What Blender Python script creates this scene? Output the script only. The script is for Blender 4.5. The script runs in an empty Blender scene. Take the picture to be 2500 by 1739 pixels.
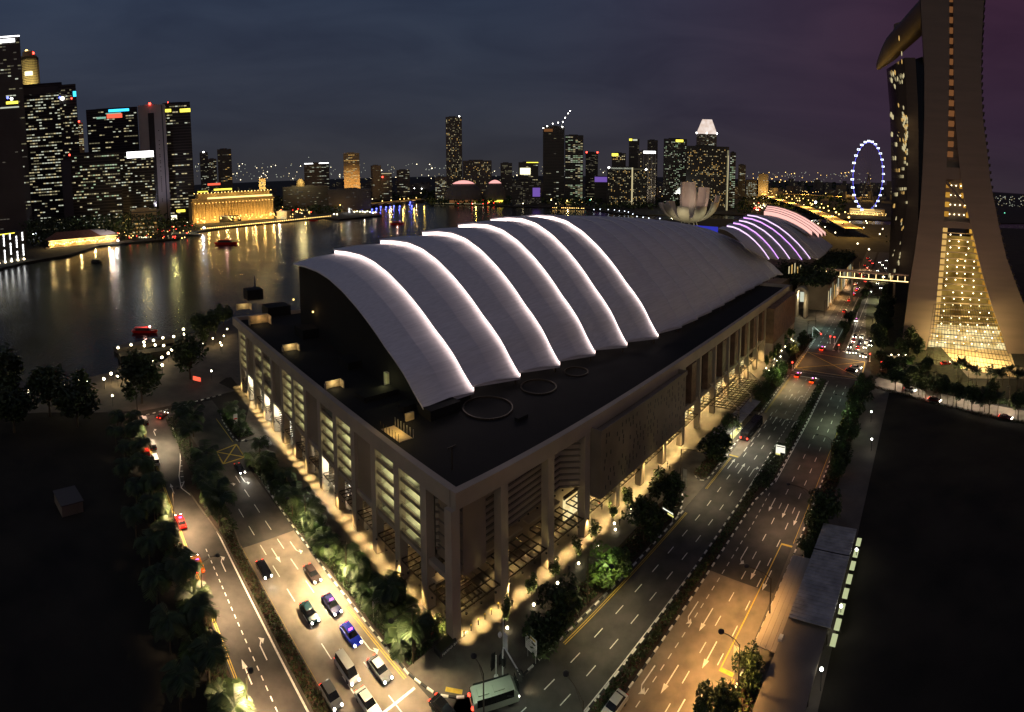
import bpy, bmesh, math, random
import numpy as np
from mathutils import Vector, Matrix
R = math.radians
rnd = random.Random(7)
SC = bpy.context.scene
COL = SC.collection

# ---------------------------------------------------------------- camera, sky, exposure
H = 75.0                                    # drone height in metres
FPX, CX, CY, PITCH = 1249.0, 1307.5, 533.0, R(4.84)   # cylindrical stitch: pixels per radian, optical centre, tilt
cam = bpy.data.cameras.new('camera')
camo = bpy.data.objects.new('camera', cam); COL.objects.link(camo); SC.camera = camo
camo.location = (0, 0, H); camo.rotation_euler = (R(90) - PITCH, 0, 0)
cam.type = 'PANO'; cam.panorama_type = 'CENTRAL_CYLINDRICAL'
cam.central_cylindrical_range_u_min = (0 - CX) / FPX
cam.central_cylindrical_range_u_max = (2500 - CX) / FPX
cam.central_cylindrical_range_v_min = -(1739 - CY) / FPX
cam.central_cylindrical_range_v_max = CY / FPX
cam.central_cylindrical_radius = 1.0
cam.clip_start = 0.5; cam.clip_end = 90000

W = bpy.data.worlds.new("World"); SC.world = W; W.use_nodes = True
nt = W.node_tree; N = nt.nodes; LK = nt.links
bg = N['Background']
tc = N.new('ShaderNodeTexCoord')
sky = N.new('ShaderNodeTexSky'); sky.sky_type = 'NISHITA'; sky.sun_disc = False
sky.sun_elevation = R(-5.0); sky.sun_rotation = R(-170); sky.air_density = 1.4; sky.dust_density = 2.0
skm = N.new('ShaderNodeMixRGB'); skm.blend_type = 'MULTIPLY'; skm.inputs[0].default_value = 1
skm.inputs[2].default_value = (0.30, 0.30, 0.30, 1); LK.new(sky.outputs[0], skm.inputs[1])
sep = N.new('ShaderNodeSeparateXYZ'); LK.new(tc.outputs['Generated'], sep.inputs[0])
def ramp(stops, src):
    r = N.new('ShaderNodeValToRGB'); e = r.color_ramp.elements
    e[0].position, e[0].color = stops[0][0], (*stops[0][1], 1)
    e[1].position, e[1].color = stops[-1][0], (*stops[-1][1], 1)
    for p, c in stops[1:-1]:
        k = e.new(p); k.color = (*c, 1)
    LK.new(src, r.inputs[0]); return r
# city glow near the horizon, blue twilight above; blue to the west, purple to the east
r_w = ramp([(0.0, (.036, .035, .040)), (.12, (.029, .033, .048)), (.35, (.026, .037, .066)), (1, (.032, .044, .078))], sep.outputs[2])
r_e = ramp([(0.0, (.034, .024, .034)), (.12, (.032, .018, .034)), (.35, (.036, .015, .032)), (1, (.032, .028, .056))], sep.outputs[2])
mr = N.new('ShaderNodeMapRange'); mr.interpolation_type = 'SMOOTHSTEP'
mr.inputs[1].default_value = -0.15; mr.inputs[2].default_value = 0.8; LK.new(sep.outputs[0], mr.inputs[0])
mx = N.new('ShaderNodeMixRGB'); LK.new(mr.outputs[0], mx.inputs[0]); LK.new(r_w.outputs[0], mx.inputs[1]); LK.new(r_e.outputs[0], mx.inputs[2])
# broken cloud deck, stretched along the horizon
mp = N.new('ShaderNodeMapping'); mp.inputs['Scale'].default_value = (1.3, 1.3, 5.5); LK.new(tc.outputs['Generated'], mp.inputs[0])
nz = N.new('ShaderNodeTexNoise'); nz.inputs['Scale'].default_value = 2.3; nz.inputs['Detail'].default_value = 6; nz.inputs['Distortion'].default_value = .6
LK.new(mp.outputs[0], nz.inputs[0])
cr = ramp([(.34, (.80, .80, .83)), (.52, (.97, .97, .97)), (.70, (1.14, 1.12, 1.08))], nz.outputs[0])
cm = N.new('ShaderNodeMixRGB'); cm.blend_type = 'MULTIPLY'; cm.inputs[0].default_value = 1
LK.new(mx.outputs[0], cm.inputs[1]); LK.new(cr.outputs[0], cm.inputs[2])
ad = N.new('ShaderNodeMixRGB'); ad.blend_type = 'ADD'; ad.inputs[0].default_value = .5
LK.new(cm.outputs[0], ad.inputs[1]); LK.new(skm.outputs[0], ad.inputs[2])
LK.new(ad.outputs[0], bg.inputs[0]); bg.inputs[1].default_value = 1.12

sl = bpy.data.lights.new('twilight', 'SUN'); sl.energy = 0.15; sl.angle = R(60); sl.color = (1, .82, .60)
so = bpy.data.objects.new('twilight', sl); COL.objects.link(so); so.rotation_euler = (R(62), 0, R(-10))

SC.view_settings.view_transform = 'Standard'; SC.view_settings.look = 'None'
SC.view_settings.gamma = 1; SC.view_settings.exposure = 0; SC.view_settings.use_curve_mapping = False
SC.render.engine = 'CYCLES'
cy = SC.cycles
cy.max_bounces = 5; cy.diffuse_bounces = 2; cy.glossy_bounces = 3; cy.transmission_bounces = 3; cy.transparent_max_bounces = 8
cy.sample_clamp_indirect = 3.0; cy.sample_clamp_direct = 0; cy.use_denoising = True; cy.caustics_reflective = False; cy.caustics_refractive = False
cy.use_light_tree = True

# ---------------------------------------------------------------- where a spot of the photograph stands in the world
def ray(px, py):
    a = (px - CX) / FPX; y = -(py - CY) / FPX
    x, f, u = math.sin(a), math.cos(a), y
    return Vector((x, f * math.cos(PITCH) + u * math.sin(PITCH), -f * math.sin(PITCH) + u * math.cos(PITCH)))
def G(px, py, z=0.0):
    d = ray(px, py); t = (z - H) / d.z
    return Vector((d.x * t, d.y * t, z))
def at_dist(px, py, dist):
    d = ray(px, py); h = math.hypot(d.x, d.y)
    return Vector((d.x / h * dist, d.y / h * dist, H + d.z / h * dist))
def on_plane(px, py, Q, n):
    d = ray(px, py); c = Vector((0, 0, H)); t = (Q - c).dot(n) / d.dot(n)
    return c + d * t
def crop(x0, y0, s):
    return lambda *pts: [(x0 + x / s, y0 + y / s) for x, y in pts]
def az(a):
    return Vector((math.sin(R(a)), math.cos(R(a)), 0))
uB, nB = az(46), az(136)
uS, nS = az(-53.5), az(36.5)
BEND = ([0, 100, 150, 183, 217, 260, 307, 358, 450, 600], [0, 0, -1.5, -3, -4.4, -7, -10.2, -13.6, -21, -36])
def Bw(u, v, z=0.0):                                  # along / across the avenue on the right
    return uB * u + nB * (v + float(np.interp(u, *BEND))) + Vector((0, 0, z))
def Sw(u, w, z=0.0):                                  # along / across the avenue on the left
    return uS * u + nS * w + Vector((0, 0, z))
eR, eL = az(43.6), az(-50.0)
P0 = Vector((-12.6, 75.5, 0))
nR, nL = az(133.6), az(-140.0)                        # outward normals of the two near facades
def EP(r, l, z=0.0):
    return P0 + eR * r + eL * l + Vector((0, 0, z))
UP = Vector((0, 0, 1))

# ---------------------------------------------------------------- materials
MATS = {}
def newmat(name):
    m = bpy.data.materials.new(name); m.use_nodes = True; m.node_tree.nodes.clear()
    MATS[name] = m; return m, m.node_tree.nodes, m.node_tree.links
def mat(name, col, rough=.7, metal=0., var=.25, scale=.6, bump=0., spec=.5, detail=5, stretch=None, var2=None):
    m, n, l = newmat(name)
    o = n.new('ShaderNodeOutputMaterial'); b = n.new('ShaderNodeBsdfPrincipled'); l.new(b.outputs[0], o.inputs[0])
    b.inputs['Roughness'].default_value = rough; b.inputs['Metallic'].default_value = metal
    b.inputs['Specular IOR Level'].default_value = spec
    t = n.new('ShaderNodeTexCoord'); src = t.outputs['Object']
    if stretch:
        mpn = n.new('ShaderNodeMapping'); mpn.inputs['Scale'].default_value = stretch; l.new(src, mpn.inputs[0]); src = mpn.outputs[0]
    z = n.new('ShaderNodeTexNoise'); z.inputs['Scale'].default_value = scale; z.inputs['Detail'].default_value = detail; l.new(src, z.inputs[0])
    r = n.new('ShaderNodeValToRGB'); e = r.color_ramp.elements
    lo = tuple(c * (1 - var) for c in col); hi = var2 or tuple(min(1, c * (1 + var)) for c in col)
    e[0].position, e[0].color, e[1].position, e[1].color = .32, (*lo, 1), .68, (*hi, 1)
    l.new(z.outputs[0], r.inputs[0]); l.new(r.outputs[0], b.inputs['Base Color'])
    if bump:
        bp = n.new('ShaderNodeBump'); bp.inputs['Strength'].default_value = bump; bp.inputs['Distance'].default_value = .05
        z2 = n.new('ShaderNodeTexNoise'); z2.inputs['Scale'].default_value = scale * 8; l.new(src, z2.inputs[0])
        l.new(z2.outputs[0], bp.inputs['Height']); l.new(bp.outputs[0], b.inputs['Normal'])
    return m
def emit(name, col, s, sample=False, base=None):
    m, n, l = newmat(name)
    o = n.new('ShaderNodeOutputMaterial'); e = n.new('ShaderNodeEmission')
    e.inputs[0].default_value = (*col, 1); e.inputs[1].default_value = s; l.new(e.outputs[0], o.inputs[0])
    m.cycles.emission_sampling = 'AUTO' if sample else 'NONE'
    return m
def emit_var(name, c1, c2, s, scale=.3, sample=False):     # uneven glow: lit interiors seen through glass, painted light on the bridge parapet
    m, n, l = newmat(name)
    o = n.new('ShaderNodeOutputMaterial'); e = n.new('ShaderNodeEmission'); t = n.new('ShaderNodeTexCoord')
    z = n.new('ShaderNodeTexNoise'); z.inputs['Scale'].default_value = scale; z.inputs['Detail'].default_value = 4; l.new(t.outputs['Object'], z.inputs[0])
    r = n.new('ShaderNodeValToRGB'); k = r.color_ramp.elements
    k[0].position, k[0].color, k[1].position, k[1].color = .35, (*c1, 1), .65, (*c2, 1)
    l.new(z.outputs[0], r.inputs[0]); l.new(r.outputs[0], e.inputs[0]); e.inputs[1].default_value = s; l.new(e.outputs[0], o.inputs[0])
    m.cycles.emission_sampling = 'AUTO' if sample else 'NONE'
    return m

mat('asphalt', (.058, .053, .046), .75, var=.36, scale=.28, bump=.3, detail=9)
mat('concrete_road', (.20, .165, .125), .8, var=.3, scale=.3, bump=.2, detail=9)
mat('paving', (.115, .10, .08), .75, var=.3, scale=.35, bump=.2)
mat('promenade', (.11, .095, .08), .8, var=.25, scale=.2)
mat('soil', (.035, .024, .016), .95, var=.4, scale=.3)
mat('field', (.017, .014, .009), .95, var=.65, scale=.09, detail=9, bump=.4)
mat('verge', (.03, .032, .012), .95, var=.5, scale=.5)
mat('white_paint', (.75, .73, .68), .6, var=.15, scale=2)
mat('yellow_paint', (.60, .42, .05), .6, var=.15, scale=2)
mat('kerb_black', (.025, .025, .025), .7)
mat('kerb_white', (.72, .70, .64), .7, var=.12, scale=2)
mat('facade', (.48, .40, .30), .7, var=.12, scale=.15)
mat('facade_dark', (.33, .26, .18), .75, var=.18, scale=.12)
mat('panel_dark', (.22, .18, .135), .6, var=.2, scale=.15)
mat('bronze_mesh', (.20, .12, .075), .55, var=.3, scale=.5)
mat('roof_metal', (.78, .76, .80), .55, .0, var=.09, scale=.12, stretch=(1, 1, 6))
mat('hull', (.11, .06, .06), .6, var=.1, scale=.05)
# streaks of dirt and panel joints along the shells, square to the arcs
rm = MATS['roof_metal'].node_tree; rz_n = [q for q in rm.nodes if q.type == 'TEX_NOISE'][0]; mp1 = [q for q in rm.nodes if q.type == 'MAPPING'][0]
mp1.inputs['Scale'].default_value = (1, 1, 1); mp1.inputs['Rotation'].default_value = (0, 0, R(-46.4)); mp2 = rm.nodes.new('ShaderNodeMapping'); mp2.inputs['Scale'].default_value = (.10, 2.2, 2.2)
rm.links.new(mp1.outputs[0], mp2.inputs[0]); rm.links.new(mp2.outputs[0], rz_n.inputs[0]); rz_n.inputs['Scale'].default_value = 1.0
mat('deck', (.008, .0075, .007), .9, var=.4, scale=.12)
mat('steel_dark', (.06, .045, .03), .5, .3)
mat('steel_pale', (.45, .44, .42), .5, .2)
mat('white_metal', (.8, .8, .78), .5)
mat('black_metal', (.015, .015, .016), .5)
mat('interior', (.62, .60, .44), .8, var=.12, scale=.4)
mat('interior_warm', (.65, .5, .3), .8)
mat('tower_wall', (.24, .17, .13), .65, var=.08, scale=.05, stretch=(1, 1, 8))
mat('glass_dark', (.012, .012, .014), .12, 0, spec=.5, var=.3, scale=.05)
mat('office_dark', (.020, .019, .020), .45, var=.3, scale=.03)
mat('office_grey', (.10, .09, .085), .7, var=.15, scale=.03)
mat('office_pale', (.40, .38, .40), .7, var=.1, scale=.03)
mat('office_blue', (.05, .05, .075), .6, var=.15)
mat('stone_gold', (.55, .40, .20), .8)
mat('tile_red', (.16, .07, .045), .8, var=.3, scale=.4)
mat('leaf_dark', (.022, .038, .010), .6, var=.5, scale=.9)
mat('leaf', (.040, .070, .016), .6, var=.5, scale=.9)
mat('leaf_bright', (.075, .125, .020), .6, var=.5, scale=.9)
mat('leaf_red', (.06, .028, .014), .7, var=.5, scale=.9)
mat('bark', (.10, .075, .05), .9, var=.3, scale=2)
mat('rubber', (.01, .01, .01), .8)
mat('car_glass', (.01, .011, .013), .08)
mat('skin', (.35, .22, .15), .6); mat('cloth_dark', (.03, .03, .04), .8); mat('cloth_pale', (.45, .43, .4), .8); mat('cloth_red', (.4, .05, .04), .8)
mat('petal', (.62, .55, .47), .5, var=.06, scale=.1)
mat('orange_net', (.8, .16, .03), .7)
for nm, c in dict(paint_black=(.012, .012, .014), paint_brown=(.05, .035, .03), paint_teal=(.01, .035, .045), paint_navy=(.008, .010, .06),
                  paint_blue=(.01, .025, .42), paint_silver=(.55, .56, .52), paint_white=(.75, .75, .72), paint_red=(.5, .015, .01),
                  paint_orange=(.75, .22, .01), paint_yellow=(.8, .48, .02), paint_maroon=(.10, .012, .012), paint_grey=(.16, .16, .16), paint_ghost=(.40, .45, .36)).items():
    mat(nm, c, .25, .1, var=.04, scale=.5, spec=.6)
# water: dark, slow ripples that smear the lights into vertical streaks
m, n, l = newmat('water')
o = n.new('ShaderNodeOutputMaterial'); b = n.new('ShaderNodeBsdfPrincipled'); l.new(b.outputs[0], o.inputs[0])
b.inputs['Base Color'].default_value = (.004, .005, .008, 1); b.inputs['Roughness'].default_value = .20; b.inputs['IOR'].default_value = 1.33
t = n.new('ShaderNodeTexCoord')
w1 = n.new('ShaderNodeTexNoise'); w1.inputs['Scale'].default_value = .55; w1.inputs['Detail'].default_value = 5; l.new(t.outputs['Object'], w1.inputs[0])
w2 = n.new('ShaderNodeTexNoise'); w2.inputs['Scale'].default_value = .035; w2.inputs['Detail'].default_value = 3; l.new(t.outputs['Object'], w2.inputs[0])
mm = n.new('ShaderNodeMath'); mm.operation = 'MULTIPLY'; l.new(w1.outputs[0], mm.inputs[0]); l.new(w2.outputs[0], mm.inputs[1])
bp = n.new('ShaderNodeBump'); bp.inputs['Strength'].default_value = .5; bp.inputs['Distance'].default_value = .55
l.new(mm.outputs[0], bp.inputs['Height']); l.new(bp.outputs[0], b.inputs['Normal'])

emit('led_pink', (1.0, .78, .72), 4.2, True)
emit('rib_glow', (.8, .62, .66), .10)  # faint glow painted on roof ribs that carry no lit strip
emit('led_violet', (.72, .34, 1.0), 2.0, True); emit('led_lilac', (.90, .62, 1.0), 1.8, True); emit('led_rose', (1, .45, .42), 1.2)
emit('led_coral', (1, .52, .45), 1.25)
emit('led_blue', (.12, .12, 1), 2.2); emit('led_blue_dim', (.05, .06, .7), .6)
emit('win_white', (.95, 1.0, .78), .62); emit('win_warm', (1, .84, .46), .62); emit('win_dim', (.8, .72, .42), .22)
emit('win_amber', (1, .60, .18), .70); emit('win_faint', (.7, .62, .5), .09); emit('win_green', (.75, 1, .62), .5); emit('win_copper', (1, .40, .14), .17)
emit('sign_white', (1, 1, 1), 4); emit('sign_yellow', (1, .85, .08), 2.2); emit('sign_cyan', (.05, .6, 1), 2.2); emit('sign_red', (1, .12, .06), 1.4); emit('sign_blue', (.15, .1, 1), 1.6)
emit('sign_teal', (.4, .8, .6), .6); emit('sign_violet', (.42, .22, 1), .4)
emit('bulb_warm', (1, .86, .55), 14, True); emit('bulb_white', (1, .98, .9), 14, True); emit('bulb_small', (1, .82, .5), 7); emit('bulb_amber', (1, .62, .18), 5)
emit('bulb_red', (1, .05, .03), 9); emit('bulb_cold', (.80, .88, 1), 4); emit('bulb_blue', (.12, .15, 1), 5); emit('bulb_green', (.2, 1, .6), 4)
emit('head_light', (1, .96, .82), 16); emit('tail_light', (1, .04, .02), 7); emit('taxi_sign', (1, .15, .9), 3)
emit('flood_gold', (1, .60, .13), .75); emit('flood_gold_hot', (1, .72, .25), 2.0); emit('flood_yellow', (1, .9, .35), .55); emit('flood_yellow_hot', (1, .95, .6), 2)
emit('tube_light', (1, .96, .58), 30, True); emit('strip_gold', (1, .72, .3), 3)
emit_var('lobby_glow', (.55, .34, .08), (1, .85, .45), 1.15, .25, True)
emit_var('atrium_glow', (.16, .085, .015), (.62, .38, .08), .55, .16)
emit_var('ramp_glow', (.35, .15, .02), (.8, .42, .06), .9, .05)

# ---------------------------------------------------------------- mesh helpers
class MB:
    def __init__(s): s.v = []; s.f = []; s.m = []
    def poly(s, pts, m=0):
        i = len(s.v); s.v += [tuple(p) for p in pts]; s.f.append(tuple(range(i, i + len(pts)))); s.m.append(m)
    def obox(s, o, a, b, c, m=0):                      # box from corner o and three edge vectors
        o, a, b, c = Vector(o), Vector(a), Vector(b), Vector(c)
        if a.cross(b).dot(c) < 0: a, b = b, a
        i = len(s.v)
        s.v += [tuple(p) for p in (o, o + a, o + a + b, o + b, o + c, o + a + c, o + a + b + c, o + b + c)]
        for q in ((3, 2, 1, 0), (4, 5, 6, 7), (0, 1, 5, 4), (1, 2, 6, 5), (2, 3, 7, 6), (3, 0, 4, 7)):
            s.f.append(tuple(i + k for k in q)); s.m.append(m)
    def box(s, c, d, m=0, rz=0.0):                     # centre, size, turn about z
        a = Vector((math.cos(rz), math.sin(rz), 0)) * d[0]; b = Vector((-math.sin(rz), math.cos(rz), 0)) * d[1]; k = Vector((0, 0, d[2]))
        s.obox(Vector(c) - (a + b + k) / 2, a, b, k, m)
    def prism(s, poly, z0, z1, m=0, top=None):
        poly = [Vector((p[0], p[1], 0)) for p in poly]
        area = sum(poly[i - 1].x * p.y - p.x * poly[i - 1].y for i, p in enumerate(poly))
        if area < 0: poly = poly[::-1]
        n = len(poly); i = len(s.v)
        s.v += [(p.x, p.y, z0) for p in poly] + [(p.x, p.y, z1) for p in poly]
        s.f.append(tuple(i + n + k for k in range(n))); s.m.append(m if top is None else top)
        s.f.append(tuple(i + n - 1 - k for k in range(n))); s.m.append(m)
        for k in range(n):
            k2 = (k + 1) % n; s.f.append((i + k, i + k2, i + n + k2, i + n + k)); s.m.append(m)
    def tube(s, pts, r, n=6, m=0, cap=True):
        pts = [Vector(p) for p in pts]; rr = r if isinstance(r, (list, tuple)) else [r] * len(pts); i0 = len(s.v)
        for k, p in enumerate(pts):
            d = (pts[min(k + 1, len(pts) - 1)] - pts[max(k - 1, 0)]).normalized()
            a = d.cross(UP if abs(d.z) < .95 else Vector((1, 0, 0))).normalized(); b = d.cross(a)
            for j in range(n):
                t = 2 * math.pi * j / n; s.v.append(tuple(p + (a * math.cos(t) + b * math.sin(t)) * rr[k]))
        for k in range(len(pts) - 1):
            for j in range(n):
                j2 = (j + 1) % n; s.f.append((i0 + k * n + j, i0 + k * n + j2, i0 + (k + 1) * n + j2, i0 + (k + 1) * n + j)); s.m.append(m)
        if cap:
            s.f.append(tuple(i0 + j for j in range(n))[::-1]); s.m.append(m)
            s.f.append(tuple(i0 + (len(pts) - 1) * n + j for j in range(n))); s.m.append(m)
    def lathe(s, prof, n=10, m=0, c=(0, 0, 0)):
        i0 = len(s.v)
        for r, z in prof:
            for j in range(n):
                t = 2 * math.pi * j / n; s.v.append((c[0] + r * math.cos(t), c[1] + r * math.sin(t), c[2] + z))
        for k in range(len(prof) - 1):
            for j in range(n):
                j2 = (j + 1) % n; s.f.append((i0 + k * n + j, i0 + k * n + j2, i0 + (k + 1) * n + j2, i0 + (k + 1) * n + j)); s.m.append(m)
        s.f.append(tuple(i0 + j for j in range(n))[::-1]); s.m.append(m)
        s.f.append(tuple(i0 + (len(prof) - 1) * n + j for j in range(n))); s.m.append(m)
    def ball(s, c, r, m=0, n=8, k=5, sz=1.0):
        s.lathe([(max(.001, r * math.sin(math.pi * i / k)), -r * sz * math.cos(math.pi * i / k)) for i in range(k + 1)], n, m, c)
    def grid(s, rows, m=0):                            # rows of points -> sheet
        i0 = len(s.v); w = len(rows[0])
        for r in rows: s.v += [tuple(p) for p in r]
        for a in range(len(rows) - 1):
            for b in range(w - 1):
                s.f.append((i0 + a * w + b, i0 + a * w + b + 1, i0 + (a + 1) * w + b + 1, i0 + (a + 1) * w + b)); s.m.append(m)
    def mesh(s, name, mats, smooth=False):
        me = bpy.data.meshes.new(name); me.from_pydata(s.v, [], s.f)
        for k in (mats if isinstance(mats, (list, tuple)) else [mats]): me.materials.append(MATS[k])
        if len(s.m): me.polygons.foreach_set('material_index', s.m)
        if smooth: me.polygons.foreach_set('use_smooth', [True] * len(s.f))
        me.update(); return me
    def build(s, name, mats, parent=None, loc=None, smooth=False, kind=None, rz=0.0):
        o = bpy.data.objects.new(name, s.mesh(name, mats, smooth)); COL.objects.link(o)
        if parent: o.parent = parent
        if loc is not None: o.location = loc
        if rz: o.rotation_euler = (0, 0, rz)
        if kind: o['kind'] = kind
        return o
def tag(o, label, cat, group=None):
    o['label'] = label; o['category'] = cat
    if group: o['group'] = group
    return o
def thing(name, label, cat, loc=(0, 0, 0), rz=0.0, group=None):
    o = bpy.data.objects.new(name, None); COL.objects.link(o); o.location = loc; o.rotation_euler = (0, 0, rz); o.empty_display_size = .5
    return tag(o, label, cat, group)
def struct(name, mb, mats, z=0, smooth=False):
    return mb.build(name, mats, None, (0, 0, z), smooth, 'structure')
def put(me, name, parent=None, loc=None, rz=0.0):      # another object on shared mesh data
    o = bpy.data.objects.new(name, me); COL.objects.link(o)
    if parent: o.parent = parent
    if loc is not None: o.location = loc
    if rz: o.rotation_euler = (0, 0, rz)
    return o
def dup(root, loc, rz=0.0, label=None, group=None, sc=1.0, cat=None):
    r = root.copy(); COL.objects.link(r); r.location = loc; r.rotation_euler = (0, 0, rz); r.scale = (sc, sc, sc)
    if label: r['label'] = label
    if group: r['group'] = group
    if cat: r['category'] = cat
    for ch in list(root.children):
        c = ch.copy(); COL.objects.link(c); c.parent = r
        for g in list(ch.children):
            d = g.copy(); COL.objects.link(d); d.parent = c
    return r
def light(kind, loc, power, col, parent=None, size=.15, cone=None, blend=.6, aim=None):
    d = bpy.data.lights.new('lamp_light', kind); d.energy = power; d.color = col; d.shadow_soft_size = size
    o = bpy.data.objects.new('lamp_light', d); COL.objects.link(o); o.location = loc
    if kind == 'SPOT': d.spot_size = R(cone or 120); d.spot_blend = blend
    if aim is not None: o.rotation_euler = (Vector(aim) - Vector(loc)).to_track_quat('-Z', 'Y').to_euler()
    if parent: o.parent = parent
    return o
def ordinal(k):
    return ['first', 'second', 'third', 'fourth', 'fifth', 'sixth', 'seventh', 'eighth', 'ninth', 'tenth', 'eleventh', 'twelfth', 'thirteenth', 'fourteenth',
            'fifteenth', 'sixteenth', 'seventeenth', 'eighteenth', 'nineteenth', 'twentieth', 'twenty-first', 'twenty-second', 'twenty-third', 'twenty-fourth',
            'twenty-fifth', 'twenty-sixth', 'twenty-seventh', 'twenty-eighth', 'twenty-ninth', 'thirtieth'][k] if k < 30 else '%dth' % (k + 1)
WARM, SODIUM, TAN, GREENISH, COOL = (1, .68, .27), (1, .55, .18), (1, .68, .38), (.80, 1, .62), (.9, .97, 1)
# ================================================================ ground, water, roads
def V2(*pts): return [Vector((x, y, 0)) for x, y in pts]
mb = MB(); mb.poly([(-60000, -30000, 0), (60000, -30000, 0), (60000, 60000, 0), (-60000, 60000, 0)]); struct('water', mb, 'water', -2.2)
NEAR_SHORE = V2((-420, -60), (-230, 62), (-181, 99), (-161, 115), (-153, 143), (-146, 158), (-150, 170), (-161, 191), (-157, 210), (-158, 227))
mb = MB(); mb.prism(NEAR_SHORE + [EP(110, 196), EP(250, 170), EP(330, 150)] + V2((110, 520), (170, 700), (185, 800), (230, 870), (330, 880), (480, 800), (900, 620), (2400, 380), (2400, -400), (-420, -400)), -4, 0)
struct('ground', mb, 'field')
FAR_SHORE = V2((-900, 60), (-465, 263), (-481, 305), (-485, 368), (-520, 448), (-502, 500), (-468, 549), (-501, 638), (-479, 750), (-437, 824), (-395, 900), (-350, 868), (-317, 933), (-300, 965),
               (-420, 1100), (-517, 1244), (-470, 1640), (-377, 1634), (-285, 1402), (-139, 1312), (-46, 1207), (41, 1192), (110, 1163), (158, 1012), (215, 960), (330, 1010), (560, 900), (900, 760), (2600, 560))
mb = MB(); mb.prism(FAR_SHORE + V2((9000, 1200), (30000, 9000), (30000, 40000), (-30000, 40000), (-30000, 60)), -4, -.2); struct('far_shore', mb, 'field')

mb = MB()                                                # promenade along the water
mb.prism([p + Vector((2, -3, 0)) * 0 for p in NEAR_SHORE[1:]] + [EP(110, 196), EP(110, 128), EP(-2, 128), EP(-6, 124), Sw(170, 58), Sw(166, 24), Sw(172, -10), Sw(172, -60)], 0, .06)
struct('promenade', mb, 'promenade')
# paving around the hall, up to both kerbs
us = [50, 62, 75, 90, 105, 122, 150, 183, 217, 260, 307, 358, 420]
corner = V2((-15.9, 67.6), (-14.6, 66.8), (-13.6, 66.6), (-11.2, 66.7), (-8.7, 67.3), (-6.2, 68.1), (-4.5, 69.0), (-3.4, 69.7), (-2.2, 70.4), (-.7, 71.5))
kerbB = [Bw(u, -52.3 if not 123 < u < 149 else -52.9) for u in us]
kerbS = [Sw(132, 45.4), Sw(124, 45.2), Sw(110, 44.6), Sw(98.5, 44.2), Sw(86, 44.0), Sw(77, 43.9), Sw(70, 43.9), Sw(63, 43.9), Sw(59, 43.9)]
mb = MB(); mb.prism(kerbS + corner + kerbB + [EP(400, 30), EP(120, 135), EP(0, 130), Sw(160, 60)], 0, .13); struct('pavement', mb, 'paving')

def strip(mb, f, us, v0, v1, z, m=0):
    for a, b in zip(us[:-1], us[1:]):
        mb.poly([f(a, v0, z), f(a, v1, z), f(b, v1, z), f(b, v0, z)][::-1], m)
def seg(a, b, n): return [a + (b - a) * i / n for i in range(n + 1)]
mb = MB(); strip(mb, Bw, seg(184, 560, 22), -52.6, -26, .03); strip(mb, Bw, seg(122, 184, 4), -52.4, -26.8, .03); strip(mb, Bw, seg(-150, 122, 8), -52.3, -26, .03); struct('avenue', mb, 'asphalt')
mb = MB(); strip(mb, Sw, seg(-60, 162, 8), 21, 44.2, .02); strip(mb, Sw, [124, 134, 150, 166], 44.2, 48, .02); struct('side_street', mb, 'asphalt')
mb = MB(); mb.prism([Sw(66, 44), Sw(50, 52), Bw(30, -52), Bw(60, -52), Bw(30, -26), Bw(-60, -26), Sw(-20, 21), Sw(50, 21)], 0, .01); struct('junction', mb, 'asphalt')
mb = MB(); strip(mb, Sw, [40, 60, 80, 94.7], 31.9, 44.0, .034); strip(mb, Bw, [20, 50, 70, 83.5], -39.3, -26.1, .042); strip(mb, Bw, seg(149, 185, 4), -52.2, -39.5, .042); strip(mb, Bw, [122.2, 149], -52.8, -49.4, .042)
struct('concrete_carriageway', mb, 'concrete_road')
mb = MB(); strip(mb, Bw, seg(187, 212, 3), -55, -25, .046); struct('crossing_surface', mb, 'asphalt')
# cross street past the hotel tower
xd, xn = Vector((.355, -.935, 0)), Vector((.935, .355, 0))
def Xw(s, t, z=0.0): return Vector((119, 142, 0)) + xd * s + xn * t + Vector((0, 0, z))
mb = MB(); mb.prism([Xw(-6, 0), Xw(140, 0), Xw(140, 7.5), Xw(-6, 7.5)], 0, .035); struct('cross_street', mb, 'concrete_road')
mb = MB(); mb.prism(V2((135, 133), (142, 127), (153, 129), (172, 112), (182, 118), (162, 153), (150, 152), (144, 147)), 0, .06); struct('forecourt', mb, 'concrete_road')
mb = MB(); mb.prism([Bw(180, -25.5), Bw(180, -12), Xw(-2, -1.5), Xw(140, -1.5), Xw(140, -.3), Xw(-8, -.3)], 0, .12); mb.prism([Bw(60, -25.9), Bw(184, -25.9), Bw(184, -13.5), Bw(60, -13.5)], 0, .1, 0); struct('footpath', mb, 'promenade')
mb = MB(); mb.prism([Xw(-10, 7.8), Xw(20, 7.8), Xw(30, 20), Bw(300, -8), Bw(420, -10), Bw(420, -37), Bw(300, -34), Bw(260, -31), Bw(213, -24.6)], 0, .11)
struct('hotel_verge', mb, 'verge')
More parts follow.
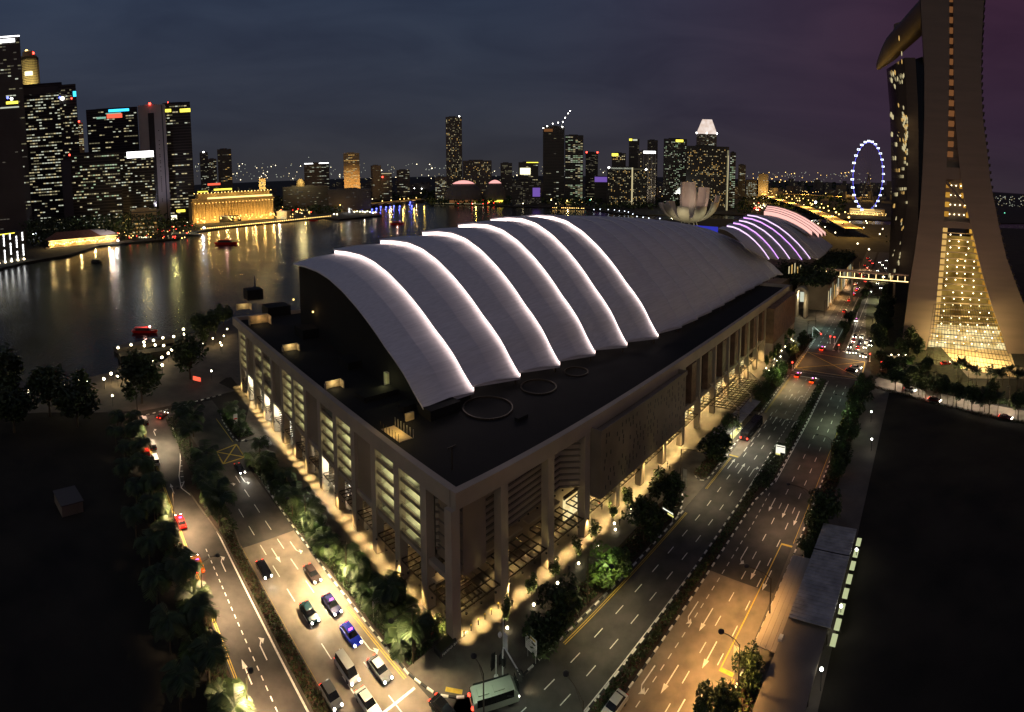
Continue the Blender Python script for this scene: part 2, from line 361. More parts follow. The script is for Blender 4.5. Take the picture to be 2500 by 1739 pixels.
# medians and planted verges (slabs with kerbs)
mb = MB()
mb.prism([Bw(-60, -41.9), Bw(50, -41.9), Bw(100, -41.9), Bw(118, -41.9), Bw(135, -39.7), Bw(150, -39.6), Bw(184, -39.2), Bw(184, -37.6), Bw(150, -37.4), Bw(116, -37.3), Bw(108, -39.2), Bw(50, -39.5), Bw(-60, -39.5)], 0, .15)
mb.prism([Bw(219, -41.8), Bw(250, -41.6), Bw(290, -41.2), Bw(330, -41), Bw(330, -39), Bw(290, -38.6), Bw(250, -36.2), Bw(219, -36)], 0, .15)
mb.prism([Bw(340, -41), Bw(560, -41), Bw(560, -39), Bw(340, -39)], 0, .15)
struct('avenue_median', mb, 'soil')
mb = MB(); mb.prism([Sw(-60, 29.5), Sw(100, 29.5), Sw(120, 26.5), Sw(132, 28.7), Sw(150, 30.8), Sw(160, 31.5), Sw(160, 34), Sw(128, 35), Sw(112, 34), Sw(95, 31.9), Sw(-60, 31.9)], 0, .15); struct('side_street_median', mb, 'soil')
mb = MB()
mb.prism([Sw(57, 44.4), Sw(66, 44.4), Sw(98, 44.8), Sw(124, 45.8), Sw(124, 51), Sw(98, 50.5), Sw(57, 49.6)], 0, .17)
mb.prism([Sw(136, 46.5), Sw(150, 46.8), Sw(158, 48.6), Sw(158, 52.5), Sw(137, 52)], 0, .17)
mb.prism([Bw(51.5, -52.8), Bw(94, -52.7), Bw(99.5, -54.2), Bw(103.5, -57.2), Bw(94, -58.3), Bw(75, -57.4), Bw(63, -57), Bw(52, -55.4)], 0, .17)
mb.prism([Bw(108.6, -54), Bw(110.5, -56.4), Bw(122, -57), Bw(124, -53.4), Bw(111, -53)], 0, .17)
mb.prism([Bw(150, -53.3), Bw(178, -53.4), Bw(180, -57), Bw(150, -57)], 0, .17); mb.prism([Bw(190, -53.4), Bw(232, -53.4), Bw(232, -57.5), Bw(190, -57)], 0, .17)
mb.prism([Bw(97, -25.7), Bw(184, -25.7), Bw(184, -21.5), Bw(97, -21.8)], 0, .16); mb.prism([Bw(30, -25.7), Bw(67, -25.7), Bw(67, -22), Bw(30, -22)], 0, .16)
mb.prism([Sw(-40, 17.5), Sw(160, 17.5), Sw(160, 20.8), Sw(-40, 20.8)], 0, .14)
struct('planting_bed', mb, 'soil')

# ---------------------------------------------------------------- painted markings
wm, ym = MB(), MB()
def line(mb, f, u0, u1, v, w, z, n=1):
    us = seg(u0, u1, n); strip(mb, f, us, v - w / 2, v + w / 2, z)
def dashes(mb, f, u0, u1, v, step, ln, w, z, phase=0.0):
    u = u0 + phase
    while u + ln < u1: line(mb, f, u, u + ln, v, w, z); u += step
ZB, ZS = .052, .046
for v in (-48.5, -45.3):
    dashes(wm, Bw, 31.3, 150, v, 5.76, 2.2, .16, ZB, 0); dashes(wm, Bw, 152, 184, v + .1, 5.8, 2.2, .16, ZB)
    dashes(wm, Bw, 222, 420, v - .6, 5.8, 2.2, .18, ZB)
dashes(wm, Bw, 119, 182, -42.3, 2.15, 1.1, .16, ZB)
line(wm, Bw, -40, 118, -42.3, .18, ZB, 8); line(wm, Bw, 116, 184, -36.9, .18, ZB, 8); line(wm, Bw, 222, 330, -35.9, .2, ZB, 6); line(wm, Bw, 222, 330, -42.1, .2, ZB, 6)
dashes(wm, Bw, 20, 112, -36.9, 2.2, 1.1, .15, ZB); dashes(wm, Bw, 28.2, 184, -33.1, 5.6, 2.2, .16, ZB); dashes(wm, Bw, 27.7, 184, -29.75, 5.6, 2.2, .16, ZB)
for v in (-32.9, -29.6): dashes(wm, Bw, 222, 420, v - .4, 5.8, 2.2, .18, ZB)
dashes(wm, Bw, 126, 152, -49.3, 5.8, 2.6, .2, ZB)
for a, b, d in ((56, 96, .15), (106, 121.5, .2), (150.5, 184, .2)):
    line(ym, Bw, a, b, -51.55 - d * .3, .13, ZB, 4); line(ym, Bw, a, b, -51.2 - d * .3, .13, ZB, 4)
for a, b in ((30, 66), (97, 184)):
    line(ym, Bw, a, b, -26.5, .12, ZB, 4); line(ym, Bw, a, b, -26.85, .12, ZB, 4)
line(ym, Bw, 66.4, 96.2, -29.1, .2, ZB + .004); ym.poly([Bw(95.8, -29.2, ZB), Bw(95.8, -26.6, ZB), Bw(96.3, -26.6, ZB), Bw(96.3, -29.2, ZB)]); ym.poly([Bw(66.2, -29.2, ZB), Bw(66.2, -26.9, ZB), Bw(66.9, -26.9, ZB), Bw(66.9, -29.2, ZB)])
for a, b in ((122.4, 126), (140, 149)): line(ym, Bw, a, a + .5, -51, 2.6, ZB)
# stop lines, box junction
for u, v0, v1 in ((184.6, -52, -39.4), (218.5, -36, -25.6)): wm.poly([Bw(u, v0, ZB), Bw(u, v1, ZB), Bw(u + .45, v1, ZB), Bw(u + .45, v0, ZB)])
def band(mb, p, q, w, z):
    d = (q - p).normalized(); k = Vector((-d.y, d.x, 0)) * w / 2; mb.poly([p - k + UP * z, q - k + UP * z, q + k + UP * z, p + k + UP * z])
J = [Bw(213, -52.2), Bw(209, -26), Bw(190, -25), Bw(192.5, -52)]
for a, b in ((0, 1), (1, 2), (2, 3), (3, 0), (0, 2), (1, 3)): band(ym, J[a], J[b], .3, ZB + (.006 if (a, b) in ((0, 2), (1, 3)) else .002) + (.003 if (a, b) == (1, 3) else 0))
for t in (2.6, 5.0):
    band(wm, Bw(186.2 + t, -52), Bw(186.2 + t, -25.5), .12, ZB + .01)
line(wm, Sw, -40, 112, 29.0, .32, ZS, 4); dashes(wm, Sw, -39.4, 98, 25.2, 1.72, .85, .17, ZS)
prev = None
for u, w in ((112, 28.6), (119.7, 25.5), (124.9, 26.2), (130.9, 28.0), (137.3, 29.6), (143.8, 30.2), (152, 30.6)):
    if prev and u > 115: band(wm, Sw(*prev), Sw(u, w), .24, ZS)
    prev = (u, w)
for u, w in ((122, 26.3), (124.5, 26.8), (127, 27.3), (129.5, 27.9), (132, 28.5)): band(wm, Sw(u, w - .3), Sw(u - .6, w + 1.9), .22, ZS)
band(wm, Sw(119.7, 25.5), Sw(125.5, 28.8), .24, ZS + .003)
for w in (35.9, 39.8): dashes(wm, Sw, 46, 124, w, 6.4, 3.2, .17, ZS)
for d in (0, .32): line(ym, Sw, -40, 150, 21.35 + d, .15, ZS, 3)
line(ym, Sw, 56, 72, 43.4, .13, ZS, 2); line(ym, Sw, 56, 72, 43.05, .13, ZS, 2); line(ym, Sw, 50, 100, 32.15, .12, ZS, 2); line(ym, Sw, 136, 152, 45.0, .22, ZS, 2)
band(wm, Sw(54.2, 32.4), Sw(54.0, 43.4), .4, ZS)
K = [Sw(132.8, 38.9), Sw(134.4, 45.4), Sw(127.0, 45.2), Sw(126.2, 38.7)]
for a, b in ((0, 1), (1, 2), (2, 3), (3, 0), (0, 2), (1, 3)): band(ym, K[a], K[b], .38, ZS + .004 + (.003 if (a, b) == (1, 3) else 0))
# tactile strips at the kerb of the corner
for p, q in ((Vector((-13.1, 67.6, 0)), Vector((-10.6, 67.5, 0))), (Vector((-9.3, 67.7, 0)), Vector((-6.8, 68.4, 0)))): band(ym, p, q, .7, .15)
# arrows: shaft + head, or bent to one side
def arrow(f, u, v, sgn, bend=0, L=5.0):
    def Q(a, b): return f(u + sgn * a, v + sgn * b, ZB + .006)
    wm.poly([Q(0, -.1), Q(0, .1), Q(L - 1.6, .1), Q(L - 1.6, -.1)][::int(sgn)])
    if bend == 0: wm.poly([Q(L - 1.6, -.42), Q(L - 1.6, .42), Q(L, 0)][::int(sgn)])
    else:
        wm.poly([Q(L - 1.6, -.1), Q(L - 1.6, .1), Q(L - .9, .55 * bend), Q(L - .6, .45 * bend)]); wm.poly([Q(L - 1.5, .55 * bend), Q(L - .1, .3 * bend), Q(L - .7, 1.1 * bend)])
for u, v, b in ((116.3, -50.1, 0), (115.5, -46.9, 0), (115.5, -43.8, 1), (144.5, -47, 0), (144.5, -44, 1), (144.5, -40.8, 1), (163, -46.8, 0), (163, -43.8, 1), (163, -40.9, 1)): arrow(Bw, u, v, 1, b, 5.2)
for u, v, b in ((92.5, -35.2, -1), (90, -31.5, 0), (88.5, -28.6, 0), (76, -37.9, -1), (76, -35, 0), (64, -35, 0), (62, -38, -1), (110, -35, 0), (109, -31.5, 0), (107.5, -28.4, 0), (60, -31.6, 0), (56.5, -28.6, 0), (70.5, -31.6, 0)): arrow(Bw, u, v, -1, b, 5.2)
for u, w, b in ((67.4, 23.4, 0), (70, 27, 1), (90, 27, 1), (118, 23.3, 0), (148, 24.5, 1)): arrow(Sw, u, w, 1, b, 4.4)
for u, w, b in ((92, 37.6, 0), (92, 41.8, -1), (120, 37.5, -1), (119, 41, -1), (66, 37.8, 0), (66, 41.8, -1)): arrow(Sw, u, w, -1, b, 4.4)
struct('lane_marking', wm, 'white_paint'); struct('yellow_marking', ym, 'yellow_paint')

# ---------------------------------------------------------------- kerbs: painted black and white stone by stone
def poly_walk(pts, step):
    out = [pts[0].copy()]; rest = step
    for a, b in zip(pts[:-1], pts[1:]):
        L = (b - a).length; t = rest
        while t <= L: out.append(a + (b - a) * (t / L)); t += step
        rest = t - L
    return out
def kerb(pts, near=True, name='kerb', step=1.15, plain=False):
    base = MB(); ks = poly_walk(pts, step); far = MB(); root = None
    for p, q in zip(pts[:-1], pts[1:]):
        d = (q - p).normalized(); n_ = Vector((-d.y, d.x, 0)); base.obox(p - n_ * .10, q - p, n_ * .2, UP * .1)
    root = base.build(name, 'kerb_black', None, (0, 0, 0), False, 'structure')
    ws = MB(); ws.box((0, 0, 0), (step - .04, .30, .2)); wme = ws.mesh('kerb_stone', 'kerb_white'); bme = ws.mesh('kerb_stone', 'kerb_black'); pme = ws.mesh('kerb_stone', 'paving')
    for i, (p, q) in enumerate(zip(ks[:-1], ks[1:])):
        d = q - p; a = math.atan2(d.y, d.x); c = (p + q) / 2
        dist = math.hypot(c.x, c.y)
        if near and dist < 150 and len(root.children) < 290: put(pme if plain else (bme if i % 2 else wme), 'kerb_stone', root, c + UP * .09, a)
        elif i % 2 == 0: far.box((c.x, c.y, .09), (step - .04, .30, .2), 0, a)
    if far.v: far.build('kerb_stone', 'paving' if plain else 'kerb_white', root, None, False, 'stuff')
    return root
kerb([Bw(u, -52.35) for u in (96, 80, 65, 56, 52)] + corner[::-1][1:-1] + [Sw(56, 44.0), Sw(63, 44.05), Sw(80, 44.1), Sw(98, 44.4), Sw(110, 44.8), Sw(124, 45.6)])
kerb([Bw(94, -52.5), Bw(98, -53.6), Bw(101.5, -55.6), Bw(104.4, -57.6)])
kerb([Bw(111.5, -57), Bw(109, -56), Bw(108.2, -54), Bw(109, -52.9), Bw(112, -52.6), Bw(122.5, -52.7)])
kerb([Bw(u, -53) for u in (123, 150)]); kerb([Bw(u, -52.6) for u in (150, 165, 184)]); kerb([Bw(u, -52.4) for u in (189, 217, 233)])
kerb([Bw(u, -39.25) for u in (20, 60, 107)] + [Bw(u, -37.2) for u in (116, 150, 184)]); kerb([Bw(u, -41.95) for u in (20, 60, 117)] + [Bw(u, -39.6) for u in (136, 184)])
kerb([Bw(u, -25.85) for u in (30, 66, 97, 150, 184)]); kerb([Bw(219, -41.8), Bw(219, -36), Bw(250, -36.2), Bw(290, -38.5)])
kerb([Sw(u, 29.5) for u in (40, 70, 98)] + [Sw(118, 26.8)], plain=True); kerb([Sw(u, 31.95) for u in (40, 70, 95)] + [Sw(112, 34)], plain=True)
kerb([Sw(135.5, 48.5), Sw(135.4, 46.6), Sw(138, 45.9), Sw(150, 46.4), Sw(157, 48)]); kerb([Sw(162, 22), Sw(164, 30), Sw(167, 42), Sw(169, 53)])
# ================================================================ the convention hall
hall = thing('convention_hall', 'big convention hall under a white arched roof crossed by bright pink light lines', 'building', P0)
def part(name, mb, mats, root, kind=None, smooth=False, parent=None):
    o = mb.build(name, mats, parent or root, None, smooth, kind)
    if not parent: o.location = -root.location
    return o
def EB(mb, r0, r1, l0, l1, z0, z1, m=0):
    mb.obox(EP(r0, l0, z0), eR * (r1 - r0), eL * (l1 - l0), UP * (z1 - z0), m)
LEN, DEP = 187.0, 122.0
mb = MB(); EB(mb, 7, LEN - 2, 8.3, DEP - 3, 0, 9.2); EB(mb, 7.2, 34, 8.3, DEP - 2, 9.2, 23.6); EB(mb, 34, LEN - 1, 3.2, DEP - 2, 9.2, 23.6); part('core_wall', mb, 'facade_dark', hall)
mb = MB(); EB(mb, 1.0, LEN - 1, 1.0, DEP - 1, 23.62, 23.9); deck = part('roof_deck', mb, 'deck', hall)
for nm, a in (('front', (0, LEN, -.1, 1.2)), ('side', (-.1, 1.2, 1.25, DEP)), ('back', (1.25, LEN, DEP - 1.2, DEP)), ('end', (LEN - 1.2, LEN, 1.25, DEP - 1.25))):
    mb = MB(); EB(mb, *a, 22.3, 25.2); part('parapet', mb, 'facade', hall)
cr_ = [0, 10.6, 22.6, 33.8, 45.1, 55.8, 66.6, 77.2, 88, 99.4, 110.8, 121.4, 130.6, 140.6, 150.5]
cl_ = [8.5 + 8.15 * k for k in range(14)]
cm = MB(); cm.obox(-eR * .85 - eL * .85, eR * 1.7, eL * 1.7, UP * 22.28); cme = cm.mesh('column', 'facade')
cm2 = MB(); cm2.obox(-eR * .55 - eL * .8, eR * 1.1, eL * 1.6, UP * 22.28); cme2 = cm2.mesh('column', 'facade')
for r in cr_: put(cme if r < 78 else cme2, 'column', hall, EP(r, .85) - P0)
for l in cl_: put(cme, 'column', hall, EP(.85, l) - P0)
# soffit over the arcade and ledges between the columns
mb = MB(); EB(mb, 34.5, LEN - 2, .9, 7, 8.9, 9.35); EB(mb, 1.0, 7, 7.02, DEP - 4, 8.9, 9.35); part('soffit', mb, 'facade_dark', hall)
for a, b in zip(cr_[:3], cr_[1:4]):
    mb = MB(); EB(mb, a + .9, b - .9, 6.4, 8.1, 5.3, 5.7); part('ledge', mb, 'facade', hall)
for a, b in zip([0] + cl_[:-1], cl_):
    mb = MB(); EB(mb, .3, 1.5, a + .9, b - .9, 8.6, 9.5); part('ledge', mb, 'facade', hall)
# louvred wall that folds in and out behind the first columns
plan = [(1.8, 7.5), (7.5, 2.9), (30.3, 4.4), (33.4, 1.2)]
mb = MB()
for (r0, l0), (r1, l1) in zip(plan[:-1], plan[1:]):
    mb.poly([EP(r0, l0, 10.6), EP(r1, l1, 10.6), EP(r1, l1, 22.3), EP(r0, l0, 22.3)])
part('louvre_wall', mb, 'facade', hall)
for k in range(9):
    z = 10.9 + k * 1.3; mb = MB()
    for (r0, l0), (r1, l1) in zip(plan[:-1], plan[1:]):
        p, q = EP(r0, l0, z), EP(r1, l1, z); d = (q - p).normalized(); n_ = Vector((d.y, -d.x, 0))
        mb.obox(p, q - p, n_ * .34, UP * .3)
    part('louvre', mb, 'panel_dark', hall)
# big blank box hung over the arcade
mb = MB(); EB(mb, 34.9, 73.2, -2.4, 3.1, 8.4, 22.2); EB(mb, 34.6, 73.5, -2.7, -2.38, 22.2, 23.3); EB(mb, 34.6, 34.95, -2.38, -.12, 22.2, 23.3); EB(mb, 73.2, 73.5, -2.38, -.12, 22.2, 23.3)
box = part('facade_box', mb, 'panel_dark', hall)
sl_ = MB(); rr = random.Random(3)
for i in range(24):
    for k in range(9):
        if rr.random() < .55:
            r0 = 36 + i * 1.53 + rr.random(); z0 = 9.6 + k * 1.38 + rr.random() * .4; EB(sl_, r0, r0 + .28, -2.43, -2.39, z0, z0 + .9)
sl_.build('facade_slot', 'black_metal', box, None, False, 'stuff')
mb = MB(); EB(mb, 151.5, 186.6, -3.2, 3.1, 7.6, 22.2); part('bronze_screen', mb, 'bronze_mesh', hall)
for r0 in (151.5, 168, 185):
    mb = MB(); EB(mb, r0, r0 + 1.4, -3.0, 3, 0, 7.6); part('screen_support', mb, 'facade', hall)
# fins hanging between the slender columns
for a, b in zip(cr_[7:-1], cr_[8:]):
    c = (a + b) / 2
    mb = MB(); EB(mb, c - 1.5, c + 1.5, -.4, 1.4, 10.6, 22.2); part('hanging_fin', mb, 'bronze_mesh', hall)
    mb = MB(); EB(mb, c - 3.6, c + 3.6, 2.6, 3.1, 9.4, 22.2); part('glass_panel', mb, 'glass_dark', hall)
    mb = MB(); EB(mb, a + .6, b - .6, .4, 1.2, 9.0, 10.2); part('ledge', mb, 'facade', hall)
# lit lobby glass at ground level
for r0, r1 in ((34.5, 44), (46, 55), (57, 66), (68, 76), (78.5, 87), (89, 98.4), (100.4, 110), (112, 120.6), (122.4, 130), (131.5, 140), (141.5, 150)):
    mb = MB(); EB(mb, r0, r1, 6.6, 6.9, .2, 5.2); part('lobby_glass', mb, 'lobby_glow', hall)
    mb = MB(); EB(mb, r0 - .3, r1 + .3, 6.3, 6.58, 5.2, 6.0); EB(mb, (r0 + r1) / 2 - .15, (r0 + r1) / 2 + .15, 6.3, 6.58, .1, 5.2); part('lobby_frame', mb, 'steel_dark', hall)
# steel canopy grids along both arcades
def canopy(r0, r1, l0, l1, z, nr, nl, w=.14, par=hall):
    for i in range(nr + 1):
        mb = MB(); r = r0 + (r1 - r0) * i / nr; EB(mb, r - w / 2, r + w / 2, l0, l1, z, z + .22); part('canopy_bar', mb, 'steel_dark', par)
    for i in range(nl + 1):
        mb = MB(); l = l0 + (l1 - l0) * i / nl; EB(mb, r0, r1, l - w / 2, l + w / 2, z + .225, z + .44); part('canopy_bar', mb, 'steel_dark', par)
for a, b in zip(cr_[:7], cr_[1:8]): canopy(a + 1, b - 1, .2, 6.3, 4.2, 6, 3, .17)
for a, b in zip(cr_[7:13], cr_[8:14]): canopy(a + .7, b - .7, .2, 6.2, 4.6, 5, 3)
for a, b in zip([0] + cl_[:-1], cl_): canopy(.2, 6.2, a + 1, b - 1, 4.2, 3, 5, .17)
canopy(93, 117, -10.5, -.2, 5.4, 14, 7, .12)
for r in (94, 105, 116):
    mb = MB(); mb.tube([EP(r, -10, 5.5), EP(r, -.2, 12)], .11, 5); part('canopy_stay', mb, 'steel_pale', hall)
    mb = MB(); EB(mb, r - .3, r + .3, -10.2, -9.6, 0, 5.4); part('canopy_post', mb, 'facade', hall)
# left front: stacks of open floors, blank bays in between
bays = list(zip([0] + cl_[:-1], cl_))
for k, (a, b) in enumerate(bays):
    a += .95; b -= .95
    if k % 3 == 0:
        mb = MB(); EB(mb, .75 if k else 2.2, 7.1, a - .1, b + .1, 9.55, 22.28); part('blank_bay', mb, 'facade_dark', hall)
        for j in range(5 if k == 0 else 0):
            mb = MB(); EB(mb, 2.0, 2.19, a, b, 11.5 + j * 2.3, 11.7 + j * 2.3); part('wall_joint', mb, 'panel_dark', hall)
        continue
    mb = MB(); EB(mb, 6.6, 7.0, a, b, 9.4, 22.2); EB(mb, 1.4, 6.6, a - .12, a, 9.4, 22.2); EB(mb, 1.4, 6.6, b, b + .12, 9.4, 22.2); part('inner_wall', mb, 'interior', hall)
    for j in range(5):
        z = 9.5 + j * 2.56
        mb = MB(); EB(mb, .35, 6.6, a, b, z - .05, z + .12); slab = part('floor_slab', mb, 'interior', hall)
        mb = MB(); EB(mb, .30, .55, a, b, z - .1, z + .62); part('spandrel', mb, 'facade_dark', hall)
        if rnd.random() < .86:
            mb = MB(); EB(mb, 3.4, 3.7, a + 1.0, b - 1.0, z + 2.2, z + 2.27); part('tube_lamp', mb, 'tube_light', hall)
        if rnd.random() < .5:
            t = rnd.random(); mb = MB(); EB(mb, 2.2, 5.5, a + t * 3, a + t * 3 + 1.6, z + .12, z + 2.2 - rnd.random()); part('partition', mb, 'interior', hall)
        for q in range(7):
            pass
        mb = MB(); EB(mb, .4, .44, a, b, z + 1.05, z + 1.09); EB(mb, .4, .44, a, b, z + .82, z + .86); part('railing', mb, 'steel_dark', hall)
# stairs behind the arcade at the far end of the left front
for k in (9, 10, 12, 5):
    a, b = bays[k]; mb = MB()
    for j in range(12): EB(mb, 3.0 + j * .25, 3.25 + j * .25, a + 1.2, b - 1.2, .1 + j * .55, .3 + j * .55)
    part('staircase', mb, 'white_metal', hall)
    light('POINT', EP(2.2, (a + b) / 2, 6.5), 2400, (1, .95, .75), None, .2)
# light wells and plant on the dark deck
def well(px, py, w, d, hgt, m='interior_warm', power=45, col=(1, .82, .42)):
    p = G(px, py, 23.9)
    mb = MB(); mb.obox(p, eR * w, -eL * .25, UP * hgt); mb.obox(p + eR * w, eR * .25, -eL * d, UP * hgt); mb.obox(p - eR * .25, eR * .25, -eL * d * .5, UP * hgt * .7)
    part('light_well', mb, m, hall); light('POINT', p + eR * w * .5 - eL * d * .6 + UP * hgt * .7, power, col, None, .3)
well(794, 949, 3.9, 2.0, 1.8, 'interior_warm', 80); well(690, 858, 4.4, 2.2, 2.0, 'interior_warm', 90); well(608, 792, 7.0, 3.6, 3.0, 'interior_warm', 120, (1, .66, .28)); well(578, 757, 5.2, 2.8, 2.4, 'interior_warm', 80)
p = G(975, 1082, 23.9)
mb = MB(); mb.obox(p, eL * 6.4, eR * 3.0, UP * .12); cy_ = part('court_floor', mb, 'interior_warm', hall)
for k in range(7):
    mb = MB(); mb.obox(p + eL * (k * 1.05) - eR * .2, eL * .08, eR * .08, UP * 1.8); part('court_post', mb, 'steel_dark', hall)
    mb = MB(); mb.obox(p + eL * (k * 1.05) + eR * 3.2, eL * .08, eR * .08, UP * 1.8); part('court_post', mb, 'steel_pale', hall)
light('POINT', p + eL * 3.1 + eR * 1.5 + UP * 2.4, 260, (1, .70, .20), None, .3)
p = G(944, 947, 23.9); mb = MB(); mb.obox(p, eR * 1.0, eL * 1.2, UP * 3.6); part('lit_kiosk', mb, 'interior', hall); light('POINT', p + eR * -1.6 - eL * 1.2 + UP * 2.5, 90, (1, .95, .4))
p = G(992, 1030, 23.9); mb = MB(); mb.obox(p, eR * 2, eL * .5, UP * 1.6); part('lit_kiosk', mb, 'interior_warm', hall); light('POINT', p - eL * 1.5 + UP * 1.5, 30, (1, .75, .3))
for (px, py, rad) in ((1191, 997, 5.6), (1315, 946, 4.4), (1407, 909, 3.2)):
    c = G(px, py, 23.92); mb = MB(); n_ = 40
    for j in range(n_):
        t0, t1 = 2 * math.pi * j / n_, 2 * math.pi * (j + 1) / n_
        A = [c + Vector((math.cos(t) * q, math.sin(t) * q, 0)) for t, q in ((t0, rad), (t1, rad), (t1, rad - .3), (t0, rad - .3))]
        mb.obox(A[3], A[0] - A[3], A[2] - A[3], UP * .35)
    part('ring_curb', mb, 'steel_dark', hall)
for (px, py, a, b, h_) in ((890, 985, 9, 4, 1.2), (1052, 1030, 8, 5, 2.2), (985, 1010, 5, 2, 1.4), (850, 905, 7, 6, 2.0), (740, 830, 8, 7, 3), (655, 775, 9, 7, 3.5), (605, 735, 7, 6, 4.5), (1265, 1032, 3, 1, .8), (1090, 985, 6, 3, 1.0)):
    p = G(px, py, 23.9); mb = MB(); mb.obox(p, eR * a, eL * b, UP * h_); part('plant_room', mb, 'deck', hall)
mb = MB(); mb.tube([G(1104, 1148, 23.9), G(1104, 1148, 23.9) + UP * 4.2], .14, 5); mb.obox(G(1104, 1148, 23.9) + UP * 4.0 - eR * .9, eR * 1.8, eL * .2, UP * .25); part('roof_mast', mb, 'steel_dark', hall)
mb = MB(); mb.lathe([(1.6, 0), (1.3, 2.5), (.5, 4.5), (.1, 9)], 6, 0, G(623, 720, 23.9)); part('roof_spire', mb, 'office_blue', hall)

# ---------------------------------------------------------------- the great shells of the roof
EAVE = [(1037, 995), (1157, 957), (1270, 922), (1367, 893), (1453, 865), (1531, 845), (1607, 824), (1665, 797), (1704, 777), (1738, 759), (1769, 742), (1795, 726.5), (1819, 713), (1842, 701), (1862, 690), (1880, 680), (1895.6, 672), (1912, 670)]
SPAN = [80, 75, 67.5, 62, 60, 58.5, 59.5] + [60] * 11
CREST = [45.9, 48.8, 52, 54.5, 56.4, 58.0, 58.2, 57.8, 57.2, 56.3, 55.3, 54.2, 53, 51.6, 50, 48.2, 46, 44]
PROF = ([0, .04, .089, .147, .195, .2625, .3175, .385, .49, .61, .72, .845, 1], [0, .098, .244, .363, .446, .58, .674, .777, .907, 1.005, 1.041, 1.036, 1])
def shells(eaves, spans, crests, root, lit, raise_=1.6, n=40, prof=PROF, z_e=26.0, strips=True, n_dir=None):
    n_dir = n_dir or -nR
    def seam(i, dz=0.0, fwd=0.0):
        e = eaves[i]; out = []
        for k in range(n + 1):
            t = k / n; z = float(np.interp(t, prof[0], prof[1]))
            out.append(e + n_dir * (spans[i] * t) + UP * (z * (crests[i] - e.z) + dz) - eR * fwd)
        return out
    for i in range(len(eaves) - 1):
        rz = raise_ if lit(i) != 'rib_glow' else min(raise_, .6)
        a, b = seam(i, rz if i else 0, .4), seam(i + 1, 0)
        mid = [(p + q) / 2 + UP * .5 for p, q in zip(a, b)]
        mb = MB(); mb.grid([a, mid, b]); dn = UP * .45
        mb.grid([[p - dn for p in a], a]); mb.grid([[b[0] - dn, a[0] - dn], [b[0], a[0]]]); mb.grid([[a[-1] - dn, b[-1] - dn], [a[-1], b[-1]]]); mb.grid([[p - dn for p in b], [p - dn for p in a]])
        part('roof_shell', mb, 'roof_metal', root)
        if i:
            c0, c1 = seam(i, .1, .0), seam(i, rz - .2, .0)
            mb = MB(); mb.grid([c0, c1]); part('light_strip', mb, lit(i), root)  # on unlit ribs the strip is only a painted faint glow
    return seam
eav = [G(x, y, 26.0) for x, y in EAVE]
seam = shells(eav, SPAN, CREST, hall, lambda i: 'led_pink' if i <= 6 else 'rib_glow')
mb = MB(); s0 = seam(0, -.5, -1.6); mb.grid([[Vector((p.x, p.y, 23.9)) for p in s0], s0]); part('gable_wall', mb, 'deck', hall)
for px, py in ((721, 731), (769, 761)):                  # two lamps washing the gable
    d = on_plane(px, py, s0[0], eR); mb = MB(); mb.ball(d - eR * .7, .3); part('wall_lamp', mb, 'bulb_amber', hall); light('POINT', d - eR * 1.3, 40, SODIUM)
# eave props
for e in eav[1:-1]:
    mb = MB(); mb.tube([Vector((e.x, e.y, 23.9)) + eL * 1.5, e + eL * 1.5 + UP * .6], .25, 6); part('eave_prop', mb, 'steel_dark', hall)

# downlights that draw the row of warm pools along both arcades
mbl = MB(); mbl.lathe([(.22, -.12), (.22, .02)], 8); mbl.m[-2] = 1; dl_me = mbl.mesh('downlight', ['black_metal', 'strip_gold'])
def downlight(r, l, z, pw, cone=22):
    put(dl_me, 'downlight', hall, EP(r, l, z - .05) - P0); light('SPOT', EP(r, l, z - .25), pw, WARM, None, .12, cone, 1.0)
for k in range(24):
    r = 1.8 + k * 3.2
    if r < 78: downlight(r, -.2 if r < 34 else -.6, 4.15 if r < 34 else 8.2, 6000 if r < 34 else 20000, 56 if r < 34 else 32)
for k in range(34): downlight(-.5, 2.2 + k * 3.5, 4.15, 5600, 56)
for k in range(9): downlight(12 + k * 2.6, 5.6, 8.6, 4500, 26)
for k in range(8): downlight(80 + k * 9.4, 3.4, 8.6, 16000, 115)
for k in range(5): downlight(40 + k * 8.4, 3.6, 8.1, 8000, 100)
for k in range(3): downlight(5 + k * 11.3, 5, 4.1, 500, 120)
for k in range(8): downlight(4.2, 6 + k * 13, 8.6, 1300, 115)
# ================================================================ the resort behind: theatre roof, casino roof, mall, arch, footbridge, museum, towers
theatre = thing('theatre_hall', 'smaller arched hall behind the big roof striped with violet light lines', 'building', EP(235, 30))
cT = crop(1740, 500, 6.378)
lo = cT((505, 660), (880, 855), (1025, 850), (1200, 850), (1390, 865), (1520, 850), (1650, 850), (1760, 760), (1870, 640))
hi = cT((100, 360), (220, 345), (320, 300), (410, 262), (480, 215), (540, 175), (640, 165), (740, 175), (800, 190))
el, sp_, cr2 = [], [], []
for (a, b), (c, d), l0 in zip(lo, hi, (19, 17, 14.5, 12, 9.5, 7, 5, 4, 3)):
    e = on_plane(a, b, EP(0, l0), nR); h_ = on_plane(c, d, e, eR)
    el.append(e); sp_.append((h_ - e).dot(-nR)); cr2.append(h_.z)
CASC = ([0, .1, .2, .35, .5, .7, .85, 1], [0, .2, .37, .58, .75, .91, .98, 1])
shells(el, sp_, cr2, theatre, lambda i: ('led_violet', 'led_lilac')[i % 2] if i <= 5 else 'rib_glow', 1.3, 40, CASC)
mb = MB(); mb.obox(EP(200, 15), eR * 90, eL * 68, UP * 17.5); part('podium', mb, 'facade_dark', theatre)
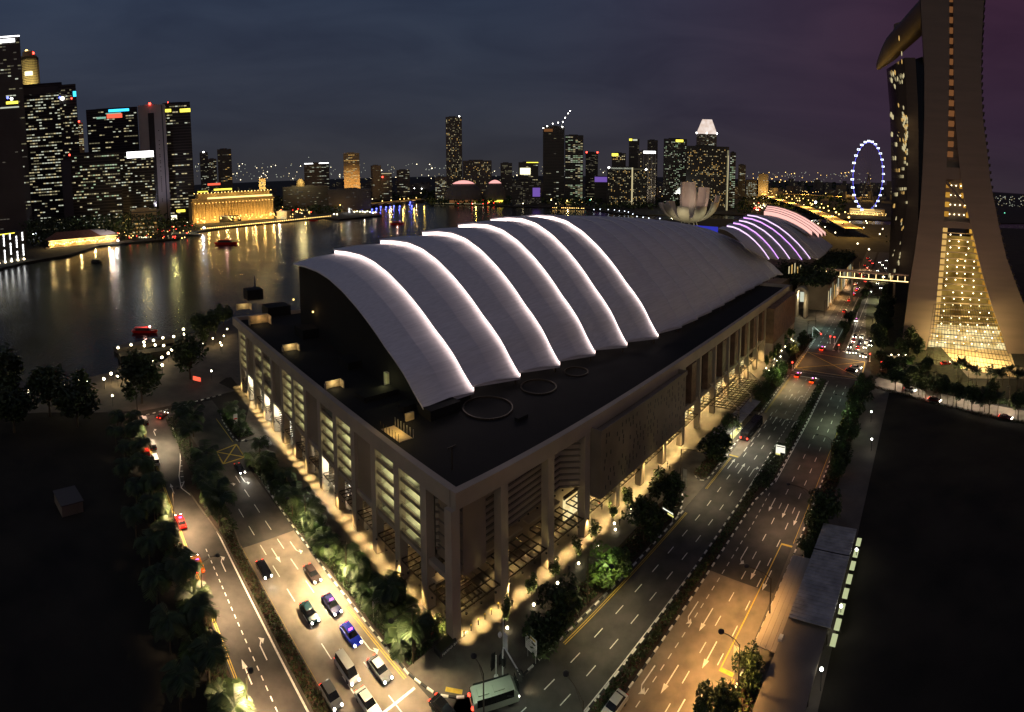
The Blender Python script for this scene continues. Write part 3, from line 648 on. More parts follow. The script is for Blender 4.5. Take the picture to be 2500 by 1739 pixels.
mb = MB(); mb.prism([Vector((p.x, p.y, 0)) for p in (el[0], el[0] - nR * sp_[0], el[0] - nR * sp_[0] + eR * 2, el[0] + eR * 2)], 17.6, 33); part('gable_wall', mb, 'leaf_dark', theatre)
g_ = on_plane(1752, 568, EP(206, 0), eR); mb = MB(); mb.obox(g_ - UP * 3, -nR * 14, eR * .4, UP * 6); part('blue_panel', mb, 'led_blue_dim', theatre)
casino = thing('casino_hall', 'farthest arched hall with a fan of bright coral light lines', 'building', EP(310, 40))
lo = cT((1780, 480), (1755, 490), (1705, 500), (1650, 515), (1545, 478), (1440, 440)); hi = cT((850, 60), (845, 75), (830, 100), (815, 132), (798, 160), (778, 190))
el, sp_, cr2 = [], [], []
for (a, b), (c, d), r0 in zip(lo, hi, (343, 334, 322, 310, 298, 287)):
    e = on_plane(a, b, EP(r0, 0), eR); h_ = on_plane(c, d, EP(r0, 0), eR); el.append(e); sp_.append((h_ - e).dot(-nR)); cr2.append(h_.z)
el, sp_, cr2 = el[::-1], sp_[::-1], cr2[::-1]
shells(el, sp_, cr2, casino, lambda i: 'led_coral', 3.4, 40, CASC)
mb = MB(); mb.obox(EP(287, 12), eR * 70, eL * 90, UP * 20); part('podium', mb, 'facade_dark', casino)
# mall block along the avenue, with roof garden
mall = thing('shopping_mall', 'low glazed mall block beyond the footbridge with tall lit windows', 'building', EP(240, -4))
mb = MB(); mb.obox(EP(242, -8), eR * 110, eL * 18, UP * 15.8); part('wall', mb, 'facade_dark', mall)
mb = MB(); mb.obox(EP(240, -10), eR * 118, eL * 24, UP * -1.2); mb.v = [(x, y, z + 17.2) for x, y, z in mb.v]; part('roof', mb, 'deck', mall)
for k in range(16):
    mb = MB(); r0 = 243 + k * 6.6; mb.obox(EP(r0, -8.3, 0), eR * .9, eL * .25, UP * 15.6); part('column', mb, 'facade', mall)
    mb = MB(); mb.obox(EP(r0 + 1.6, -8.25, 1 + rnd.random() * 2), eR * 2.0, eL * .2, UP * (8 + rnd.random() * 5)); part('window', mb, ('win_warm', 'win_white', 'win_dim', 'win_amber')[k % 4], mall)
# lit link hall between the two roofs
mb = MB(); mb.obox(EP(192, 11), eR * 44, eL * 6, UP * 15); part('link_hall', mb, 'facade_dark', mall)
for k in range(5):
    q = on_plane(1925 + k * 7, 660, EP(0, 10.6), nR); mb = MB(); mb.obox(Vector((q.x, q.y, q.z - 2)), eR * 1.6, nR * .2, UP * (4 + (k % 3))); part('window', mb, 'win_amber' if k % 2 else 'win_warm', mall)

# arch at the street end of the hall
p0 = G(1938, 774); gate = thing('gate_arch', 'tall pale arch lit from inside at the far corner of the big hall', 'arch', p0)
w_ = eR * 5.0
for q in (0, 5.3):
    mb = MB(); mb.obox(p0 + nR * q, nR * 1.4, w_, UP * 13.5); part('pier', mb, 'facade', gate)
mb = MB(); c = p0 + nR * 3.35 + UP * 13.5
for k in range(14):
    t0, t1 = math.pi * k / 14, math.pi * (k + 1) / 14
    f = lambda t, q: c - nR * (math.cos(t) * q) + UP * (math.sin(t) * q)
    mb.poly([f(t0, 3.35), f(t1, 3.35), f(t1, 1.95), f(t0, 1.95)]); mb.poly([f(t0, 3.35) + w_, f(t0, 1.95) + w_, f(t1, 1.95) + w_, f(t1, 3.35) + w_]); mb.poly([f(t0, 3.35), f(t0, 3.35) + w_, f(t1, 3.35) + w_, f(t1, 3.35)]); mb.poly([f(t0, 1.95), f(t1, 1.95), f(t1, 1.95) + w_, f(t0, 1.95) + w_])
part('arch_ring', mb, 'facade', gate)
light('POINT', p0 + nR * 3.3 + eR * 2 + UP * 12, 1500, (1, .92, .62), None, .4); light('POINT', p0 + nR * 9 - eR * 3 + UP * 9, 1100, (1, .86, .5), None, .4)
mb = MB(); mb.obox(p0 + nR * 2.2 + w_ * .7 + UP * 8, nR * 2.4, w_ * .06, UP * 5.5); part('lit_panel', mb, 'win_white', gate)

# covered footbridge over the avenue
q0, q1 = on_plane(2008, 672, Bw(312, 0), uB), on_plane(2216, 716, Bw(312, 0), uB)
fb = thing('footbridge', 'covered footbridge over the avenue lit along its underside', 'footbridge', q0)
dv = q1 - q0; dv.z = 0; dn_ = dv.normalized(); sd = Vector((-dn_.y, dn_.x, 0)); zb = q0.z - 1.0
o_ = Vector((q0.x, q0.y, 0))
mb = MB(); mb.obox(o_ + UP * zb, dv, sd * 4, UP * .5); part('deck', mb, 'steel_dark', fb)
mb = MB(); mb.obox(o_ + UP * (zb + 4.4), dv, sd * 4.6, UP * .8); part('roof', mb, 'tower_wall', fb)
mb = MB(); mb.obox(o_ + UP * (zb + .8) - sd * .1, dv, sd * .1, UP * .5); part('light_strip', mb, 'strip_gold', fb)
for k in range(12):
    mb = MB(); mb.obox(o_ + dv * ((k + .5) / 12) + UP * (zb + 1.0) - sd * .15, dn_ * .3, sd * .14, UP * 3.2); part('lit_post', mb, 'strip_gold', fb)
for t in (.15, .4, .65, .9): light('POINT', o_ + dv * t - sd * 5 + UP * (zb + 8), 900, (1, .68, .42), None, .4)  # unseen fill lights added to brighten the bridge roof
for t in (.06, .34, .83):
    mb = MB(); mb.obox(o_ + dv * t, dn_ * 1.2, sd * 3, UP * zb); part('pier', mb, 'facade', fb)

# lotus-shaped museum: petals opening from a bowl
mc = Vector((236, 760, 0)); mus = thing('lotus_museum', 'white lotus-shaped museum with curved petals of different heights by the bay', 'museum', mc)
RV, TV = az(107), az(197)                              # to the right / towards the drone as seen from it
def petal(ang, R_, z_, half, thick=3.0):
    n_, m_ = 14, 6; f, b = [], []
    for k in range(n_ + 1):
        t = k / n_; r = 12 + (R_ - 12) * math.sin(t * math.pi / 2); z = 6 + (z_ - 6) * (1 - math.cos(t * math.pi / 2)) ** .85; hw = R(half) * (1 - .28 * t * t) * min(1, .72 + .5 * t)
        ro, ri = [], []
        for j in range(m_ + 1):
            th = R(ang) + hw * (2 * j / m_ - 1); d = RV * math.cos(th) + TV * math.sin(th); q = 1 + .05 * math.cos((2 * j / m_ - 1) * math.pi / 2)
            ro.append(mc + d * (r * q) + UP * z); ri.append(mc + d * max(4, r * q - thick * (1 + .6 * t)) + UP * (z + thick * .55 * (1 - t)))
        f.append(ro); b.append(ri)
    mb = MB(); mb.grid([r_[::-1] for r_ in f]); mb.grid(b); mb.grid([f[-1], b[-1]]); mb.grid([[r_[0] for r_ in f], [r_[0] for r_ in b]]); mb.grid([[r_[-1] for r_ in b], [r_[-1] for r_ in f]])
    part('petal', mb, 'petal', mus)
dM = math.hypot(mc.x, mc.y)
for ang, R_, z_, half in ((180, 46, 34, 14), (143, 44, 34, 15.5), (104, 42, 31, 16), (64, 42, 32, 16), (27, 46, 38, 14), (352, 47, 47, 12), (318, 34, 59, 26), (262, 22, 67, 46), (215, 40, 36, 18)): petal(ang, R_, z_, half)
mb = MB(); mb.lathe([(7, 4), (14, 7), (22, 12), (20, 14)], 24, 0, mc); part('bowl', mb, 'petal', mus, None, True)
for k in range(10):
    t = 2 * math.pi * k / 10; mb = MB(); mb.tube([mc + Vector((math.cos(t) * 14, math.sin(t) * 14, 0)), mc + Vector((math.cos(t) * 11, math.sin(t) * 11, 7))], .7, 6); part('strut', mb, 'steel_pale', mus)
light('SPOT', mc + TV * 26 + UP * 26, 30000, (1, .70, .55), None, 1, 75, .8, mc - TV * 16 + UP * 52); light('SPOT', mc + TV * 20 + RV * 26 + UP * 26, 16000, (1, .62, .5), None, 1, 70, .8, mc + RV * 26 - TV * 20 + UP * 46)
light('SPOT', mc + TV * 80 - RV * 20 + UP * 2, 60000, (1, .90, .55), None, 1, 60, .8, mc + UP * 18); light('SPOT', mc + TV * 70 + RV * 45 + UP * 2, 36000, (.95, .95, .6), None, 1, 60, .8, mc + UP * 20 + RV * 18)

# ---------------------------------------------------------------- hotel towers: two legs leaning together, slit of lit floors between
tA = 44.0; tu, tn = az(tA), az(tA + 90)               # along the row of towers / across it
tQ = G(2280.8, 857, 0)
def TP(s, d, z): return tQ + tn * s + tu * d + UP * z
tower = thing('hotel_tower', 'huge near hotel tower with two leaning legs and a glowing atrium between them', 'hotel', tQ)
zl = [0, 8.7, 30.3, 45.8, 65, 86.9, 106.9, 129.4, 146, 157, 180, 196]
LLs = [-15.2, -14.7, -13.2, -11.5, -10.2, -10.2, -10.8, -12.1, -14.2, -15.4, -16.5, -17]
LRz, LRs = [0, 12.4, 54, 67.5, 84.7, 96.2, 113.2, 130.1, 158, 196], [-3.8, -.7, .6, .8, .6, .5, -.2, -.9, -2.7, -3.5]
RLz, RLs = [0, 8.5, 21, 36.6, 52.5, 65.3, 68, 85, 99.3, 113.3, 130.2, 158, 196], [34.2, 31.3, 25.8, 20.1, 15.2, 11.3, 10, 6.4, 4.1, 2.3, .9, -.9, -1.6]
RRz, RRs = [0, 23, 32.5, 45.6, 58.5, 69, 77.3, 91.7, 106, 120, 137, 159, 196], [50.5, 40.5, 36, 30.3, 26.3, 23.6, 21.2, 18.6, 15.8, 14, 12.9, 12.6, 12.6]
zz = [0, 6, 12, 18, 24, 30, 37, 45, 53, 60, 66, 72, 79, 86, 93, 100, 107, 114, 122, 130, 138, 147, 158, 170, 183, 196]
ip = lambda z, a, b: float(np.interp(z, a, b))
def leg(name, fl, fr, d0, d1, m):
    mb = MB()
    rows = [[TP(fl(z), d0, z), TP(fr(z), d0, z), TP(fr(z), d1, z), TP(fl(z), d1, z), TP(fl(z), d0, z)] for z in zz]
    mb.grid(rows); mb.poly([r for r in rows[-1][:4]]); return part(name, mb, m, tower)
FL = lambda z: ip(z, zl, LLs); FR = lambda z: ip(z, LRz, LRs); GL = lambda z: ip(z, RLz, RLs); GR = lambda z: ip(z, RRz, RRs)
leg('west_leg', FL, FR, 0, 72, 'tower_wall'); leg('east_leg', GL, GR, 0, 72, 'tower_wall')
mb = MB(); mb.grid([[TP(FR(z) - .1, 3.2, z), TP(GL(z) + .1, 3.2, z)] for z in zz if z >= 57][::-1]); part('recess_wall', mb, 'facade_dark', tower)
mb = MB(); zs_ = [z for z in zz if z <= 57]; mb.grid([[TP(FR(z) - .1, 6.5, z), TP(GL(z) + .1, 6.5, z)] for z in zs_][::-1]); part('atrium_back', mb, 'atrium_glow', tower)
mb = MB(); mb.obox(TP(FR(58) - .3, .6, 57), tn * (GL(58) - FR(58) + .6), tu * 5, UP * 3.0); part('transfer_beam', mb, 'tower_wall', tower)
mb = MB(); mb.obox(TP(FR(84) - .3, .8, 79), tn * (GL(82) - FR(82) + .6), tu * 2.3, UP * 5.5); part('transfer_beam', mb, 'tower_wall', tower)
mb = MB(); mb.tube([TP(FR(80), .7, 78), TP(GL(68), .7, 68)], .7, 5); part('brace', mb, 'tower_wall', tower)
for k in range(24):                                      # floors seen through the slit above the brace
    z = 88 + k * 4.6
    if z > 194: break
    mb = MB(); mb.obox(TP(FR(z), 2.6, z), tn * max(.6, GL(z) - FR(z)), tu * .5, UP * .9); part('slit_floor', mb, 'tower_wall', tower)
    mb = MB(); a, b = FR(z + 2.2) + .1, GL(z + 2.2) - .1
    mb.obox(TP(a, 2.9, z + 1.2), tn * min(b - a, 2.6), tu * .2, UP * 2.6); part('slit_window', mb, 'win_copper', tower)
for k in range(19):                                      # atrium galleries with lamps
    z = 3.2 + k * 3.0 if k < 18 else 60
    if z > 56: z = 61 + (k - 17) * 3
    mb = MB(); a, b = FR(z), GL(z); mb.obox(TP(a, 5.2, z), tn * (b - a), tu * 1.2, UP * .45); part('gallery', mb, 'facade_dark', tower)
    mb = MB(); mb.obox(TP(a + .1, 5.0, z + .5), tn * 2.2, tu * .15, UP * 2.2); part('lit_room', mb, 'win_amber', tower)
    mb = MB(); mb.obox(TP(b - 1.6, 5.0, z + .5), tn * 1.5, tu * .15, UP * 2.0); part('lit_room', mb, 'ramp_glow', tower)
    mb = MB(); rr = random.Random(k)
    for j in range(max(2, int((b - a) / 4.2))):
        s_ = a + 3.2 + j * 4.2 + rr.random() * 1.2
        if s_ < b - 2 and rr.random() < .85: mb.ball(TP(s_, 4.7, z - .5), .30, 0, 6, 4)
    if mb.v: part('gallery_lamp', mb, 'bulb_small', tower, 'stuff')
    if k % 3 == 0 and z < 50: light('POINT', TP((a + b) / 2, 3.4, z + 2), 900, (1, .66, .22), None, .5)
for k in range(4):
    z = 62 + k * 4.4; a, b = FR(z), GL(z)
    mb = MB(); mb.obox(TP(a + .2, 3.0, z), tn * 2.0, tu * .15, UP * 2.4); part('lit_room', mb, 'ramp_glow', tower); mb = MB(); mb.obox(TP(b - 1.4, 3.0, z), tn * 1.2, tu * .15, UP * 2.4); part('lit_room', mb, 'ramp_glow', tower)
    mb = MB()
    for j in range(int((b - a) / 2.2)): mb.ball(TP(a + 2.6 + j * 2.2, 2.9, z + 1.2), .26, 0, 6, 4)
    if mb.v: part('gallery_lamp', mb, 'bulb_small', tower, 'stuff')
# low glass hall sloping down in front of the atrium: mullion grid
A0, A1, B0, B1 = TP(-4, -16.5, .1), TP(33.5, -31, .1), TP(-1.5, -1.2, 22), TP(24.5, -1.2, 22)
def HP(u, v): return A0.lerp(A1, u).lerp(B0.lerp(B1, u), v)
mb = MB()
for k in range(15):
    v = k / 14; mb.tube([HP(0, v), HP(1, v)], .12, 4)
for k in range(25):
    u = k / 24; mb.tube([HP(u, 0), HP(u, 1)], .10, 4)
part('atrium_mullion', mb, 'steel_dark', tower, 'stuff')
mb = MB(); mb.poly([TP(-6, -15, .07), TP(34, -31, .07), TP(36, 6, .07), TP(-4, 6, .07)]); part('lobby_floor', mb, 'interior_warm', tower)
mb = MB(); mb.grid([[TP(FR(z) - .1, 5.6, z), TP(GL(z) + .1, 5.6, z)] for z in (0, 4, 8, 11)][::-1]); part('lobby_wall', mb, 'lobby_glow', tower)
for k in range(5):
    light('POINT', TP(1 + k * 6.2, -9 - k * 1.6, 7), 5200, (1, .74, .30), None, .5)
for k in range(2):
    light('SPOT', TP(-6 + k * 30, -70, 4), 24000, (1, .64, .46), None, 2, 70, .9, TP(0 + k * 12, 0, 62))
# serrated balconies down the east side, dark glass down the west side
mb = MB()
for k in range(54): z = 20 + k * 3.3; mb.obox(TP(GR(z), 1, z), tn * .9, tu * 8, UP * 1.3)
part('east_balcony', mb, 'steel_dark', tower, 'stuff')
mb = MB(); mb.grid([[TP(FL(z) - .25, 72, z), TP(FL(z) - .25, .6, z)] for z in zz[1:]]); part('west_glass', mb, 'glass_dark', tower)
# farther tower of the row
t2 = Vector((0, 0, 0)); far_tower = thing('hotel_tower', 'farther hotel tower half hidden by the near one, few lit rooms on dark glass', 'hotel', tQ + tu * 215)
c5_ = crop(2100, 0, 3.195)
E0 = c5_((205, 540), (230, 850), (240, 1100), (245, 1597)) + [(2170, 640)]; E1 = c5_((345, 450), (360, 700), (370, 1000), (365, 1597)) + [(2195, 640)]; E2 = c5_((430, 450), (450, 800), (455, 1100), (455, 1400)) + [(2240, 640)]
Q1 = tQ + tu * 175 + tn * -8
pts0, pts1, pts2 = [], [], []
for (a, b), (c, d), (e_, f_) in zip(E0, E1, E2):
    p1 = on_plane(c, d, Q1, tu); pts1.append(p1); pts2.append(on_plane(e_, f_, Q1, tu)); pts0.append(on_plane(a, b, p1, tn))
for L_ in (pts0, pts1, pts2): L_.append(Vector((L_[-1].x, L_[-1].y, 0)))
wst = MB(); wst.grid([[a, b] for a, b in zip(pts0, pts1)]); part('west_glass', wst, 'glass_dark', far_tower)
mb = MB(); mb.grid([[a, b, b + tu * 80, a + tu * 80] for a, b in zip(pts1, pts2)]); part('end_wall', mb, 'tower_wall', far_tower)
pts3 = [on_plane(x, y, Q1 + tu * 4, tu) for x, y in c5_((492, 440), (505, 800), (506, 1100), (500, 1400)) + [(2252, 640)]]; pts3.append(Vector((pts3[-1].x, pts3[-1].y, 0)))
mb = MB(); mb.grid([[a + tu * 4, b] for a, b in zip(pts2, pts3)]); part('east_glass', mb, 'glass_dark', far_tower)
rr = random.Random(11); wm_ = MB()
for k in range(58):
    t = k / 58; z = 12 + t * 158
    for j in range(16):
        hot = .55 if (.55 < t < .74 and j > 8) else .07
        if rr.random() < hot:
            f = (j + .2) / 16; zc = [p.z for p in pts0][::-1]
            A = Vector(tuple(float(np.interp(z, zc, [p[i] for p in pts0][::-1])) for i in (0, 1))) if False else None
            def lerpz(L_):
                zs2 = [p.z for p in L_][::-1]; return Vector((float(np.interp(z, zs2, [p.x for p in L_][::-1])), float(np.interp(z, zs2, [p.y for p in L_][::-1])), z))
            a, b = lerpz(pts0), lerpz(pts1); p = a.lerp(b, f); d_ = (b - a) / 16 * .6; nn = Vector((-d_.y, d_.x, 0)).normalized()
            if nn.dot(p) > 0: nn = -nn
            wm_.obox(p + nn * .1, d_, nn * .3, UP * 1.9, rr.choice((0, 0, 1)))
part('lit_window', wm_, ['win_warm', 'win_amber'], far_tower, 'stuff')
# boat-shaped sky park on top
park = thing('sky_park', 'boat-shaped sky deck resting on top of the hotel towers', 'sky deck', tQ + tu * 150 + UP * 196)
mb = MB(); rows = []
tip = at_dist(2133, 165, 546); mid_ = at_dist(2258, 16, 343); back = TP(2, 30, mid_.z)
ctl = [tip, tip.lerp(mid_, .5) - az(134) * 3, mid_, back]; ctl = [p + az(134) * 5 for p in ctl]
for k in range(19):
    t = k / 18 * 3; i_ = min(2, int(t)); c = ctl[i_].lerp(ctl[i_ + 1], t - i_); d = (ctl[i_ + 1] - ctl[i_]); d.z = 0; d.normalize(); asd = Vector((d.y, -d.x, 0))
    w_ = (2.4 + 6 * math.sin(math.pi / 2 * min(1, k / 7))); dp = 5 + 6 * min(1, k / 5)
    rows.append([c + asd * (w_ * x) + UP * y for x, y in ((-1, 4), (-1, 1), (-.6, 3 - dp), (.6, 3 - dp), (1, 1), (1, 4), (-1, 4))])
mb.grid(rows); mb.poly(rows[0][:6]); part('hull', mb, 'hull', park, None, True)
mb = MB()
for k in range(14): c = rows[3 + k // 2][0].lerp(rows[4 + k // 2][5], .35); mb.ball(c + UP * 1.2, 2.0, 0, 7, 4, .7)
part('roof_planting', mb, 'leaf_dark', park, 'stuff')
c = rows[7][0].lerp(rows[7][5], .4); mb = MB(); mb.lathe([(8, 0), (8, 7), (4, 9)], 14, 0, c); part('pavilion', mb, 'tower_wall', park)
for k in range(9):
    c = rows[1 + k][1]; mb = MB(); mb.ball(c, .5, 0, 5, 3); part('deck_lamp', mb, 'win_warm', park)
# ================================================================ the city across the bay
def facade_lights(mb, w, h, fl, nc, prob, rr, mats, y=-.35, x0=0.0, fw=.6, fh=.5, run=0.0, z0=4.0, side=None):
    """lit windows: boxes a little proud of the face, some floors in long runs"""
    n = int((h - z0 - 2) / fl); cw = w / nc; prob *= .62; run *= .85
    for k in range(n):
        z = z0 + k * fl; p = prob * (.35 + 1.3 * rr.random()); on = False
        for j in range(nc):
            on = (rr.random() < p) if not (on and rr.random() < run) else True
            if not on: continue
            a = x0 - w / 2 + (j + .5 - fw / 2) * cw; m = rr.choice(mats)
            if side is None: mb.obox((a, y, z), (cw * fw, 0, 0), (0, .4, 0), (0, 0, fl * fh), m)
            else: mb.obox((side, a + w / 2, z), (.4, 0, 0), (0, cw * fw, 0), (0, 0, fl * fh), m)
WM = ['win_white', 'win_warm', 'win_dim', 'win_amber', 'win_faint', 'win_green']
def bld(name, label, x0, x1, yt, dist, mat_='office_dark', depth=30, yaw=0.0, fl=4.0, nc=14, prob=.3, mats=(0, 1, 2, 2, 4), run=.55, fw=.85, fh=.33, bands=True, z0=4.0, side_p=.2, seed=0, cat='building', base=0.0):
    rr = random.Random(seed or int(x0 * 7 + yt)); a = (x0 + x1) / 2
    if x1 < 470 and dist < 1100: dist *= 1.42; fl *= 1.36; depth *= 1.2
    c = at_dist(a, yt, dist); h = c.z - base; w = (x1 - x0) / FPX * dist
    ang = -math.atan2(c.x, c.y) + R(yaw)
    if yaw: w = max(6, (w - depth * abs(math.sin(R(yaw)))) / math.cos(R(yaw)))
    t = thing(name, label, cat, (c.x, c.y, base), ang)
    mb = MB(); mb.obox((-w / 2, 0, 0), (w, 0, 0), (0, depth, 0), (0, 0, h)); mb.obox((-w * .3, depth * .25, h), (w * .5, 0, 0), (0, depth * .5, 0), (0, 0, 2.5)); mb.build('body', mat_, t)
    if bands:
        mb = MB(); n = int((h - z0) / fl)
        for k in range(n): mb.obox((-w / 2 - .2, -.25, z0 + k * fl + fl * .62), (w + .4, 0, 0), (0, depth + .5, 0), (0, 0, fl * .22))
        mb.build('floor_band', 'office_grey' if mat_ != 'office_pale' else 'office_pale', t, None, False, 'stuff')
    mb = MB(); facade_lights(mb, w * .96, h, fl, nc, prob, rr, mats, -.5, 0, fw, fh, run, z0)
    if yaw: facade_lights(mb, depth * .9, h, fl, max(3, nc // 3), side_p, rr, mats, 0, 0, fw, fh, run, z0, (w / 2 + .1 if yaw < 0 else -w / 2 - .5))
    if mb.v: mb.build('lit_window', WM, t, None, False, 'stuff')
    return t, w, h
def sign(t, x0, x1, z0, z1, m, y=-.9, name='sign'):
    mb = MB(); mb.obox((x0, y, z0), (x1 - x0, 0, 0), (0, .4, 0), (0, 0, z1 - z0)); return mb.build(name, m, t)
def beacon(t, x, z, m='bulb_red', r=1.6, y=0):
    mb = MB(); mb.ball((x, y, z), r, 0, 6, 4); return mb.build('beacon', m, t)

# financial district on the left
t, w, h = bld('office_tower', 'tallest tower at the left edge with a white light strip along its top', -40, 47, 88, 640, 'office_grey', 40, 0, 4.2, 10, .25, (0, 2, 4)); sign(t, -w / 2, w / 2, h - 3, h - 1, 'sign_white'); sign(t, -w * .12, w * .36, h - 12, h - 6, 'sign_white')
t, w, h = bld('office_tower', 'plain brown slab tower at the left edge below the tallest tower', -30, 46, 262, 560, 'office_grey', 30, 0, 3.6, 9, .02, (4,)); sign(t, -w * .1, w * .5, h - 2, h, 'win_white'); sign(t, w * .1, w * .48, h + 4, h + 8, 'sign_yellow'); beacon(t, w * .28, h + 12, 'bulb_white', 2.2); beacon(t, w * .16, h + 14, 'bulb_blue', 2)
c = at_dist(69, 128, 1280); t = thing('round_tower', 'round tower floodlit yellow with red and white lamps on its crown', 'building', (c.x, c.y, 0), -math.atan2(c.x, c.y)); h = c.z
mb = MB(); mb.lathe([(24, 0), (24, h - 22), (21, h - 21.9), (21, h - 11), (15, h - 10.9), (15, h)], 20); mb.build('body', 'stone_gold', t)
mb = MB()
for k in range(int((h - 30) / 4)): mb.lathe([(24.3, 20 + k * 4), (24.3, 21.2 + k * 4)], 20)
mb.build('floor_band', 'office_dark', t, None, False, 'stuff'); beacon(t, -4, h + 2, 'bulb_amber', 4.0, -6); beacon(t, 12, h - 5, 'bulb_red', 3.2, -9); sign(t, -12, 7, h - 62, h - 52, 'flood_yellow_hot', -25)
light('SPOT', Vector((c.x, c.y, 0)) * .935 + UP * (h - 110), 420000, (1, .92, .42), None, 2, 60, .6, c - UP * 30)
t, w, h = bld('office_tower', 'broad black office block with many lit rows and a bare pale top storey', 41, 150, 204, 700, 'office_dark', 40, 0, 4.1, 16, .42, (0, 1, 2, 2, 0), .7)
sign(t, -w / 2, w / 2, h - 20, h - 7, 'office_grey', -.7, 'plant_storey')
t, w, h = bld('office_tower', 'narrow office wing with a purple lamp and small blue sign near its top', 142, 184, 206, 690, 'office_dark', 40, 0, 4.1, 8, .4, (0, 1, 2, 2), .5); sign(t, w * .32, w * .5, h - 24, h - 14, 'sign_cyan'); beacon(t, -w * .3, h - 26, 'bulb_white', 3.2, -1); beacon(t, -w * .44, h - 24, 'bulb_blue', 2.2, -1); beacon(t, w * .22, h - 27, 'bulb_red', 1.6, -1)
t, w, h = bld('spire_tower', 'slender yellow lit spire between two dark office blocks', 184, 202, 300, 1000, 'stone_gold', 12, 0, 4, 4, .9, (1, 1, 0), .5); beacon(t, 0, h + 4, 'bulb_red', 2.4)
t, w, h = bld('stair_tower', 'unlit blue grey windowless slab between black office blocks', 148, 172, 392, 612, 'office_blue', 14, 0, 4, 3, 0, (4,), bands=False)
t, w, h = bld('office_tower', 'low wide black glass block with rows of greenish windows', 166, 292, 373, 620, 'office_dark', 40, 0, 3.9, 20, .42, (0, 2, 2, 5, 1), .72)
beacon(t, -w * .47, h - 1, 'bulb_red', 1.6)
t, w, h = bld('office_tower', 'dark block with a cyan sign above a red and green sign on its top', 210, 334, 264, 800, 'office_dark', 45, 0, 4.1, 18, .2, (0, 1, 2, 2), .55)
sign(t, -w * .06, w * .34, h - 8.5, h - 3, 'sign_cyan'); sign(t, -w * .1, w * .2, h - 22, h - 13, 'sign_red'); sign(t, -w * .3, -w * .12, h - 22, h - 18, 'sign_teal'); sign(t, -w * .12, w * .18, h - 12.8, h - 10.5, 'sign_teal')
t, w, h = bld('office_tower', 'bank office with a huge glowing white sign across its top', 284, 374, 369, 650, 'office_dark', 40, 0, 3.7, 15, .5, (0, 1, 2, 2, 0), .6); sign(t, -w * .22, w * .5, h - 12, h - 1, 'sign_white')
t, w, h = bld('office_tower', 'pale ribbed concrete tower with a red beacon and one dark window column', 336, 402, 256, 720, 'office_pale', 34, 0, 4, 5, .0, (4,), bands=False); beacon(t, -w * .05, h + 2, 'bulb_red', 2.6, -2)
sign(t, -w * .14, w * .08, 30, h - 16, 'office_dark', -.5, 'window_column'); mb = MB(); rr = random.Random(5)
for k in range(42):
    if rr.random() < .6: mb.obox((w * .2, -.6, 20 + k * 4), (2, 0, 0), (0, .4, 0), (0, 0, 2))
mb.build('dark_window', 'office_dark', t, None, False, 'stuff'); sign(t, w * .36, w * .4, 0, h - 2, 'office_blue', -.6, 'rib')
light('SPOT', Vector((t.location.x, t.location.y, 0)) * .9 + UP * 40, 120000, (.8, .75, .95), None, 3, 80, .8, t.location + UP * 110)
t, w, h = bld('office_tower', 'dark striped tower with two yellow signs near its top', 397, 463, 250, 760, 'office_dark', 40, 0, 4.3, 9, .3, (0, 1, 2, 2, 4), .6); sign(t, -w * .5, -w * .2, h - 19, h - 13, 'sign_yellow'); sign(t, w * .12, w * .5, h - 21, h - 14, 'sign_yellow'); beacon(t, -w * .3, h + 1, 'bulb_red', 1.2); sign(t, -w * .2, w * .12, 18, 23, 'sign_yellow'); sign(t, -w * .45, -w * .2, 2, 12, 'flood_yellow_hot')
# mid-ground between the district and the bay mouth
t, w, h = bld('office_tower', 'small distant tower with a white lamp on top right of the yellow signs', 487, 507, 372, 1800, 'office_grey', 24, 0, 4, 5, .2); beacon(t, 0, h + 1, 'bulb_white', 2.6)
bld('office_block', 'small distant block with a white roof line beside a lamp-topped tower', 507, 528, 388, 1750, 'office_grey', 24, 0, 4, 6, .3)
t, w, h = bld('office_tower', 'plain dark distant tower standing alone above low lights', 530, 564, 364, 1500, 'office_grey', 30, 0, 4.2, 6, .14, (2, 4, 3))
t, w, h = bld('office_tower', 'orange floodlit hotel tower standing alone behind the riverside lamps', 838, 877, 374, 1500, 'stone_gold', 26, 0, 4, 7, .3, (3, 3, 1), .4)
light('SPOT', Vector((t.location.x, t.location.y, 0)) * .93 + UP * 6, 900000, SODIUM, None, 3, 60, .7, t.location + UP * 40)
t, w, h = bld('office_block', 'distant twin block with two bright white crown lights', 742, 803, 398, 1900, 'office_grey', 30, 0, 4, 10, .22, (2, 4, 0)); sign(t, -w * .48, -w * .14, h - 3, h, 'sign_white'); sign(t, w * .1, w * .48, h - 3, h, 'sign_white'); beacon(t, -w * .3, h + 22, 'win_white', 1.4)
t, w, h = bld('office_tower', 'tallest slim hotel tower in the middle of the skyline speckled with lit rooms', 1088, 1127, 285, 1540, 'office_grey', 36, 0, 3.9, 12, .42, (1, 3, 2, 2, 2), .1, .5, .55); beacon(t, w * .35, h + 1, 'bulb_white', 1.8)
t, w, h = bld('apartment_block', 'broad brown block with scattered lit rooms right of the slim hotel tower', 1130, 1200, 392, 1500, 'office_grey', 30, 0, 3.8, 20, .24, (1, 3, 2, 2), .1, .5, .5)
t, w, h = bld('museum_block', 'low grey colonnaded civic building with a lit dome', 690, 800, 455, 1250, 'office_grey', 40, 0, 5, 20, .3, (2, 4), .1); mb = MB(); mb.lathe([(11, 0), (11, 8), (9.5, 9), (9, 13), (5, 17), (.6, 20)], 14, 0, (-w * .1, 10, h)); mb.build('dome', 'stone_gold', t); light('POINT', at_dist(733, 430, 1225), 60000, (1, .8, .35), None, 1)
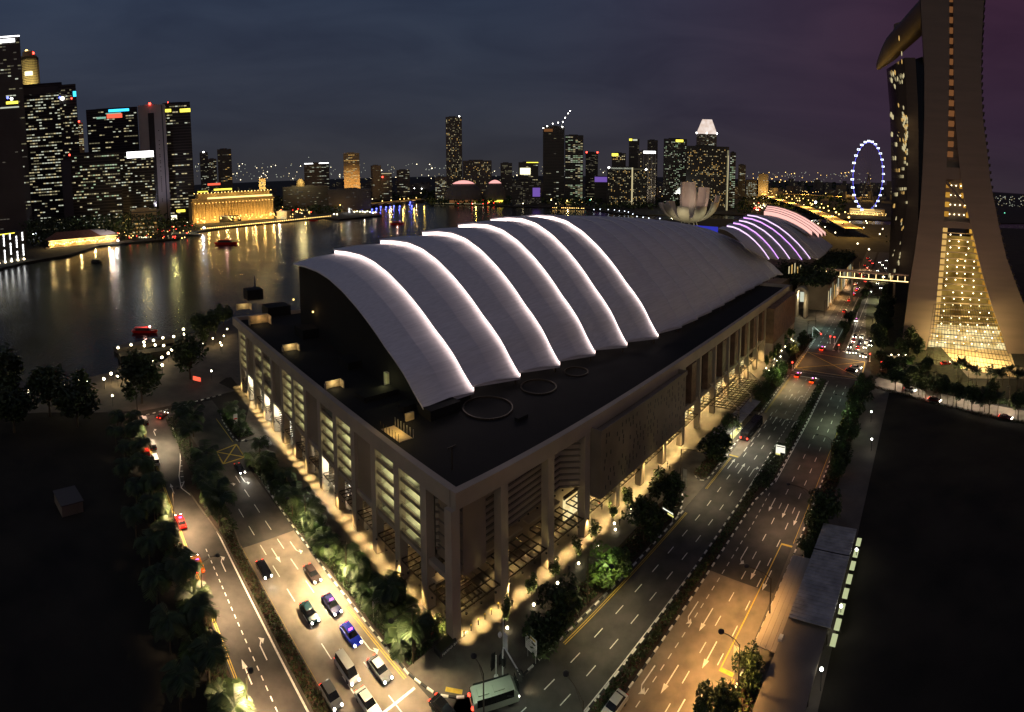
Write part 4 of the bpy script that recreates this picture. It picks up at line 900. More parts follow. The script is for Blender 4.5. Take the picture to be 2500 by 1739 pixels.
t, w, h = bld('museum_block', 'long grey unlit civic building behind the white park lamps', 800, 905, 462, 1200, 'office_grey', 40, 0, 5, 26, .1, (4,), .1)
t, w, h = bld('clock_tower', 'lit stone clock tower behind the golden riverside hotel', 632, 648, 436, 1130, 'stone_gold', 12, 0, 6, 3, .5, (1, 3), .2, cat='tower'); light('POINT', at_dist(640, 452, 1110), 40000, (1, .72, .3), None, 1)
t, w, h = bld('office_block', 'low block with a lit yellow roof line and a red lamp near the park', 931, 956, 423, 1650, 'office_grey', 20, 0, 4, 6, .2); sign(t, -w / 2, w / 2, h - 2, h, 'win_warm'); beacon(t, -w * .4, h - 12, 'bulb_red', 2.5, -2)
bld('office_block', 'dark distant block with a lamp halfway up left of the red lamp', 905, 930, 404, 1700, 'office_grey', 24, 0, 4, 6, .12)
bld('office_block', 'distant block with one lit stair column behind the park', 968, 1000, 415, 1700, 'office_grey', 24, 0, 4, 6, .2)
bld('office_block', 'pale lit low block left of the slim hotel tower', 1062, 1090, 432, 1450, 'office_grey', 24, 0, 4, 8, .4, (0, 2, 1))
bld('office_block', 'grey tower block with a grid of dim rooms right of the brown block', 1222, 1250, 398, 1600, 'office_grey', 24, 0, 4, 8, .3, (2, 4, 2))
t, w, h = bld('office_block', 'low block with bright golden glass box and roof canopy', 1266, 1314, 396, 1600, 'office_grey', 30, 0, 5, 8, .1); sign(t, -w * .42, w * .1, h - 38, h - 18, 'flood_yellow_hot'); sign(t, -w * .1, w * .5, h - 2, h, 'sign_yellow')
t, w, h = bld('office_tower', 'unfinished tower with work lamps and a crane jib on top', 1326, 1378, 308, 1500, 'office_dark', 34, 0, 4.4, 8, .1, (0, 2, 2, 4), .1)
mb = MB(); mb.tube([(w * .35, 0, h), (w * .42, 0, h + 12), (w * .75, -4, h + 42)], .8, 4); mb.build('crane_jib', 'steel_pale', t); sign(t, -w * .45, -w * .05, h - 16, h - 8, 'win_copper')
for x_, z_ in ((-.48, -6), (-.3, 0), (-.05, 7), (.2, 10), (.4, -2), (.42, 12), (.52, 24), (.66, 36), (.75, 43)): beacon(t, w * x_, h + z_, 'bulb_white', 1.5, -2)
t, w, h = bld('office_tower', 'stepped tower banded with yellow green lit floors', 1380, 1424, 330, 1500, 'office_dark', 34, 0, 4.5, 7, .45, (1, 5, 2, 0), .8)
t, w, h = bld('office_tower', 'dark tower with a red beacon on each top corner', 1430, 1460, 372, 1600, 'office_dark', 30, 0, 4, 8, .2, (2, 4, 2)); beacon(t, -w * .42, h, 'bulb_red', 2.6); beacon(t, w * .45, h, 'bulb_red', 2.6)
t, w, h = bld('office_block', 'mall with a violet lit folded roof', 1452, 1482, 432, 1400, 'office_dark', 30, 0, 4, 6, 0); sign(t, -w / 2, w / 2, h - 14, h, 'sign_violet')  # glowing band stands in for violet light on the mall roof
t, w, h = bld('office_tower', 'tower with a blazing amber crown behind the wide hotel', 1494, 1528, 374, 1550, 'office_dark', 30, 0, 4, 7, .1); sign(t, -w / 2, -w * .05, h - 9, h - 1, 'sign_yellow'); mb = MB(); facade_lights(mb, w * .9, 22, 4.5, 7, .8, rnd, (3, 3, 1), -.8, 0, .6, .5, .3, 0); o = mb.build('crown_window', WM, t, (0, 0, h - 24), False, 'stuff')
t, w, h = bld('hotel_block', 'wide hotel with amber rooms, a lit central strip and its name along the roof', 1483, 1580, 409, 1250, 'office_dark', 30, 0, 3.6, 26, .34, (3, 1, 2, 2), .1, .5, .5, False)
sign(t, w * .11, w * .145, -2, h, 'win_warm', -.8, 'light_strip'); beacon(t, -w * .46, h - 1, 'bulb_white', 2.4); beacon(t, w * .47, h - 4, 'bulb_white', 2.2)
fc = bpy.data.curves.new('hotel_name', 'FONT'); fc.body = 'MANDARIN ORIENTAL'; fc.size = 5.2; fc.extrude = .15; fc.align_x = 'LEFT'; fc.materials.append(MATS['win_white'])
fo_ = bpy.data.objects.new('hotel_name', fc); fm = bpy.data.meshes.new_from_object(fo_); fm.materials.clear(); fm.materials.append(MATS['win_white']); bpy.data.objects.remove(fo_)
fo = bpy.data.objects.new('roof_lettering', fm); COL.objects.link(fo); fo.parent = t; fo.location = (-w * .40, -1.4, h - 4.2); fo.rotation_euler = (R(90), 0, 0)
sign(t, w * .16, w * .42, h - 4, h - 3.2, 'win_dim', -.9, 'roof_line')
t, w, h = bld('office_tower', 'slim dark tower with a yellow and white sign on its top left', 1536, 1561, 339, 1600, 'office_dark', 26, 0, 4, 6, .12, (4, 2, 4)); sign(t, -w * .48, -w * .2, h - 6, h, 'sign_yellow'); sign(t, -w * .14, w * .3, h - 6, h - 1, 'win_white')
bld('office_tower', 'slim dark unlit tower behind the hotel with the white sign', 1581, 1606, 342, 1650, 'office_dark', 26, 0, 4, 6, .1, (4, 4, 2))
t, w, h = bld('hotel_block', 'hotel with pale lit vertical fins under a long white roof sign', 1558, 1602, 368, 1330, 'office_grey', 30, 0, 3.8, 10, .22, (1, 2, 3), .1, .5, .5, False); sign(t, -w * .2, w * .46, h - 7, h - 1, 'sign_white')
for x_ in (-.2, .06, .26, .46): sign(t, w * x_, w * x_ + 1.4, 4, h - 12, 'office_pale', -1.0, 'fin')
light('SPOT', Vector((t.location.x, t.location.y, 0)) * .95 + UP * 4, 220000, (1, .85, .6), None, 2, 70, .8, t.location + UP * 50)
t, w, h = bld('office_tower', 'green glass office tower speckled with dim windows and a yellow sign', 1621, 1677, 339, 1350, 'office_dark', 34, 0, 3.9, 16, .42, (5, 5, 2, 4, 0), .3, .6, .4); sign(t, w * .02, w * .34, h - 8, h - 2, 'sign_yellow')
# tower with the glowing truncated pyramid
t, w, h = bld('office_tower', 'tower crowned by a glowing white truncated pyramid', 1701, 1750, 327, 1480, 'office_grey', 50, 0, 4, 10, .5, (0, 2, 4), .3)
c_ = at_dist(1725, 290, 1480).z - h; mb = MB(); b_, t_ = w / 2 + 1, w * .24
mb.grid([[(-b_, -1, h), (b_, -1, h), (b_, 2 * b_, h), (-b_, 2 * b_, h), (-b_, -1, h)], [(-t_, b_ - t_, h + c_), (t_, b_ - t_, h + c_), (t_, b_ + t_, h + c_), (-t_, b_ + t_, h + c_), (-t_, b_ - t_, h + c_)]][::-1]); 
emit_var('pyramid_glow', (.80, .62, .52), (1, .86, .78), .95, .08); mb.build('crown', 'pyramid_glow', t)
for x_ in (-.5, 0, .5): beacon(t, w * x_, h + 2, 'bulb_white', 2.0, -2)
t, w, h = bld('hotel_block', 'broad brown hotel slab full of amber rooms in front of the pyramid tower', 1677, 1780, 357, 1180, 'office_dark', 34, 0, 3.7, 30, .36, (3, 1, 3, 2), .1, .5, .5, False)
sign(t, w * .46, w * .5, 0, h - 8, 'win_dim', -.8, 'light_strip'); sign(t, w * .485, w * .5, 0, h - 20, 'win_warm', -1.0, 'light_strip')
bld('office_block', 'stepped block with short greenish lit floors right of the brown hotel slab', 1783, 1797, 372, 1250, 'office_dark', 24, 0, 4.4, 3, .8, (5, 0, 2), .6)
bld('office_tower', 'thin dark tower with one lit edge far right of the brown hotel slab', 1803, 1821, 402, 1900, 'office_dark', 24, 0, 4, 5, .2)
bld('office_block', 'low block with a row of dim white windows near the highway bend', 1822, 1848, 440, 1900, 'office_dark', 24, 0, 5, 14, .8, (2, 2, 0), .3)
bld('apartment_block', 'dark unlit apartment block above the highway bend', 1852, 1876, 425, 2200, 'office_grey', 24, 0, 4, 6, .1)
t, w, h = bld('office_block', 'dark low waterfront block with a small violet screen', 1250, 1322, 440, 1260, 'office_dark', 30, 0, 4, 24, .3, (4, 4, 2)); sign(t, w * .2, w * .45, h * .35, h * .7, 'sign_violet')
# tent-like white canopy by the brown hotel
c = at_dist(1660, 468, 1150); tn_ = thing('tent_canopy', 'white lit tent canopy at the foot of the green glass office', 'canopy', (c.x, c.y, c.z - 8), -math.atan2(c.x, c.y))
mb = MB(); mb.grid([[(-16 + 32 * k / 8, 0, 2 + 1.5 * (k % 2)) for k in range(9)], [(-4 + 14 * k / 8, 10, 14 + (k % 2) * 2 + k * .8) for k in range(9)]]); mb.build('canopy', 'white_metal', tn_); mb = MB(); mb.tube([(4, 10, -c.z + 8), (4, 10, 20)], .6, 5); mb.build('mast', 'steel_pale', tn_); light('POINT', c - Vector((0, 14, -2)), 30000, (.95, 1, .9), None, 1)

# golden riverside hotel
gd = 960; A, B_ = at_dist(468, 480, gd), at_dist(668, 470, gd + 50); A.z = B_.z = 0; ax = (B_ - A); L_ = ax.length; ua = ax.normalized(); ub = Vector((-ua.y, ua.x, 0))
gh = thing('grand_hotel', 'long classical hotel floodlit gold with a row of columns and roof lamps', 'hotel', A, math.atan2(ua.y, ua.x)); hz = 47
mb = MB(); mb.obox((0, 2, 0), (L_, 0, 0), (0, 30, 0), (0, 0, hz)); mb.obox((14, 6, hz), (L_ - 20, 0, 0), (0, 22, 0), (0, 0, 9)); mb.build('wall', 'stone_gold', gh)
mb = MB(); mb.obox((-2, .4, hz - 7), (L_ + 4, 0, 0), (0, 2, 0), (0, 0, 2)); mb.build('cornice', 'stone_gold', gh); sign(gh, 30, L_ - 4, hz - 1.5, hz + 1.5, 'flood_gold_hot', -.5, 'light_strip'); sign(gh, 46, 82, hz + 14, hz + 17, 'sign_yellow', 8, 'light_strip'); sign(gh, 14, 34, hz + 12, hz + 14, 'sign_yellow', 8, 'light_strip'); sign(gh, 40, 66, hz + 24, hz + 28, 'sign_red', 30)
cm3 = MB(); cm3.tube([(0, 0, 6), (0, 0, hz - 7)], 1.1, 7); cme3 = cm3.mesh('column', 'stone_gold')
for k in range(26): put(cme3, 'column', gh, (3 + k * (L_ - 6) / 25, 0, 0))
mb = MB(); rr = random.Random(2)
for k in range(24):
    mb.ball((6 + k * (L_ - 10) / 23, 4, hz + 10), .9, 0, 5, 4); mb.ball((6 + k * (L_ - 10) / 23, -1.2, hz - 9), .7, 0, 5, 3)
for k in range(60): mb.ball((rr.random() * L_, -8 - rr.random() * 24, 4 + rr.random() * 9), .5 + rr.random() * .8, 0, 5, 3)
mb.build('festoon_lamp', 'bulb_amber', gh, None, False, 'stuff')
for k in range(9):
    q = A + ua * (8 + k * (L_ - 16) / 8) - ub * 13; light('POINT', q + UP * 10, 16000, (1, .60, .16), None, 1)
    if k % 2 == 0: light('POINT', q + ub * 8 + UP * (hz + 8), 3000, (1, .66, .2), None, .5)
# low curved pavilion roofs with light lines, small glowing cube pavilion
for i, (a, b, c_) in enumerate(((500, 532, 570), (563, 524, 620), (616, 520, 668))):
    p, q = G(a, b, 9), G(c_, b - 1, 9); t = thing('pavilion', ('left', 'middle', 'right')[i] + ' one of three dark wavy pavilions edged by a light line', 'pavilion', ((p.x + q.x) / 2, (p.y + q.y) / 2, 0), 0, 'wavy pavilions by the bay')
    lo_ = Vector((t.location.x, t.location.y, 0)); mb = MB(); rows = []
    for k in range(9):
        s_ = p.lerp(q, k / 8) - lo_; z = 9 + 3 * math.sin(math.pi * k / 8); rows.append([Vector((s_.x, s_.y, 0)), Vector((s_.x, s_.y, z)), Vector((s_.x * 1, s_.y + 26, z + 1)), Vector((s_.x, s_.y + 26, 0))])
    mb.grid(rows); mb.build('roof', 'deck', t); mb = MB(); mb.tube([r_[1] + Vector((0, -.4, .2)) for r_ in rows], .55, 4); mb.build('light_line', 'win_warm', t)
p = G(688, 535, 0); t = thing('glass_pavilion', 'small glowing cube pavilion at the end of the wavy pavilions', 'pavilion', p); mb = MB(); mb.obox((-11, 0, 0), (22, 0, 0), (0, 16, 0), (0, 0, 14)); mb.build('wall', 'interior_warm', t); mb = MB(); mb.obox((-12, -1, 14), (24, 0, 0), (0, 18, 0), (0, 0, 1.2)); mb.build('roof', 'facade', t); mb = MB(); facade_lights(mb, 20, 14, 4, 7, .9, rnd, (1, 0, 1), -.3, 0, .7, .7, .3, 1); mb.build('window', WM, t, None, False, 'stuff'); light('POINT', p + Vector((0, -10, 10)), 9000, (1, .85, .5), None, 1)
# pier building with the hipped brown roof
p, q = G(118, 606, 0), G(290, 590, 0); ax = q - p; ua = Vector((ax.x, ax.y, 0)).normalized(); ub = Vector((-ua.y, ua.x, 0)); L_ = ax.length
if ub.dot(p) < 0: ub = -ub
pier = thing('pier_hall', 'old pier hall with a long hipped brown roof over warm lit arches', 'hall', p)
def PL(a, b, z): return ua * a + ub * b + UP * z
mb = MB(); mb.grid([[PL(0, -3, 10), PL(14, 9, 20), PL(L_ * .62, 9, 20), PL(L_ * .74, -3, 11)]]); mb.poly([PL(0, -3, 10), PL(L_ * .74, -3, 11), PL(L_ * .62, 9, 20), PL(14, 9, 20)]); mb.poly([PL(0, 22, 10), PL(14, 9, 20), PL(L_ * .62, 9, 20), PL(L_ * .74, 22, 11)]); mb.poly([PL(0, -3, 10), PL(14, 9, 20), PL(0, 22, 10)]); part('roof', mb, 'tile_red', pier).location = (0, 0, 0)
mb = MB(); mb.poly([PL(L_ * .74, -3, 11), PL(L_ * 1.0, -2, 12), PL(L_ * .86, 10, 18), PL(L_ * .62, 9, 20)]); mb.poly([PL(L_ * .74, 22, 11), PL(L_, 20, 12), PL(L_ * .86, 10, 18), PL(L_ * .62, 9, 20)]); mb.build('wing_roof', 'office_pale', pier)
mb = MB(); mb.obox(PL(3, 3, 0), ua * (L_ - 6), ub * 14, UP * 9.8); mb.build('wall', 'stone_gold', pier); mb = MB(); mb.obox(PL(0, -3.5, 9.0), ua * L_ * .98, ub * .4, UP * .8); mb.build('eave_light', 'flood_gold_hot', pier)
mb = MB(); rr = random.Random(4)
for k in range(34): mb.ball(PL(2 + k * L_ / 34, 1.5, 3 + rr.random() * 3), .9 + rr.random() * .5, 0, 6, 4)
mb.build('arch_lamp', 'bulb_amber', pier, None, False, 'stuff')
for k in range(5): light('POINT', p + PL(5 + k * L_ / 5, -2, 6), 9000, (1, .68, .25), None, .6)
light('POINT', p + PL(L_ * .85, -14, 14), 16000, (1, .78, .7), None, 1)
mb = MB(); mb.obox(PL(-6, -9, -2), ua * (L_ + 26), ub * 8, UP * 2.6); mb.build('quay', 'promenade', pier)
# waterside hotel at the left edge with four columns of light
p, q = G(-30, 648, 0), G(66, 632, 0); ax = q - p; ua = ax.normalized(); ub = Vector((-ua.y, ua.x, 0)); L_ = ax.length
if ub.dot(p) < 0: ub = -ub
bh = thing('waterside_hotel', 'waterside block at the left edge lined with four tall columns of light', 'hotel', p); hz = at_dist(30, 566, math.hypot(q.x, q.y)).z
mb = MB(); mb.obox(PL(0, 0, -2), ua * L_, ub * 20, UP * (hz + 2)); mb.build('wall', 'office_dark', bh); mb = MB(); mb.obox(PL(0, -.4, hz - 1.2), ua * L_ * .72, ub * .4, UP * .9); mb.build('light_line', 'sign_yellow', bh)
for k in range(6):
    mb = MB()
    for j in range(9):
        if (j * 7 + k) % 5: mb.obox(PL(1 + (L_ - 2) * (k + .5) / 6, -.7, 1 + j * hz / 9.4), ua * 1.3, ub * .4, UP * hz / 12)
    mb.build('light_column', 'sign_white', bh, None, False, 'stuff'); mb = MB(); mb.ball(PL(1 + (L_ - 2) * (k + .5) / 6, -1.5, .6), 1.1, 0, 6, 4); mb.build('quay_lamp', 'bulb_warm', bh)
bld('shop_block', 'low block with warm shop fronts right of the old pier hall', 320, 382, 512, 560, 'stone_gold', 20, 0, 5, 8, .8, (1, 1, 3), .4, cat='building'); light('POINT', at_dist(350, 520, 622), 9000, (1, .8, .3), None, 1); light('POINT', at_dist(420, 505, 700), 12000, (1, .9, .35), None, 1)
# concert halls: two domes with pink lit shells
for i, (xa, xb, yt, yb) in enumerate(((1084, 1180, 442, 487), (1181, 1236, 441, 478))):
    d_ = 1395; c = at_dist((xa + xb) / 2, yb, d_); rz_ = (xb - xa) / 2 / FPX * d_; top = at_dist((xa + xb) / 2, yt, d_).z
    t = thing('concert_dome', ('larger left', 'smaller right')[i] + ' one of two domed concert halls with pink lit roof', 'concert hall', (c.x, c.y, 0), -math.atan2(c.x, c.y), 'domed concert halls'); mb = MB()
    mb.v = []; n_ = 22
    for k in range(7):
        ph = math.pi / 2 * k / 6
        for j in range(n_): th = 2 * math.pi * j / n_; mb.v.append((rz_ * math.cos(ph) * math.cos(th), rz_ * .8 * math.cos(ph) * math.sin(th), top * (.15 + .85 * math.sin(ph))))
    for k in range(6):
        for j in range(n_): mb.f.append((k * n_ + j, k * n_ + (j + 1) % n_, (k + 1) * n_ + (j + 1) % n_, (k + 1) * n_ + j)); mb.m.append(0)
    mb.build('shell', 'office_grey', t); mb = MB(); rows = []
    for k in range(4):
        ph = math.pi / 2 * (.62 + .36 * k / 3); rows.append([(rz_ * 1.02 * math.cos(ph) * math.cos(th), -rz_ * .83 * math.cos(ph) * math.sin(th), top * (.16 + .87 * math.sin(ph))) for th in [math.pi * j / 14 for j in range(15)]])
    mb.grid(rows); mb.build('lit_roof', 'led_rose', t); mb = MB(); mb.obox((-rz_ * .7, -rz_ * .86, 3), (rz_ * 1.4, 0, 0), (0, 1, 0), (0, 0, 7 if i == 0 else 5)); mb.build('foyer_light', 'win_copper' if i == 0 else 'sign_yellow', t)
# observation wheel
fc_ = at_dist(2121, 431, 1232); fcg = Vector((fc_.x, fc_.y, 0)); FR_ = 84; wheel = thing('observation_wheel', 'giant observation wheel outlined by blue and white lit capsules', 'ferris wheel', fcg)
wr = Vector((fc_.y, -fc_.x, 0)).normalized(); wf = Vector((fc_.x, fc_.y, 0)).normalized(); wa = wr * .44 + wf * .898; wz = fc_.z
def WP(t, r): return wa * (math.cos(t) * r) + UP * (wz + math.sin(t) * r)
for r_, m_, q_ in ((FR_ - 3, 'led_blue', .38), (FR_ - 7, 'office_blue', .3)):
    mb = MB(); mb.tube([WP(2 * math.pi * k / 56, r_) for k in range(57)], q_, 5); mb.build('rim', m_, wheel)
cap = MB(); cap.ball((0, 0, 0), 1.0, 0, 6, 4); capm = cap.mesh('capsule', 'bulb_cold')
wn = wa.cross(UP)
for k in range(28):
    c = WP(2 * math.pi * (k + .5) / 28, FR_); mb = MB(); mb.obox(c - wr * 3.4 - UP * 1.9 - wf * 2, wr * 6.8, wf * 4, UP * 3.8); o = mb.build('capsule', 'office_blue', wheel)
    mb = MB(); s_ = c - wf * 2.4
    mb.obox(s_ - wr * 3.4 + UP * 1.2, wr * 6.8, wf * .3, UP * .7); mb.obox(s_ - wr * 3.4 - UP * 1.9, wr * 6.8, wf * .3, UP * .7); mb.obox(s_ - wr * 3.4 - UP * 1.2, wr * .9, wf * .3, UP * 2.4); mb.obox(s_ + wr * 2.5 - UP * 1.2, wr * .9, wf * .3, UP * 2.4)
    mb.build('capsule_light', 'bulb_cold', o)
for k in range(28):
    mb = MB(); mb.tube([Vector((0, 0, wz)), WP(2 * math.pi * k / 28, FR_ - 7)], .18, 3); mb.build('spoke', 'steel_dark', wheel)
for s_ in (-1, 1):
    mb = MB(); mb.tube([wn * (26 * s_), Vector((0, 0, wz))], 1.3, 6); mb.build('support', 'office_grey', wheel)
mb = MB(); mb.obox(wr * -42 - wf * 20, wr * 84, wf * 50, UP * 15); mb.build('terminal', 'stone_gold', wheel)
mb = MB(); rr = random.Random(8)
for k in range(5): mb.obox(wr * (-40 + 4 * (k % 2)) - wf * 20.5 + UP * (2 + k * 2.8), wr * (56 + 20 * rr.random()), wf * .4, UP * 1.1, k % 2)
for k in range(40): mb.ball(wr * (-44 + rr.random() * 90) - wf * (24 + rr.random() * 20) + UP * (2 + rr.random() * 6), .8, 2, 5, 3)
mb.build('terminal_light', ['flood_gold_hot', 'win_warm', 'bulb_amber'], wheel, None, False, 'stuff'); light('POINT', fcg - wf * 40 + UP * 16, 16000, (1, .75, .35), None, 1)
# ================================================================ lamps and street furniture
def template(name, label, cat, parts_, group=None, loc=(0, 0, 0), rz=0):
    t = thing(name, label, cat, loc, rz, group)
    for nm, mb, m in parts_: mb.build(nm, m, t)
    return t
def lamp_parts(h, r, bulb, post='black_metal'):
    a, b = MB(), MB(); a.tube([(0, 0, 0), (0, 0, h)], .07, 5); b.ball((0, 0, h + r * .8), r, 0, 8, 5); return [('post', a, post), ('globe', b, bulb)]
def scatter(tmpl, pts, labels, group, sc=1.0, z=0.0):
    for k, (p, lb) in enumerate(zip(pts, labels)):
        if k == 0: tmpl.location = p; tmpl['label'] = lb; tmpl['group'] = group; tmpl.scale = (sc,) * 3
        else: dup(tmpl, p, 0, lb, group, sc)
def left_right(pts, fmt):
    order = sorted(range(len(pts)), key=lambda i: math.atan2(pts[i].x, pts[i].y)); lab = [None] * len(pts)
    for n_, i in enumerate(order): lab[i] = fmt % ordinal(n_)
    return lab
cP = crop(250, 780, 5.7027); cQ = crop(0, 650, 2.661)
pier_pts = cP((218, 395), (400, 355), (578, 318), (712, 292), (842, 258), (993, 240), (1140, 205), (1128, 137))
shore_pts = cP((585, 367), (735, 357), (853, 365), (965, 425), (918, 472), (828, 530), (695, 588), (833, 637), (330, 705), (122, 757), (210, 790), (20, 830)) + cQ((410, 770), (518, 745), (565, 750), (185, 813), (722, 698))
plaza_pts = cP((1537, 260), (1690, 225), (1738, 130), (1660, 355), (1395, 335), (1517, 713), (137, 1057), (1640, 320))
for pts, grp, fmt in ((pier_pts, 'globe lamps along the jetty', 'globe lamp on the jetty edge by the water, %s from the left'), (shore_pts, 'globe lamps along the promenade', 'warm globe lamp on the promenade beside the dock, %s from the left'), (plaza_pts, 'lamps on the terrace behind the hall', 'small lamp on the dark terrace left of the hall, %s from the left')):
    P = [G(x, y, 4.0) - UP * 4.0 for x, y in pts]; big = grp[0] == 'g'
    scatter(template('globe_lamp', '', 'lamp', lamp_parts(3.6, .52 if big else .34, 'bulb_warm')), P, left_right(P, fmt), grp)
    for p in P[::2] if big else P[:3]: light('POINT', p + UP * 3.0, 420, WARM, None, .4)
# jetty with its moored boat
mb = MB(); J0, J1 = [G(*p, 0) for p in cP((205, 420), (1000, 265))]; jd = (J1 - J0); jn = Vector((-jd.y, jd.x, 0)).normalized(); mb.obox(J0 - UP * 2, jd, jn * 5, UP * 2.3); jt = mb.build('jetty', 'promenade'); tag(jt, 'narrow lit jetty reaching out into the dark water', 'jetty')
D0, D1 = [G(*p, 0) for p in cP((235, 520), (960, 425))]; mb = MB(); dd = D1 - D0; dn2 = Vector((-dd.y, dd.x, 0)).normalized(); mb.prism([D0 - dn2 * 3, D0 + dn2 * 4, D1 + dn2 * 3, D1 + dd.normalized() * 3, D1 - dn2 * 2], -2.2, .9); o = mb.build('pontoon', 'deck'); tag(o, 'long dark unlit pontoon moored between the jetty and the promenade', 'pontoon')
def boat(label, px, py, L, ang, hull, light_m, roof=None, grp='boats on the bay'):
    p = G(px, py, -2.1); t = thing('boat', label, 'boat', p, R(ang), grp); mb = MB(); w = L * .13
    a = [(-L / 2, -w), (L * .25, -w), (L / 2, 0), (L * .25, w), (-L / 2, w)]; mb.grid([[(x * .92, y * .8, 0) for x, y in a + a[:1]], [(x, y, L * .1) for x, y in a + a[:1]]]); mb.poly([(x, y, L * .09) for x, y in a]); mb.build('hull', hull, t)
    mb = MB(); mb.obox((-L * .35, -w * .7, L * .09), (L * .55, 0, 0), (0, w * 1.4, 0), (0, 0, L * .09)); mb.build('cabin', roof or 'black_metal', t)
    mb = MB(); mb.obox((-L * .38, -w * .85, L * .18), (L * .62, 0, 0), (0, w * 1.7, 0), (0, 0, L * .025)); mb.build('roof', hull, t)
    if light_m:
        mb = MB(); mb.ball((L * .2, 0, L * .23), L * .03, 0, 6, 4); mb.build('lamp', light_m, t); mb = MB(); mb.ball((-L * .3, w * .6, L * .16), L * .025, 0, 6, 4); mb.build('lamp', light_m, t)
        light('POINT', p + UP * (L * .32), 60 * L, (1, .5, .4), None, .3)
boat('red roofed bumboat with white lamps beside the jetty', 354, 812, 14, 30, 'paint_red', 'bulb_white')
boat('red bumboat with a wake in the open bay in front of the golden hotel', 553, 597, 30, 12, 'paint_red', 'led_rose')
boat('small red boat in the bay between the bridge and the white roof', 970, 548, 22, 10, 'paint_red', 'led_rose')
boat('yellow lit ferry with a red stern lamp at the quay left of the golden hotel', 352, 584, 22, 12, 'paint_yellow', 'bulb_red', 'flood_yellow_hot')
boat('small red boat moored below the row of promenade lights', 765, 539, 18, 8, 'paint_red', None)
boat('unlit dark boat in the bay below the old pier hall', 237, 641, 16, 5, 'black_metal', None)
boat('small red boat at the bay mouth in front of the lit landing', 917, 524, 16, 6, 'paint_red', 'led_rose')
boat('pale boat moored near the concert halls', 1265, 504, 22, 6, 'paint_white', None)
t = thing('ferry', 'covered ferry moored below the golden hotel with pale posts along its side', 'boat', G(455, 575, -2), R(8)); mb = MB(); mb.obox((-24, -4, 0), (48, 0, 0), (0, 8, 0), (0, 0, 2.2)); mb.build('hull', 'black_metal', t); mb = MB(); mb.obox((-22, -4, 5.6), (44, 0, 0), (0, 8, 0), (0, 0, .6)); mb.build('roof', 'deck', t)
for k in range(14): mb = MB(); mb.obox((-21 + k * 3.1, -4, 2.2), (.7, 0, 0), (0, .5, 0), (0, 0, 3.4)); mb.build('post', 'win_dim', t)
# row of kerb lamps along the far quay, bridge, park floods
cR = crop(420, 400, 5.74); cS = crop(800, 360, 4.592); cT = crop(1840, 420, 5.467)
qp = []; a_, b_, c_ = [cR(*[p])[0] for p in ((410, 917), (1600, 797), (2220, 735))]
for k in range(60): t = k / 59; qp.append(G(a_[0] + (c_[0] - a_[0]) * t, float(np.interp(t, [0, .66, 1], [a_[1], b_[1], c_[1]])), 1.2) - UP * 1.2)
scatter(template('quay_lamp', '', 'lamp', lamp_parts(1.0, .85, 'bulb_amber')), qp, left_right(qp, 'small amber lamp in the long row along the far quay, %s from the left'), 'amber lamps along the far quay')
for k in range(0, 60, 12): light('POINT', qp[k] + UP * 4 - Vector((0, 4, 0)), 2500, (1, .7, .25), None, .5)
e0, e1 = cS((1183, 626), (1740, 636)); ep = [G(e0[0] + (e1[0] - e0[0]) * k / 43, e0[1] + (e1[1] - e0[1]) * k / 43, 1.5) - UP * 1.5 for k in range(44)]
scatter(template('quay_lamp', '', 'lamp', lamp_parts(1.0, .75, 'win_warm')), ep, left_right(ep, 'small pale lamp in the dense row before the concert halls, %s from the left'), 'pale lamps before the concert halls')
e0, e1 = (1350, 507), (1425, 509); ep = [G(e0[0] + (e1[0] - e0[0]) * k / 17, e0[1] + (e1[1] - e0[1]) * k / 17, 1.5) - UP * 1.5 for k in range(18)]
scatter(template('quay_lamp', '', 'lamp', lamp_parts(1.0, .8, 'bulb_amber')), ep, left_right(ep, 'small amber lamp on the short quay below the orange globe, %s from the left'), 'amber lamps on the short quay')
pp = [G(x, y, 12) - UP * 12 for x, y in cS((70, 495), (205, 487), (310, 487), (435, 483), (570, 465), (627, 473), (716, 470), (803, 467), (895, 465), (972, 462), (1055, 465), (1134, 462))]
scatter(template('flood_mast', '', 'lamp', lamp_parts(11.4, 2.1, 'bulb_white')), pp, left_right(pp, 'bright white park floodlight behind the bridge, %s from the left'), 'white park floodlights')
pp = [G(x, y, 7) - UP * 7 for x, y in cS((165, 553), (145, 580), (245, 597), (320, 565), (360, 585), (425, 585), (490, 550), (500, 580), (597, 530), (645, 538), (655, 498), (745, 510), (785, 527), (830, 520), (920, 515), (1045, 512), (1175, 507), (1030, 550), (48, 598), (1590, 575), (2010, 538), (1850, 518), (2190, 630))]
scatter(template('park_lamp', '', 'lamp', lamp_parts(6.4, 1.15, 'bulb_small')), pp, left_right(pp, 'small park lamp among the dark trees beyond the bridge, %s from the left'), 'park lamps beyond the bridge')
